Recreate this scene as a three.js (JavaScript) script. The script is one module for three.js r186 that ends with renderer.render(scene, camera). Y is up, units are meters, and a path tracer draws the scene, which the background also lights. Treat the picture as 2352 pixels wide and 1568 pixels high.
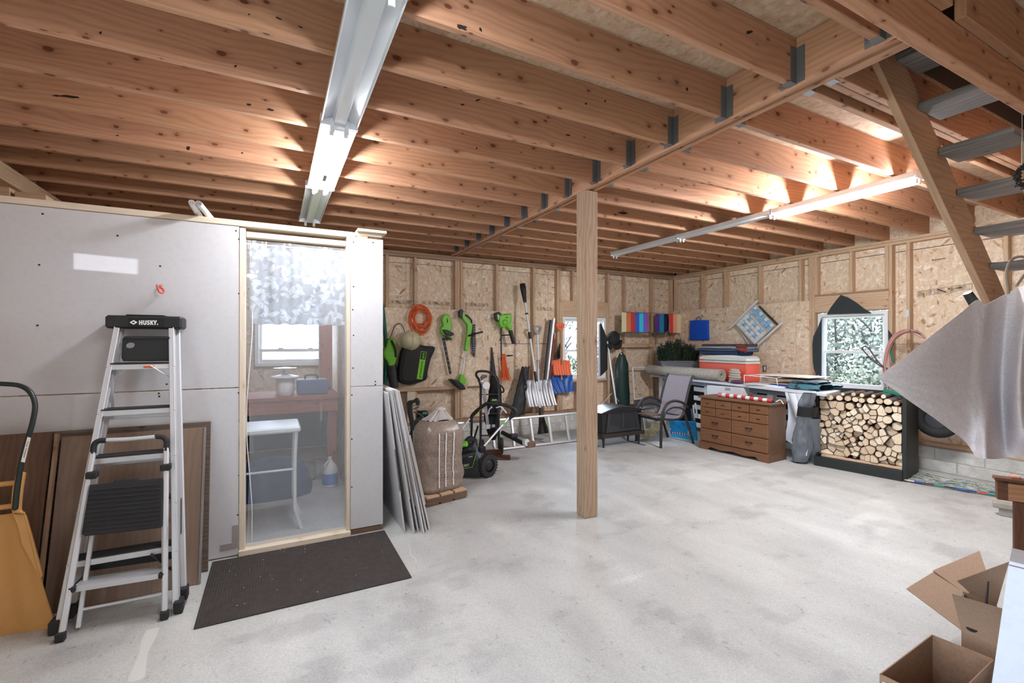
import * as THREE from 'three';
import { mergeGeometries, toCreasedNormals } from 'three/addons/utils/BufferGeometryUtils.js';
import { RectAreaLightUniformsLib } from 'three/addons/lights/RectAreaLightUniformsLib.js';

// ---------- camera, sky, sun, exposure ----------
const scene = new THREE.Scene();
const renderer = new THREE.WebGLRenderer({ antialias: true });
renderer.toneMapping = THREE.LinearToneMapping;
renderer.toneMappingExposure = 0.69;
renderer.shadowMap.enabled = true;
RectAreaLightUniformsLib.init();
const FW = 2352, FH = 1568, FOCAL = 1055, EYE = 1.5, YAW = 27.35 * Math.PI / 180, PITCH = 0.15 * Math.PI / 180;
const camera = new THREE.PerspectiveCamera(2 * Math.atan(FH / 2 / FOCAL) * 180 / Math.PI, FW / FH, 0.05, 200);
camera.position.set(0, EYE, 0);
camera.rotation.order = 'YXZ';
camera.rotation.set(PITCH, -YAW, 0);
camera.updateMatrixWorld();
scene.add(camera);
scene.background = new THREE.Color().setRGB(0.68, 0.84, 1.04);
scene.backgroundIntensity = 26;
const sun = new THREE.DirectionalLight(0xf0f3ff, 4.0);
sun.position.set(-7.2 - 0.96, 2.0 + 0.3, 6.5 - 3.757); sun.target.position.set(-0.96, 2.0, -3.757);
sun.castShadow = true; sun.shadow.mapSize.set(2048, 2048);
Object.assign(sun.shadow.camera, { left: -9, right: 9, top: 9, bottom: -9, near: 0.5, far: 40 });
scene.add(sun, sun.target);

// ---------- seeded random, noise ----------
function rng(seed) { let s = seed >>> 0; return () => { s = (s + 0x6D2B79F5) | 0; let t = Math.imul(s ^ (s >>> 15), 1 | s); t = (t + Math.imul(t ^ (t >>> 7), 61 | t)) ^ t; return ((t ^ (t >>> 14)) >>> 0) / 4294967296; }; }
const HT = (() => { const r = rng(77), a = new Float32Array(65536); for (let i = 0; i < 65536; i++) a[i] = r(); return a; })();
// value noise that wraps with period px, py
function vn(x, y, px, py, seed) {
  const xi = Math.floor(x), yi = Math.floor(y); let fx = x - xi, fy = y - yi; fx = fx * fx * (3 - 2 * fx); fy = fy * fy * (3 - 2 * fy);
  const x0 = ((xi % px) + px) % px, x1 = (x0 + 1) % px, y0 = ((yi % py) + py) % py, y1 = (y0 + 1) % py, k = seed * 7919;
  const h = (a, b) => HT[(a * 374761 + b * 668265 + k + ((a * b) ^ (a + 31 * b)) * 131) & 65535];
  const a = h(x0, y0), b = h(x1, y0), c = h(x0, y1), d = h(x1, y1);
  return a + (b - a) * fx + (c - a) * fy + (a - b - c + d) * fx * fy;
}
function fbm(u, v, fx, fy, oct, seed) { let s = 0, a = 0.5, t = 0; for (let i = 0; i < oct; i++) { s += a * vn(u * fx, v * fy, fx, fy, seed + i); t += a; a *= 0.55; fx *= 2; fy *= 2; } return s / t; }
const clamp = (x, a = 0, b = 1) => Math.min(b, Math.max(a, x));
const mix = (a, b, t) => a + (b - a) * t;
const smooth = (a, b, x) => { const t = clamp((x - a) / (b - a)); return t * t * (3 - 2 * t); };
const rad = d => d * Math.PI / 180;
const V = (x, y, z) => new THREE.Vector3(x, y, z);
const V2 = (x, y) => new THREE.Vector2(x, y);

// ---------- photo pixel -> direction -> point on a known plane ----------
const _rt = V(Math.cos(YAW), 0, Math.sin(YAW));
const _fw = V(Math.sin(YAW) * Math.cos(PITCH), Math.sin(PITCH), -Math.cos(YAW) * Math.cos(PITCH));
const _up = _rt.clone().cross(_fw);
function ray(px, py) { return _fw.clone().addScaledVector(_rt, (px - FW / 2) / FOCAL).addScaledVector(_up, -(py - FH / 2) / FOCAL); }
const onY = (px, py, y = 0) => { const r = ray(px, py); return r.multiplyScalar((y - EYE) / r.y).add(V(0, EYE, 0)); };
const onX = (px, py, x) => { const r = ray(px, py); return r.multiplyScalar(x / r.x).add(V(0, EYE, 0)); };
const onZ = (px, py, z) => { const r = ray(px, py); return r.multiplyScalar(z / r.z).add(V(0, EYE, 0)); };

// ---------- textures ----------
const lin = c => Math.round(255 * clamp(c <= 0.0031308 ? 12.92 * c : 1.055 * Math.pow(c, 1 / 2.4) - 0.055));
function dataTex(w, h, fn, srgb = true, metres = [1, 1]) {
  const d = new Uint8Array(w * h * 4);
  for (let j = 0; j < h; j++) for (let i = 0; i < w; i++) {
    const c = fn(i / w, j / h, i, j), o = (j * w + i) * 4;
    d[o] = clamp(c[0], 0, 255); d[o + 1] = clamp(c[1], 0, 255); d[o + 2] = clamp(c[2], 0, 255); d[o + 3] = c[3] === undefined ? 255 : c[3];
  }
  const t = new THREE.DataTexture(d, w, h, THREE.RGBAFormat);
  t.wrapS = t.wrapT = THREE.RepeatWrapping; t.magFilter = THREE.LinearFilter; t.minFilter = THREE.LinearMipmapLinearFilter; t.generateMipmaps = true;
  if (srgb) t.colorSpace = THREE.SRGBColorSpace;
  t.repeat.set(1 / metres[0], 1 / metres[1]); t.needsUpdate = true; return t;
}
function canvasTex(w, h, draw, metres = [1, 1], srgb = true) {
  const c = document.createElement('canvas'); c.width = w; c.height = h; draw(c.getContext('2d'), w, h);
  const t = new THREE.CanvasTexture(c); t.wrapS = t.wrapT = THREE.RepeatWrapping; if (srgb) t.colorSpace = THREE.SRGBColorSpace;
  t.repeat.set(1 / metres[0], 1 / metres[1]); return t;
}
// sawn softwood: u runs along the grain (2.4 m), v across (0.3 m)
function woodTex(seed, base, dark, knots, contrast = 1) {
  const r = rng(seed), K = []; for (let i = 0; i < knots; i++) K.push([r(), r(), 0.0035 + r() * r() * 0.013, r() < 0.5 ? 0.55 : 1.1]);
  return dataTex(1024, 192, (u, v) => {
    let warp = fbm(u, v, 4, 2, 3, seed) * 0.35, kd = 0;
    for (const [kx, ky, kr, ks] of K) {
      let dx = Math.abs(u - kx); dx = Math.min(dx, 1 - dx) * 2.4; let dy = Math.abs(v - ky); dy = Math.min(dy, 1 - dy) * 0.3;
      const q = Math.hypot(dx * 0.6, dy) / kr; if (q < 6) { warp += 0.12 * Math.exp(-q * 0.7); kd = Math.max(kd, ks * (1 - smooth(0.55, 1.15, q)) + 0.18 * (1 - smooth(1, 3.2, q))); }
    }
    const g = 0.5 + 0.5 * Math.sin((v + warp) * 2 * Math.PI * 9 + fbm(u, v, 3, 3, 2, seed + 5) * 6);
    const f = vn(u * 48, v * 96, 48, 96, seed + 9), f2 = vn(u * 12, v * 160, 12, 160, seed + 11), bl = fbm(u, v, 6, 3, 3, seed + 21);
    let t = contrast * (0.30 * g * g + 0.22 * f + 0.2 * f2 + 0.45 * (bl - 0.35));
    t = clamp(t, 0, 1) * 0.75 + kd * 0.9; t = clamp(t);
    return [mix(base[0], dark[0], t), mix(base[1], dark[1], t), mix(base[2], dark[2], t)];
  }, true, [2.4, 0.3]);
}
function osbTex(seed, tones, n) {
  return canvasTex(1024, 1024, (g, w, h) => {
    const r = rng(seed); g.fillStyle = tones[0]; g.fillRect(0, 0, w, h);
    for (let i = 0; i < n; i++) {
      const x = r() * w, y = r() * h, big = r() < 0.3, acc = r() < 0.035, L = big ? 50 + r() * 70 : 20 + r() * 50, W = big ? 12 + r() * 26 : 5 + r() * 16, a = (r() - 0.5) * Math.PI * 1.2;
      g.globalAlpha = acc ? 0.75 : 0.10 + r() * 0.26; g.fillStyle = tones[acc ? (r() < 0.55 ? 6 : 7) % tones.length : Math.floor(r() * (tones.length - 1))];
      for (const ox of [-w, 0, w]) for (const oy of [-h, 0, h]) {
        if (x + ox < -90 || x + ox > w + 90 || y + oy < -90 || y + oy > h + 90) continue;
        g.save(); g.translate(x + ox, y + oy); g.rotate(a); g.beginPath(); g.moveTo(-L / 2, -W * 0.4); g.lineTo(L * 0.2, -W / 2); g.lineTo(L / 2, W * 0.1); g.lineTo(L * 0.1, W / 2); g.lineTo(-L * 0.45, W * 0.3); g.fill(); g.restore();
      }
    }
    g.globalAlpha = 1;
  }, [1.22, 1.22]);
}
const noiseTex = (seed, base, amp, fx, oct, metres, sz = 512) => dataTex(sz, sz, (u, v) => { const n = fbm(u, v, fx, fx, oct, seed) - 0.5, m = HT[(Math.floor(u * sz) * 733 + Math.floor(v * sz) * 9241 + seed) & 65535] - 0.5; const k = 1 + amp * n * 2 + amp * 0.35 * m; return [base[0] * k, base[1] * k, base[2] * k]; }, true, metres);
const bumpTex = (seed, fx, oct, metres, sz = 256) => dataTex(sz, sz, (u, v) => { const n = 255 * fbm(u, v, fx, fx, oct, seed); return [n, n, n]; }, false, metres);

const TX = {};
TX.joist = woodTex(11, [222, 186, 154], [120, 78, 56], 24, 0.58);
TX.stud = woodTex(23, [236, 210, 180], [168, 124, 92], 12, 0.8);
TX.pale = woodTex(31, [238, 227, 210], [203, 182, 156], 9, 0.7);
TX.post = woodTex(41, [208, 182, 156], [126, 97, 75], 9, 0.9);
TX.dark = woodTex(53, [132, 106, 86], [64, 46, 36], 8, 0.9);
TX.grey = woodTex(59, [150, 146, 145], [70, 66, 66], 6, 1.1);
TX.osb = osbTex(5, ['#dcc4a8', '#e6d3b8', '#d0b292', '#efe2ce', '#c6a384', '#e0caae', '#f7eee0', '#9c704a'], 5200);
TX.osbDull = osbTex(6, ['#cbae94', '#d6bda4', '#b49070', '#e0ceb8', '#a68464', '#cfb398'], 4600);
TX.fine = noiseTex(3, [255, 255, 255], 0.028, 32, 3, [0.6, 0.6]);
TX.grain = bumpTex(4, 64, 2, [0.25, 0.25]);
TX.block = noiseTex(8, [205, 203, 196], 0.14, 10, 5, [0.8, 0.8]);
TX.blockB = bumpTex(9, 40, 3, [0.4, 0.4]);

// ---------- materials ----------
const std = (o) => new THREE.MeshStandardMaterial({ roughness: 0.8, ...o });
const lc = (r, g, b) => new THREE.Color().setRGB(r, g, b);
const solid = (r, g, b, rough = 0.7, metal = 0, x = {}) => std({ color: lc(r, g, b), roughness: rough, metalness: metal, ...x });
const M = {
  joist: [1.0, 0.88, 0.94].map((k, i) => std({ map: TX.joist, color: lc(0.86 * k, 0.71 * k, 0.655 * k * (1 - i * 0.03)) })),
  stud: std({ map: TX.stud, color: lc(0.78, 0.75, 0.72) }),
  pale: std({ map: TX.pale, color: lc(0.95, 0.93, 0.9) }),
  post: std({ map: TX.post, color: lc(0.84, 0.83, 0.82), bumpMap: TX.grain, bumpScale: 0.001 }),
  darkWood: std({ map: TX.dark }), greyWood: std({ map: TX.grey }), plate: std({ map: TX.stud, color: lc(0.5, 0.45, 0.42) }),
  osb: std({ map: TX.osb, color: lc(1.0, 1.0, 1.0) }), osbDull: std({ map: TX.osbDull }),
  steel: solid(0.55, 0.57, 0.6, 0.45, 0.8), steelDark: solid(0.06, 0.065, 0.075, 0.5, 0.6), galv: solid(0.62, 0.65, 0.68, 0.45, 0.6),
  block: std({ map: TX.block, bumpMap: TX.blockB, bumpScale: 0.004, roughness: 0.95 }), mortar: solid(0.42, 0.41, 0.39, 0.95),
  drywall: std({ map: TX.fine, color: lc(0.64, 0.635, 0.65), roughness: 0.92 }),
  alu: solid(0.75, 0.76, 0.78, 0.42, 0.85), aluDull: solid(0.66, 0.67, 0.7, 0.55, 0.55),
  black: solid(0.012, 0.012, 0.013, 0.5), rubber: solid(0.018, 0.018, 0.019, 0.75), white: solid(0.8, 0.8, 0.8, 0.45), whiteMetal: solid(0.72, 0.74, 0.77, 0.4),
  green: solid(0.16, 0.52, 0.03, 0.4), vinyl: solid(0.82, 0.83, 0.84, 0.4), nail: solid(0.05, 0.04, 0.04, 0.5, 0.6)
};
const glass = new THREE.MeshPhysicalMaterial({ color: 0xffffff, transmission: 1, thickness: 0, roughness: 0, ior: 1.5 });

// ---------- geometry ----------
// flat uv in metres, u along the given axis
function muv(geo, axis = 0, off = [0, 0]) {
  const g = geo.index ? geo.toNonIndexed() : geo, p = g.attributes.position, n = p.count, uv = new Float32Array(n * 2), a = V(), b = V(), c = V();
  for (let i = 0; i < n; i += 3) {
    a.fromBufferAttribute(p, i); b.fromBufferAttribute(p, i + 1); c.fromBufferAttribute(p, i + 2);
    const nn = b.clone().sub(a).cross(c.clone().sub(a)), k = [Math.abs(nn.x), Math.abs(nn.y), Math.abs(nn.z)];
    const d = k[0] >= k[1] && k[0] >= k[2] ? 0 : k[1] >= k[2] ? 1 : 2; let o = [0, 1, 2].filter(q => q !== d); if (o[1] === axis) o = [o[1], o[0]];
    [a, b, c].forEach((q, j) => { uv[(i + j) * 2] = q.getComponent(o[0]) + off[0]; uv[(i + j) * 2 + 1] = q.getComponent(o[1]) + off[1]; });
  }
  g.setAttribute('uv', new THREE.BufferAttribute(uv, 2)); return g;
}
let _seq = 0; const jit = () => { _seq++; return [(_seq * 0.7548) % 2.4, (_seq * 0.569) % 0.3]; };
function boxG(x0, x1, y0, y1, z0, z1, ch = 0) {
  const sx = x1 - x0, sy = y1 - y0, sz = z1 - z0; let g;
  const axis = sx >= sy && sx >= sz ? 0 : sy >= sz ? 1 : 2;
  if (!ch) { g = new THREE.BoxGeometry(sx, sy, sz); } else {
    ch = Math.min(ch, sx * 0.45, sy * 0.45, sz * 0.45);
    const h = [sx / 2, sy / 2, sz / 2], pts = [], S = [-1, 1], tri = [];
    const P = (d, s) => { const r = s.map((q, i) => q * (h[i] - (i === d ? 0 : ch))); return r; };
    const quad = (a, b, c, e) => { tri.push(a, b, c, a, c, e); };
    const addF = (poly) => { const c = [0, 1, 2].map(i => poly.reduce((q, v) => q + v[i], 0) / poly.length); const A = V(...poly[0]), B = V(...poly[1]), C = V(...poly[2]); const nn = B.clone().sub(A).cross(C.clone().sub(A)); if (nn.dot(V(...c)) < 0) poly.reverse(); for (let i = 1; i < poly.length - 1; i++) tri.push(poly[0], poly[i], poly[i + 1]); };
    for (let d = 0; d < 3; d++) for (const s of S) { const [e, f] = [0, 1, 2].filter(q => q !== d), m = (u, v) => { const k = [0, 0, 0]; k[d] = s; k[e] = u; k[f] = v; return P(d, k); }; addF([m(-1, -1), m(1, -1), m(1, 1), m(-1, 1)]); }
    for (let d = 0; d < 3; d++) { const [e, f] = [0, 1, 2].filter(q => q !== d); for (const a of S) for (const b of S) { const m = (face, w) => { const k = [0, 0, 0]; k[d] = w; k[e] = a; k[f] = b; return P(face, k); }; addF([m(e, -1), m(e, 1), m(f, 1), m(f, -1)]); } }
    for (const a of S) for (const b of S) for (const c of S) addF([0, 1, 2].map(d => P(d, [a, b, c])));
    g = new THREE.BufferGeometry(); g.setAttribute('position', new THREE.Float32BufferAttribute(tri.flat(), 3)); g.computeVertexNormals();
  }
  g = muv(g, axis, jit()); g.translate((x0 + x1) / 2, (y0 + y1) / 2, (z0 + z1) / 2); return g;
}
const cbox = (cx, cy, cz, sx, sy, sz, ch = 0) => boxG(cx - sx / 2, cx + sx / 2, cy - sy / 2, cy + sy / 2, cz - sz / 2, cz + sz / 2, ch);
// box whose long axis (local x) runs from a to b; w is its size along "side", t the third
function beamG(a, b, w, t, up = V(0, 1, 0), ch = 0.003) {
  const d = b.clone().sub(a), L = d.length(); d.normalize(); let s = up.clone().cross(d); if (s.lengthSq() < 1e-6) s = V(1, 0, 0).cross(d); s.normalize(); const u = d.clone().cross(s);
  const g = cbox(0, 0, 0, L, w, t, ch); const m = new THREE.Matrix4().makeBasis(d, u, d.clone().cross(u)); m.setPosition(a.clone().add(b).multiplyScalar(0.5)); g.applyMatrix4(m); return g;
}
function rod(a, b, r, r2 = r, seg = 10, open = false) {
  const d = b.clone().sub(a), L = d.length(), g = new THREE.CylinderGeometry(r2, r, L, seg, 1, open);
  g.applyQuaternion(new THREE.Quaternion().setFromUnitVectors(V(0, 1, 0), d.normalize())); g.translate((a.x + b.x) / 2, (a.y + b.y) / 2, (a.z + b.z) / 2); return g;
}
function tubeG(pts, r, n = 40, seg = 8, closed = false, tension = 0.5) {
  const cv = new THREE.CatmullRomCurve3(pts, closed, tension < 0 ? 'centripetal' : 'catmullrom', Math.abs(tension)); const g = new THREE.TubeGeometry(cv, n, r, seg, closed);
  if (closed) return g; const caps = [0, 1].map(t => { const s = new THREE.SphereGeometry(r, seg, 6); const q = cv.getPointAt(t); s.translate(q.x, q.y, q.z); return s; }); return join([g, ...caps]);
}
function barsG(pts, r, seg = 8) { const l = []; for (let i = 0; i < pts.length - 1; i++) l.push(rod(pts[i], pts[i + 1], r, r, seg)); for (let i = 1; i < pts.length - 1; i++) { const s = new THREE.SphereGeometry(r, seg, 6); s.translate(pts[i].x, pts[i].y, pts[i].z); l.push(s); } return join(l); }
function join(list) {
  const L = list.map(g => { const q = g.index ? g.toNonIndexed() : g.clone(); for (const k of Object.keys(q.attributes)) if (!['position', 'normal', 'uv'].includes(k)) q.deleteAttribute(k); if (!q.attributes.uv) q.setAttribute('uv', new THREE.Float32BufferAttribute(new Float32Array(q.attributes.position.count * 2), 2)); q.morphAttributes = {}; return q; });
  return mergeGeometries(L, false);
}
// outline (list of [x, y]) pulled out by depth along +z, edges rounded by bevel
function extG(pts, depth, bevel = 0, holes = [], curve = 0) {
  let s; if (curve) { const c = new THREE.SplineCurve(pts.map(p => V2(...p)).concat([V2(...pts[0])])); s = new THREE.Shape(c.getPoints(curve)); } else s = new THREE.Shape(pts.map(p => V2(...p)));
  for (const h of holes) s.holes.push(new THREE.Path(h.map(p => V2(...p))));
  const g = new THREE.ExtrudeGeometry(s, { depth: Math.max(depth - 2 * bevel, 0.0005), bevelEnabled: bevel > 0, bevelThickness: bevel, bevelSize: bevel, bevelOffset: -bevel, bevelSegments: bevel > 0 ? 2 : 0, curveSegments: 10, steps: 1 });
  if (bevel > 0) g.translate(0, 0, bevel); return g;
}
const latheG = (pts, seg = 24) => new THREE.LatheGeometry(pts.map(p => V2(...p)), seg);
const sphereG = (x, y, z, rx, ry = rx, rz = rx, a = 16, b = 10) => { const g = new THREE.SphereGeometry(1, a, b); g.scale(rx, ry, rz); g.translate(x, y, z); return g; };
// grid surface from f(u, v) -> Vector3
function surfG(f, nu, nv, thick = 0) {
  const mk = (off) => { const pos = [], uv = [], idx = []; for (let j = 0; j <= nv; j++) for (let i = 0; i <= nu; i++) { const p = f(i / nu, j / nv); pos.push(p.x, p.y, p.z); uv.push(p.u ?? i / nu, p.v ?? j / nv); } for (let j = 0; j < nv; j++) for (let i = 0; i < nu; i++) { const a = j * (nu + 1) + i, b = a + 1, c = a + nu + 1, d = c + 1; idx.push(a, b, d, a, d, c); } const g = new THREE.BufferGeometry(); g.setAttribute('position', new THREE.Float32BufferAttribute(pos, 3)); g.setAttribute('uv', new THREE.Float32BufferAttribute(uv, 2)); g.setIndex(idx); g.computeVertexNormals(); return g; };
  const g = mk(); if (!thick) return g;
  const b = g.clone(), P = b.attributes.position, N = b.attributes.normal; for (let i = 0; i < P.count; i++) P.setXYZ(i, P.getX(i) - N.getX(i) * thick, P.getY(i) - N.getY(i) * thick, P.getZ(i) - N.getZ(i) * thick);
  const fi = Array.from(b.index.array); for (let i = 0; i < fi.length; i += 3) { const t = fi[i]; fi[i] = fi[i + 1]; fi[i + 1] = t; } b.setIndex(fi); for (let i = 0; i < N.count; i++) N.setXYZ(i, -N.getX(i), -N.getY(i), -N.getZ(i));
  // rim
  const rp = [], G = g.attributes.position, q = (k, src) => [src.getX(k), src.getY(k), src.getZ(k)], W = nu + 1, ring = []; for (let i = 0; i < nu; i++) ring.push(i); for (let j = 0; j < nv; j++) ring.push(j * W + nu); for (let i = nu; i > 0; i--) ring.push(nv * W + i); for (let j = nv; j > 0; j--) ring.push(j * W);
  for (let k = 0; k < ring.length; k++) { const a = ring[k], c = ring[(k + 1) % ring.length]; rp.push(...q(a, P), ...q(c, P), ...q(c, G), ...q(a, P), ...q(c, G), ...q(a, G)); }
  const rg = new THREE.BufferGeometry(); rg.setAttribute('position', new THREE.Float32BufferAttribute(rp, 3)); rg.computeVertexNormals();
  return join([g, b, rg]);
}
const tr = (g, x, y, z) => { g.translate(x, y, z); return g; };
const rotG = (g, ax, a) => { g['rotate' + ax.toUpperCase()](a); return g; };
const mat4 = (g, m) => { g.applyMatrix4(m); return g; };
// local frame: right, up, out at an origin -> Matrix4
function frame(o, right, up) { const r = right.clone().normalize(), n = r.clone().cross(up).normalize(), u = n.clone().cross(r); const m = new THREE.Matrix4().makeBasis(r, u, n); m.setPosition(o); return m; }

// ---------- things, parts, structure ----------
const used = {};
function numbered(n) { const k = used[n] = (used[n] ?? -1) + 1; return k ? n + '_' + String(k).padStart(3, '0') : n; }
function thing(name, label, category, group) { const o = new THREE.Group(); o.name = numbered(name); o.userData = { label, category }; if (group) o.userData.group = group; scene.add(o); return o; }
function struct(name, label) { const o = new THREE.Group(); o.name = name; o.userData = { kind: 'structure' }; if (label) { o.userData.label = label; } scene.add(o); return o; }
function part(name, geo, m, parent, label) { const o = new THREE.Mesh(Array.isArray(geo) ? join(geo) : geo, m); o.name = name; o.castShadow = o.receiveShadow = true; if (label) o.userData.label = label; parent.add(o); return o; }
// a thing that is one mesh
function single(name, geo, m, label, category, group) { const g = Array.isArray(geo) ? join(geo) : geo; g.computeBoundingBox(); const b = g.boundingBox, c = V((b.min.x + b.max.x) / 2, b.min.y, (b.min.z + b.max.z) / 2); g.translate(-c.x, -c.y, -c.z); const o = new THREE.Mesh(g, m); o.position.copy(c); o.name = numbered(name); o.castShadow = o.receiveShadow = true; o.userData = { label, category }; if (group) o.userData.group = group; scene.add(o); return o; }
function rebase() { for (const o of scene.children) if (o.isGroup && o.position.lengthSq() === 0 && o.children.length) { const b = new THREE.Box3().setFromObject(o); const c = V((b.min.x + b.max.x) / 2, b.min.y, (b.min.z + b.max.z) / 2); o.position.copy(c); for (const k of o.children) k.position.sub(c); } }
// ---------- the room ----------
const HB = 2.82, JH = 0.235, XR = 7.0, ZB = -6.6, XL = -1.85, ZF = 2.6, ZP = -3.757;   // joist bottoms, joist depth, walls, partition
// floor: one slab of trowelled concrete
{
  const r = rng(301), marks = []; for (let i = 0; i < 90; i++) marks.push([r(), r(), 0.002 + r() * r() * 0.012, r() * Math.PI, 1 + r() * 4, r()]);
  const lines = []; for (let i = 0; i < 26; i++) { const x = r(), y = r(), a = r() * Math.PI, l = 0.01 + r() * 0.06; lines.push([x, y, x + Math.cos(a) * l, y + Math.sin(a) * l, r()]); }
  const W = 2048, buf = new Float32Array(W * W);
  const seg = (x0, y0, x1, y1, w, s) => { const n = Math.ceil(Math.hypot(x1 - x0, y1 - y0) * W * 2); for (let k = 0; k <= n; k++) { const t = k / n, cx = (x0 + (x1 - x0) * t) * W + 2 * Math.sin(t * 9), cy = (y0 + (y1 - y0) * t) * W; for (let a = -w; a <= w; a++) for (let b = -w; b <= w; b++) { const i = Math.round(cx + a), j = Math.round(cy + b); if (i >= 0 && j >= 0 && i < W && j < W) buf[j * W + i] = Math.abs(s) > Math.abs(buf[j * W + i]) ? s : buf[j * W + i]; } } };
  for (const [x0, y0, x1, y1, s] of lines) seg(x0, y0, x1, y1, 0, s < 0.7 ? 0.12 : -0.12);
  const map = dataTex(W, W, (u, v, i, j) => {
    const a = fbm(u, v, 9, 9, 5, 60), b = fbm(u, v, 3, 3, 3, 71), st = fbm(u + 0.02 * a, v, 40, 14, 3, 83), f = HT[(i * 733 + j * 9241) & 65535] - 0.5, sp = vn(u * 420, v * 420, 420, 420, 90);
    let k = 0.80 + 0.11 * (a - 0.5) + 0.08 * (b - 0.5) + 0.14 * (st - 0.5) + 0.10 * f - (sp > 0.93 ? 0.09 : 0) + buf[j * W + i];
    const dk = smooth(0.58, 0.78, fbm(u, v, 26, 40, 4, 97)); k -= 0.06 * dk;
    const lt = smooth(0.62, 0.72, fbm(u, v, 7, 18, 4, 111)); k += 0.05 * lt;
    return [258 * k, 257 * k * (1 - 0.006 * dk), (250 + 8 * b) * k];
  }, true, [9, 9.4]);
  const g = struct('floor'); const slab = boxG(XL - 0.1, XR + 0.15, -0.12, 0, ZB - 0.15, ZF + 0.1); const p = slab.attributes.position, uv = slab.attributes.uv; for (let i = 0; i < p.count; i++) uv.setXY(i, p.getX(i) + 1.9, p.getZ(i) + 6.7);
  part('slab', slab, std({ map, color: lc(0.78, 0.785, 0.78), roughness: 0.55, bumpMap: TX.grain, bumpScale: 0.0006 }), g);
  // chalky spill and hairline scratches on the slab
  const spill = M.spill = std({ color: lc(0.80, 0.79, 0.76), roughness: 0.9, transparent: true, opacity: 0.75 });
  const sp = (pts, w) => { const o = []; pts.forEach(([x, y], i) => { const q = onY(x, y, 0); o.push([q.x, -q.z, w * (0.6 + 0.8 * HT[(i * 977 + 13) & 65535])]); }); const L = o.map(([x, z, w]) => [x - w, z]), R = o.slice().reverse().map(([x, z, w]) => [x + w, z]); const s = extG(L.concat(R), 0.0012, 0, [], 60); s.rotateX(-Math.PI / 2); return s; };
  part('chalk_spill', [sp([[350, 1445], [338, 1475], [330, 1500], [322, 1525], [312, 1560]], 0.024)], spill, g, 'pale chalky spill on the concrete');
}
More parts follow.
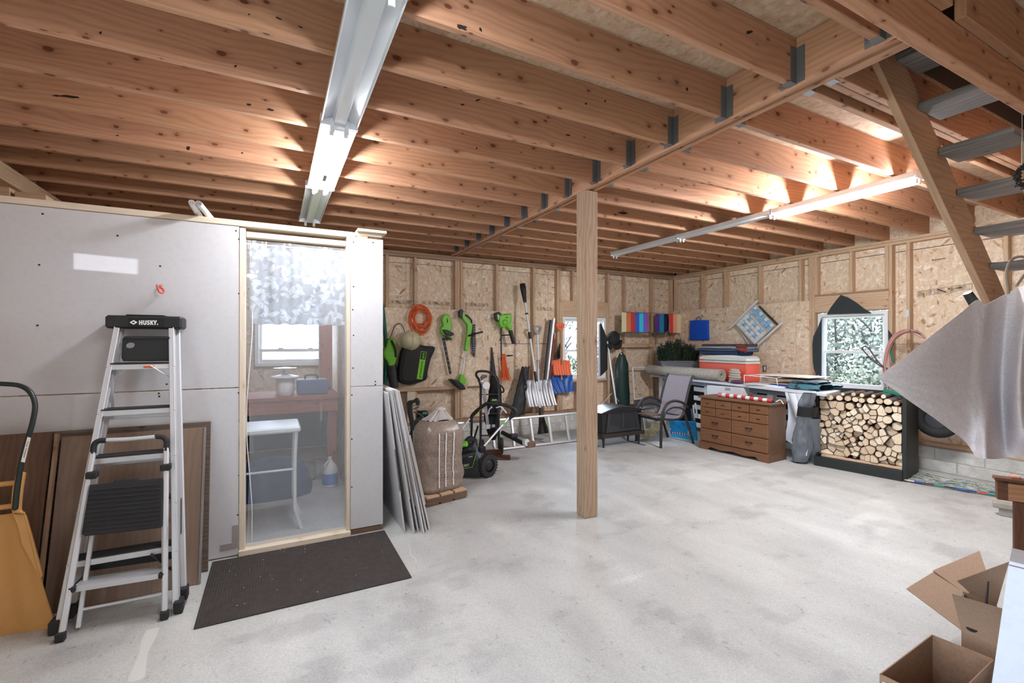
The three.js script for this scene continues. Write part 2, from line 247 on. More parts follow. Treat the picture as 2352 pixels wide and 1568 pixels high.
// ceiling: joists, hangers, subfloor sheets
const ceiling = struct('ceiling');
const OPEN = { x0: 2.52, x1: 5.5, z0: -1.276, z1: -0.89 };   // stair opening
{
  const zk = []; for (let k = 0; k < 13; k++) zk.push(-1.43 - 0.4064 * k);
  const left = [...zk, -1.045, -0.82, -0.41, 0, 0.41, 0.81, 1.22, 1.63, 2.03, 2.44], right = [...zk, -1.297, -1.337, -0.82, -0.41, 0, 0.41, 0.81, 1.22, 1.63, 2.03, 2.44];
  const t = 0.019; let n = 0;
  const joist = (x0, x1, z) => part('joist', boxG(x0, x1, HB, HB + JH, z - t, z + t, 0.003), M.joist[n++ % 3], ceiling);
  for (const z of left) joist(XL, 2.362, z);
  for (const z of right) { if (z > OPEN.z0 && z < OPEN.z1) { joist(2.478, OPEN.x0 - 0.04, z); joist(OPEN.x1 + 0.04, XR + 0.09, z); } else joist(2.478, XR + 0.09, z); }
  part('header', boxG(OPEN.x0 - 0.04, OPEN.x0, HB, HB + JH, OPEN.z0, OPEN.z1), M.joist[1], ceiling); part('header', boxG(OPEN.x1, OPEN.x1 + 0.04, HB, HB + JH, OPEN.z0, OPEN.z1), M.joist[0], ceiling);
  // reddish dropped board under the near joist
  part('dropped_board', boxG(1.3, 6.9, 2.665, HB - 0.001, -0.885, -0.836, 0.004), std({ map: TX.joist, color: lc(0.95, 0.74, 0.66) }), ceiling, 'rust-brown board hung under the joists');
  // steel joist hangers on both sides of the beam
  const hang = (sx) => { const x0 = sx < 0 ? 2.362 - 0.05 : 2.478, x1 = x0 + 0.05, f = sx < 0 ? 2.362 : 2.478; return join([cbox((x0 + x1) / 2, HB - 0.002, 0, 0.062, 0.003, 0.044), cbox((x0 + x1) / 2, HB + 0.09, 0.0205, 0.05, 0.18, 0.002), cbox((x0 + x1) / 2, HB + 0.09, -0.0205, 0.05, 0.18, 0.002), cbox(f + sx * 0.0015, HB + 0.09, 0.041, 0.003, 0.18, 0.04), cbox(f + sx * 0.0015, HB + 0.09, -0.041, 0.003, 0.18, 0.04)]); };
  const hl = hang(-1), hr = hang(1), hm = solid(0.22, 0.23, 0.25, 0.5, 0.7);
  for (const z of zk.concat([-1.045])) { const o = part('joist_hanger', hl, hm, ceiling); o.position.z = z; }
  for (const z of zk.concat([-1.317])) { const o = part('joist_hanger', hr, hm, ceiling); o.position.z = z; }
  // subfloor sheets
  let rects = []; let row = 0; for (let z = ZB - 0.09; z < ZF; z += 1.22, row++) for (let x = XL - 0.09 - (row % 2) * 1.22; x < XR + 0.09; x += 2.44) rects.push([Math.max(x, XL - 0.09), Math.min(x + 2.437, XR + 0.09), z, Math.min(z + 1.217, ZF + 0.09)]);
  const out = []; for (const [a, b, c, d] of rects) { const o = OPEN; if (b <= o.x0 || a >= o.x1 || d <= o.z0 || c >= o.z1) { out.push([a, b, c, d]); continue; } if (a < o.x0) out.push([a, o.x0, c, d]); if (b > o.x1) out.push([o.x1, b, c, d]); const m0 = Math.max(a, o.x0), m1 = Math.min(b, o.x1); if (c < o.z0) out.push([m0, m1, c, o.z0]); if (d > o.z1) out.push([m0, m1, o.z1, d]); }
  for (const [a, b, c, d] of out) if (b - a > 0.02 && d - c > 0.02) part('subfloor_panel', boxG(a, b, HB + JH, HB + JH + 0.018, c, d), M.osbDull, ceiling);
  // the stairwell's walls and ceiling on the floor above
  const up = M.drywall, y0 = HB + JH + 0.018, y1 = 5.3, o = OPEN;
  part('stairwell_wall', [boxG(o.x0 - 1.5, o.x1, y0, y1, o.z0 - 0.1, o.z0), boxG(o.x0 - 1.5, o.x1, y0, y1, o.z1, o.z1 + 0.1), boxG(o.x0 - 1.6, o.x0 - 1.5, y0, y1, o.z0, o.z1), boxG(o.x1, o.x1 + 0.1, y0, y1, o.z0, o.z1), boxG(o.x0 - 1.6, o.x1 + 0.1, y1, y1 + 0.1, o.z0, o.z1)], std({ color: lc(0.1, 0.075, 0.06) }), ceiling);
  part('roof_deck', [boxG(XL - 0.1, OPEN.x0 - 1.6, HB + JH + 0.02, HB + JH + 0.12, ZB - 0.1, ZF + 0.1), boxG(OPEN.x1 + 0.1, XR + 0.1, HB + JH + 0.02, HB + JH + 0.12, ZB - 0.1, ZF + 0.1), boxG(OPEN.x0 - 1.6, OPEN.x1 + 0.1, HB + JH + 0.02, HB + JH + 0.12, ZB - 0.1, OPEN.z0 - 0.1), boxG(OPEN.x0 - 1.6, OPEN.x1 + 0.1, HB + JH + 0.02, HB + JH + 0.12, OPEN.z1 + 0.1, ZF + 0.1)], M.osbDull, ceiling);
}
// girder of three planks and the post that carries it
{
  const g = thing('support_beam', 'three-ply wooden girder running under the joists to the back wall', 'beam');
  [[2.364, 2.397, 0], [2.404, 2.436, 0.011], [2.443, 2.476, 0.003]].forEach(([a, b, d], i) => part('plank', boxG(a, b, HB - 0.012 + d, HB + JH - 0.001, ZB + 0.02, -0.90, 0.003), M.joist[i], g));
  const p = thing('support_post', 'square rough-sawn wooden post standing alone in the middle of the floor', 'post');
  part('timber', boxG(2.352, 2.485, 0, HB - 0.013, -3.32, -3.187, 0.006), M.post, p);
}
// framed walls: list of studs and sheets in the wall's own axes
function sheets(parent, name, m, rects, put) { for (const [a, b, c, d] of rects) part(name, put(a, b, c, d), m, parent); }
const wb = struct('wall_back');
{
  const Z = (d0, d1) => [ZB - d1, ZB - d0], S = 0.089;
  const stud = (x, y0, y1, w = 0.038) => part('stud', boxG(x - w / 2, x + w / 2, y0, y1, ZB - S, ZB, 0.003), M.stud, wb);
  const WIN = [4.40, 5.33, 0.86, 1.95], W3 = [-0.22, 0.66, 1.2, 2.1];
  // outer sheathing, cut round the two windows
  const cuts = [WIN, W3]; let rr = []; for (let x = XL - 0.1; x < XR + 0.1; x += 1.22) for (const [c, d] of [[0.26, 1.48], [1.484, 2.66], [2.666, HB + JH]]) rr.push([x + 0.001, Math.min(x + 1.218, XR + 0.1), c, d]);
  const sub = (list, [a0, a1, b0, b1]) => { const o = []; for (const [a, b, c, d] of list) { if (b <= a0 || a >= a1 || d <= b0 || c >= b1) { o.push([a, b, c, d]); continue; } if (a < a0) o.push([a, a0, c, d]); if (b > a1) o.push([a1, b, c, d]); const m0 = Math.max(a, a0), m1 = Math.min(b, a1); if (c < b0) o.push([m0, m1, c, b0]); if (d > b1) o.push([m0, m1, b1, d]); } return o.filter(r => r[1] - r[0] > 0.01 && r[3] - r[2] > 0.01); };
  wb.sub = sub; for (const c of cuts) rr = sub(rr, c);
  sheets(wb, 'sheathing_panel', M.osb, rr, (a, b, c, d) => boxG(a, b, c, d, ZB - S - 0.012, ZB - S));
  part('building_paper', sub(sub([[XL - 0.1, XR + 0.1, 0.2, HB + JH]], WIN), W3).map(([a, b, c, d]) => boxG(a, b, c, d, ZB - S - 0.0128, ZB - S - 0.0122)), M.black, wb);
  part('siding', sub(sub([[XL - 0.1, XR + 0.1, -0.12, HB + JH]], WIN), W3).map(([a, b, c, d]) => boxG(a, b, c, d, ZB - S - 0.045, ZB - S - 0.013)), M.vinyl, wb);
  for (const x of [-1.2, -0.8, -0.42, 0.7, 1.42, 1.83, 2.46, 2.50, 2.545, 3.15, 3.83, 5.78, 6.46, 6.98]) stud(x, 0.34, 2.745);
  stud(4.30, 0.34, 2.745); stud(4.342, 0.34, 2.745); stud(4.382, 0.34, 2.14); stud(5.352, 0.34, 2.14); stud(5.392, 0.34, 2.745); stud(4.62, 2.23, 2.745); stud(4.98, 2.23, 2.745); stud(4.7, 0.34, 0.82); stud(5.05, 0.34, 0.82);
  part('window_header', boxG(4.362, 5.372, 1.955, 2.225, ZB - S, ZB - 0.004, 0.003), M.stud, wb); part('rough_sill', boxG(4.362, 5.372, 0.82, 0.858, ZB - S, ZB + 0.02, 0.003), M.stud, wb);
  for (const [y0, y1] of [[2.745, 2.782], [2.784, HB - 0.001]]) part('top_plate', boxG(XL, XR + 0.09, y0, y1, ZB - S, ZB, 0.003), M.plate, wb);
  part('bottom_plate', boxG(XL, XR + 0.09, 0.302, 0.34, ZB - S, ZB + 0.05, 0.003), M.plate, wb);
  part('rim_joist', boxG(XL, XR + 0.09, HB, HB + JH, ZB - S, ZB - 0.05), M.joist[1], wb);
  // inner sheets on the near half of the wall
  for (const [a, b] of [[0.79, 1.95], [1.953, 3.175]]) part('lining_panel', boxG(a, b, 0.83, 2.0, ZB + 0.001, ZB + 0.012), M.osb, wb);
  part('ledger_board', boxG(1.0, 2.62, 0.80, 0.845, ZB + 0.001, ZB + 0.05, 0.003), M.stud, wb); part('cleat', boxG(1.70, 1.82, 0.34, 0.8, ZB + 0.001, ZB + 0.03, 0.003), M.pale, wb);
  // block footing
  for (let c = 0; c < 2; c++) for (let x = XL + (c ? -0.2 : 0); x < XR; x += 0.41) part('block', boxG(Math.max(x, XL), Math.min(x + 0.4, XR), c * 0.151 + 0.002, c * 0.151 + 0.146, ZB - 0.09, ZB + 0.06, 0.004), M.block, wb);
  part('mortar', boxG(XL, XR, 0, 0.302, ZB - 0.09, ZB + 0.054), M.mortar, wb);
}
const wr = struct('wall_right');
{
  const S = 0.089, sub = wb.sub, WIN = [-3.90, -3.02, 0.84, 1.93], box = (z0, z1, y0, y1, d0, d1, ch) => boxG(XR + d0, XR + d1, y0, y1, z0, z1, ch);
  const stud = (z, y0, y1, w = 0.038) => part('stud', box(z - w / 2, z + w / 2, y0, y1, 0, S, 0.003), M.stud, wr);
  let rr = []; for (let z = ZB; z < ZF; z += 1.22) for (const [c, d] of [[0.26, 1.48], [1.484, 2.655], [2.663, HB + JH]]) rr.push([z + 0.001, Math.min(z + 1.218, ZF), c, d]);
  sheets(wr, 'sheathing_panel', M.osb, sub(rr, WIN), (a, b, c, d) => box(a, b, c, d, S, S + 0.012));
  part('building_paper', sub([[ZB - 0.1, ZF + 0.1, 0.2, HB + JH]], WIN).map(([a, b, c, d]) => box(a, b, c, d, S + 0.0122, S + 0.0128)), solid(0.01, 0.015, 0.05), wr);
  part('siding', sub([[ZB - 0.1, ZF + 0.1, -0.12, HB + JH]], WIN).map(([a, b, c, d]) => box(a, b, c, d, S + 0.013, S + 0.045)), M.vinyl, wr);
  for (const z of [-6.57, -5.915, -5.424, -4.78, -4.13, -2.995, -2.81, -1.95, -1.35, -0.75, -0.15, 0.45, 1.05, 1.65, 2.25]) stud(z, 0.31, 2.745);
  stud(-3.985, 0.31, 2.745); stud(-3.945, 0.31, 2.745); stud(-3.905, 2.195, 2.745); stud(-3.45, 2.195, 2.745); stud(-3.035, 2.195, 2.745); stud(-3.45, 0.31, 0.80);
  part('window_header', box(-3.925, -3.016, 1.935, 2.17, 0.004, S, 0.003), M.stud, wr); part('header_plate', box(-3.925, -3.016, 2.172, 2.195, 0, S, 0.003), M.plate, wr); part('rough_sill', box(-3.925, -3.016, 0.80, 0.838, 0, S, 0.003), M.stud, wr);
  for (const [y0, y1] of [[2.745, 2.782], [2.784, HB - 0.001]]) part('top_plate', box(ZB, ZF, y0, y1, 0, S, 0.003), M.stud, wr);
  part('bottom_plate', box(ZB, ZF, 0.272, 0.31, -0.06, S, 0.003), M.stud, wr); part('rim_joist', box(ZB, ZF, HB, HB + JH, 0.091, 0.13), M.joist[1], wr);
  const seams = [-6.59, -5.92, -5.42, -5.05, -4.66, -4.42, -4.19, -3.995]; for (let i = 0; i < seams.length - 1; i++) part('lining_panel', box(seams[i] + 0.0015, seams[i + 1] - 0.0015, 0.33, 2.12 + 0.003 * (i % 2), -0.012, -0.001), M.osb, wr);
  for (let c = 0; c < 2; c++) for (let z = ZB + (c ? -0.2 : 0); z < ZF; z += 0.43) part('block', box(Math.max(z, ZB), Math.min(z + 0.42, ZF), c * 0.136 + 0.002, c * 0.136 + 0.13, -0.14, S, 0.004), M.block, wr);
  part('mortar', box(ZB, ZF, 0, 0.271, -0.134, S), M.mortar, wr);
  // long nails left in the sheathing
  for (const [x, y, x2, y2] of [[2142, 597, 2210, 588], [2180, 663, 2240, 662]]) { const a = onX(x, y, XR + 0.03), b = onX(x2, y2, XR + S); part('nail', [rod(a, V(XR + S, a.y + 0.01, a.z + 0.1), 0.003), rod(a, a.clone().add(V(-0.004, 0, 0)), 0.008)], std({ color: lc(0.12, 0.035, 0.03) }), wr); }
}
// left and rear walls (behind the lens): sheathing on studs; a slit shaped for the sun patch, and a door opening added for daylight
const wl = struct('wall_left'), ADDED_DOOR = [-0.8, 0.8, 0, 2.06];
{
  const SL = [-3.0, -2.68, 1.99, 2.09], box = (z0, z1, y0, y1, d0, d1, ch) => boxG(XL - d1, XL - d0, y0, y1, z0, z1, ch);
  part('sheathing', wb.sub(wb.sub([[ZB - 0.1, ZF + 0.1, -0.12, HB + JH]], SL), ADDED_DOOR).map(([a, b, c, d]) => box(a, b, c, d, 0.089, 0.13)), M.osbDull, wl);
  for (let z = ZB; z < ZF; z += 0.61) if ((z < -3.1 || z > -2.6) && (z < ADDED_DOOR[0] - 0.03 || z > ADDED_DOOR[1] + 0.03)) part('stud', box(z - 0.019, z + 0.019, 0.04, 2.745, 0, 0.089), M.stud, wl);
  part('top_plate', box(ZB, ZF, 2.745, HB - 0.001, 0, 0.089), M.stud, wl); part('bottom_plate', [box(ZB, ADDED_DOOR[0], 0, 0.04, 0, 0.089), box(ADDED_DOOR[1], ZF, 0, 0.04, 0, 0.089)], M.stud, wl);
  part('collar_plate', boxG(XL, XL + 0.09, HB - 0.13, HB - 0.001, -6.5, -3.85, 0.004), M.stud, wl);
  part('collar_block', boxG(-1.62, -1.40, 2.363, 2.425, -3.90, -3.80, 0.003), M.plate, wl); part('collar_block', boxG(-1.38, -1.24, 2.363, 2.405, -3.92, -3.80, 0.003), M.plate, wl);
}
const wf = struct('wall_rear');
part('sheathing', boxG(XL - 0.13, XR + 0.13, -0.12, HB + JH, ZF, ZF + 0.13), M.osbDull, wf);
for (let x = XL; x < XR; x += 0.61) part('stud', boxG(x - 0.019, x + 0.019, 0.04, 2.75, ZF - 0.089, ZF), M.stud, wf);
{ const g = struct('added_door_1'), d = ADDED_DOOR; for (const z of [d[0], d[1] - 0.04]) part('jamb', boxG(XL - 0.14, XL + 0.01, 0, d[3], z, z + 0.04, 0.003), M.pale, g); part('lintel', boxG(XL - 0.139, XL + 0.009, d[3] - 0.04, d[3] - 0.001, d[0] + 0.04, d[1] - 0.04, 0.003), M.pale, g); part('sun_blocking_wing', boxG(XL - 2.4, XL - 0.14, -0.3, 2.6, d[1] + 0.2, d[1] + 0.3), M.vinyl, wl); }  // unseen door added for daylight; wing wall outside added to block the sun
// ---------- windows: white vinyl double-hung frames ----------
function win(name, w, h, mid, put) {   // local x across, y up, z out of the room towards the viewer
  const g = struct(name), P = (n, list, m, parent = g, l) => part(n, mat4(join(list), put), m, parent, l);
  const fr = (x0, x1, y0, y1, t, z0, z1) => [boxG(x0, x1, y0, y0 + t, z0, z1, 0.003), boxG(x0, x1, y1 - t, y1, z0, z1, 0.003), boxG(x0, x0 + t, y0 + t, y1 - t, z0, z1, 0.003), boxG(x1 - t, x1, y0 + t, y1 - t, z0, z1, 0.003)];
  P('window_frame', fr(0, w, 0, h, 0.045, -0.10, 0.015), M.vinyl);
  const up = P('upper_sash', fr(0.046, w - 0.046, mid - 0.02, h - 0.046, 0.036, -0.075, -0.045), M.vinyl), lo = P('lower_sash', fr(0.046, w - 0.046, 0.046, mid + 0.022, 0.04, -0.042, -0.008), M.vinyl);
  P('pane', [boxG(0.082, w - 0.082, mid + 0.016, h - 0.082, -0.061, -0.059)], glass, up); P('pane', [boxG(0.086, w - 0.086, 0.086, mid - 0.018, -0.026, -0.024)], glass, lo);
  P('sash_lock', [boxG(w * 0.3, w * 0.3 + 0.06, mid + 0.022, mid + 0.036, -0.04, -0.012, 0.003), boxG(w * 0.7, w * 0.7 + 0.06, mid + 0.022, mid + 0.036, -0.04, -0.012, 0.003)], M.vinyl);
  return g;
}
win('window_1', 0.86, 1.07, 0.52, frame(V(XR + 0.03, 0.85, -3.89), V(0, 0, 1), V(0, 1, 0)));
win('window_2', 0.93, 1.09, 0.5, frame(V(4.40, 0.86, ZB - 0.02), V(1, 0, 0), V(0, 1, 0)));
win('window_3', 0.88, 0.9, 0.2, frame(V(-0.22, 1.2, ZB - 0.02), V(1, 0, 0), V(0, 1, 0)));
// ---------- the small room behind the drywall ----------
const wp = struct('wall_partition');
{
  const zf = ZP, zb = ZP - 0.012, dw = (x0, x1, y0, y1) => part('drywall_sheet', boxG(x0, x1, y0, y1, zb, zf, 0.002), M.drywall, wp);
  dw(XL + 0.002, -0.222, 1.187, 2.318); dw(XL + 0.002, -0.222, 0.012, 1.180); dw(0.527, 0.776, 1.158, 2.326); dw(0.527, 0.776, 0.045, 1.154);
  const ld = (n, x0, x1, y0, y1, z0, z1, m = M.pale) => part(n, boxG(x0, x1, y0, y1, z0, z1, 0.003), m, wp);
  for (const x of [-1.8, -1.4, -1.0, -0.6]) ld('stud', x - 0.019, x + 0.019, 0.04, 2.32, zb - 0.09, zb - 0.001);
  ld('door_stud', -0.220, -0.182, 0.042, 2.31, zb - 0.09, zf + 0.004); ld('door_stud', 0.497, 0.525, 0.042, 2.33, zb - 0.09, zf + 0.006); ld('stud', 0.72, 0.758, 0.04, 2.32, zb - 0.09, zb - 0.001);
  ld('top_plate', XL, 0.565, 2.322, 2.362, zb - 0.09, zf + 0.004); ld('door_header', -0.180, 0.496, 2.255, 2.296, zb - 0.075, zf - 0.03);
  ld('top_plate', 0.57, 0.77, 2.345, 2.372, zb - 0.12, zb + 0.002); ld('spacer', 0.57, 0.66, 2.328, 2.344, zb - 0.09, zf - 0.01, M.stud); ld('spacer', 0.665, 0.74, 2.328, 2.342, zb - 0.09, zf - 0.012, M.darkWood);
  part('offcut', boxG(0.575, 0.80, 2.373, 2.393, zb - 0.10, zf + 0.03, 0.003), M.pale, wp);
  ld('door_sill', -0.222, 0.527, 0.001, 0.042, zb - 0.09, zf + 0.03); ld('bottom_plate', XL, -0.224, 0.001, 0.040, zb - 0.09, zb - 0.001); ld('bottom_plate', 0.528, 0.77, 0.001, 0.038, zb - 0.09, zf - 0.004, M.darkWood);
  // side wall of the small room
  part('side_drywall', boxG(0.762, 0.774, 0.012, 2.33, ZB + 0.02, zb - 0.002), M.drywall, wp);
  for (let z = ZB + 0.1; z < zb - 0.2; z += 0.5) part('stud', boxG(0.67, 0.76, 0.04, 2.33, z - 0.019, z + 0.019), M.stud, wp);
  part('inner_lining', boxG(0.655, 0.668, 0.02, 2.3, ZB + 0.02, zb - 0.1), M.osbDull, wp);
  // screws along the sheet edges
  const sc = rod(V(0, 0, 0), V(0, 0, 0.0012), 0.006, 0.006, 8), put = (px, py) => { const q = onZ(px, py, zf), o = part('screw', sc, M.nail, wp); o.position.set(q.x, q.y, zf); };
  for (const [x, y] of [[98, 491], [90, 608], [86, 747], [270, 541], [368, 611], [383, 882], [365, 903], [366, 910], [542, 530], [549, 549], [549, 674], [553, 873], [553, 892], [548, 902], [550, 965], [553, 992], [549, 1091], [546, 1182], [812, 556], [857, 557], [812, 658], [810, 711], [812, 770], [811, 845], [862, 876], [862, 883], [808, 907], [808, 1008], [808, 1118]]) put(x, y);
  // torn paper tape near the sill
  part('paper_tear', [boxG(-0.33, -0.225, 0.06, 0.10, zf, zf + 0.004), boxG(-0.26, -0.224, 0.10, 0.22, zf, zf + 0.003)], solid(0.34, 0.31, 0.29, 0.9), wp, 'torn grey facing paper at the sheet corner');
}
// ---------- fluorescent fixtures ----------
M.tube = std({ color: lc(0.9, 0.9, 0.9), emissive: lc(0.95, 0.98, 1.0), emissiveIntensity: 14 });
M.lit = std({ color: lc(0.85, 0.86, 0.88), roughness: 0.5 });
function fixture(x, z0, z1, lit, label, kind, pw = 1, side = 1) {
  const g = thing('fluorescent_fixture', label, 'light fixture', 'shop lights along the ceiling'), cz = (z0 + z1) / 2, L = z0 - z1, hw = kind === 'wide' ? 0.1 : 0.065, y = HB - 0.004;
  const prof = kind === 'wide' ? [[-hw, -0.055], [-hw, -0.03], [-hw * 0.42, 0], [hw * 0.42, 0], [hw, -0.03], [hw, -0.055], [hw * 0.94, -0.055], [hw * 0.92, -0.034], [hw * 0.40, -0.012], [hw * 0.32, -0.05], [-hw * 0.32, -0.05], [-hw * 0.40, -0.012], [-hw * 0.92, -0.034], [-hw * 0.94, -0.055]] : [[-hw, -0.05], [-hw, -0.01], [-hw * 0.6, 0], [hw * 0.6, 0], [hw, -0.01], [hw, -0.05], [hw * 0.4, -0.06], [-hw * 0.4, -0.06]];
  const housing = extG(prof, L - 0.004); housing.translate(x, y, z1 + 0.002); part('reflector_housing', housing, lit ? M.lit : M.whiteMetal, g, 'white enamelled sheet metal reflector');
  for (const z of [z0 - 0.006, z1 + 0.006]) part('end_cap', boxG(x - hw - 0.004, x + hw + 0.004, y - 0.062, y, z - 0.006, z + 0.006, 0.002), M.whiteMetal, g);
  const ys = y - (kind === 'wide' ? 0.086 : 0.078), tx = hw * 0.4;
  for (const s of [-1, 1]) for (const z of [z0 - 0.018, z1 + 0.018]) part('lamp_holder', boxG(x + s * tx - 0.012, x + s * tx + 0.012, ys - 0.016, y - 0.02, z - 0.006, z + 0.006, 0.002), M.whiteMetal, g);
  if (lit) {
    for (const s of [-1, 1]) { const t = part('tube', rod(V(x + s * tx, ys, z0 - 0.026), V(x + s * tx, ys, z1 + 0.026), 0.0155, 0.0155, 16), M.tube, g, 'glowing white fluorescent tube'); t.castShadow = false; }
    const a = new THREE.RectAreaLight(0xf4f8ff, FLUO * pw, hw * 1.7, L - 0.06); a.position.set(x, ys - 0.018, cz); a.lookAt(x, 0, cz); scene.add(a);
    for (const s of [-1, -0.33, 0.33, 1]) for (const k of [-1, 1]) { const pl = new THREE.PointLight(0xf4f8ff, FLUO * 0.0042 * pw * side, 0, 2); pl.position.set(x + k * (tx + 0.022), ys, cz + s * (L / 2 - 0.12)); pl.castShadow = true; pl.shadow.radius = 0.35; scene.add(pl); }
  }
  return g;
}
const FLUO = 85;
fixture(0.335, -1.655, -2.845, false, 'unlit white shop light with no tubes, overlapping the lit one beside the doorway', 'wide');
{ const g = fixture(0.335, -2.852, -4.055, true, 'lit white shop light hanging over the drywall doorway', 'wide', 0.5, 8); part('ballast_cover', boxG(0.335 - 0.034, 0.335 + 0.034, HB - 0.074, HB - 0.05, -4.03, -2.87, 0.003), M.lit, g); part('rocker_switch', boxG(0.335 - 0.012, 0.335 + 0.012, HB - 0.085, HB - 0.074, -3.78, -3.68, 0.002), M.black, g, 'small dark switch plate'); }
fixture(0.325, -4.062, -5.24, false, 'unlit white shop light reaching over the small room to the back', 'wide');
fixture(4.39, -1.68, -2.835, true, 'lit shop light on the ceiling beside the stair stringer', 'strip', 1.2, 10);
fixture(4.39, -2.842, -4.02, false, 'unlit white shop light strip following the lit one by the stairs', 'strip');
fixture(4.39, -4.027, -5.25, false, 'unlit white shop light strip at the far end, nearest the back wall', 'strip');
fixture(0.335, -0.44, -1.645, true, 'lit white shop light joined to the near end of the empty one', 'wide', 0.2, 9);
// ---------- tracing helpers: a frame on a known plane; photo pixels meet that plane ----------
function fr(o, r, u) { const R = r.clone().normalize(), N = R.clone().cross(u).normalize(), U = N.clone().cross(R).normalize(); return { o, r: R, u: U, n: N }; }
function hit(f, px, py, off = 0) { const d = ray(px, py), e = V(0, EYE, 0), p = f.o.clone().addScaledVector(f.n, off); const t = p.sub(e).dot(f.n) / d.dot(f.n); return e.addScaledVector(d, t); }
function loc(f, px, py, off = 0) { const q = hit(f, px, py, off).sub(f.o); return [q.dot(f.r), q.dot(f.u)]; }
const fm = (f, off = 0) => { const m = new THREE.Matrix4().makeBasis(f.r, f.u, f.n); m.setPosition(f.o.clone().addScaledVector(f.n, off)); return m; };
// an outline traced on plane f, pulled out from off to off + depth
function trace(f, pts, depth, off = 0, bevel = 0, curve = 0, holes = []) { const g = extG(pts.map(p => loc(f, p[0], p[1], off + depth * 0.7)), depth, bevel, holes.map(h => h.map(p => loc(f, p[0], p[1], off + depth * 0.7))), curve); return mat4(g, fm(f, off)); }
const tline = (f, pts, r, off = 0, n = 40, seg = 8) => tubeG(pts.map(p => hit(f, p[0], p[1], p[2] ?? off)), r, n, seg);
const tbars = (f, pts, r, off = 0) => barsG(pts.map(p => hit(f, p[0], p[1], p[2] ?? off)), r);
const X1 = V(1, 0, 0), Y1 = V(0, 1, 0), Z1 = V(0, 0, 1);
// print: lettering or a mark on a flat sheet
function decal(f, pts4, draw, w, h, off, mat = {}) { // pts4: pixels of the sheet's corners tl, tr, br, bl
  const t = canvasTex(w, h, draw); const P = pts4.map(p => hit(f, p[0], p[1], off)); const g = surfG((u, v) => { const a = P[3].clone().lerp(P[2], u), b = P[0].clone().lerp(P[1], u); return a.lerp(b, v); }, 1, 1);
  return [g, std({ map: t, roughness: 0.6, ...mat })];
}

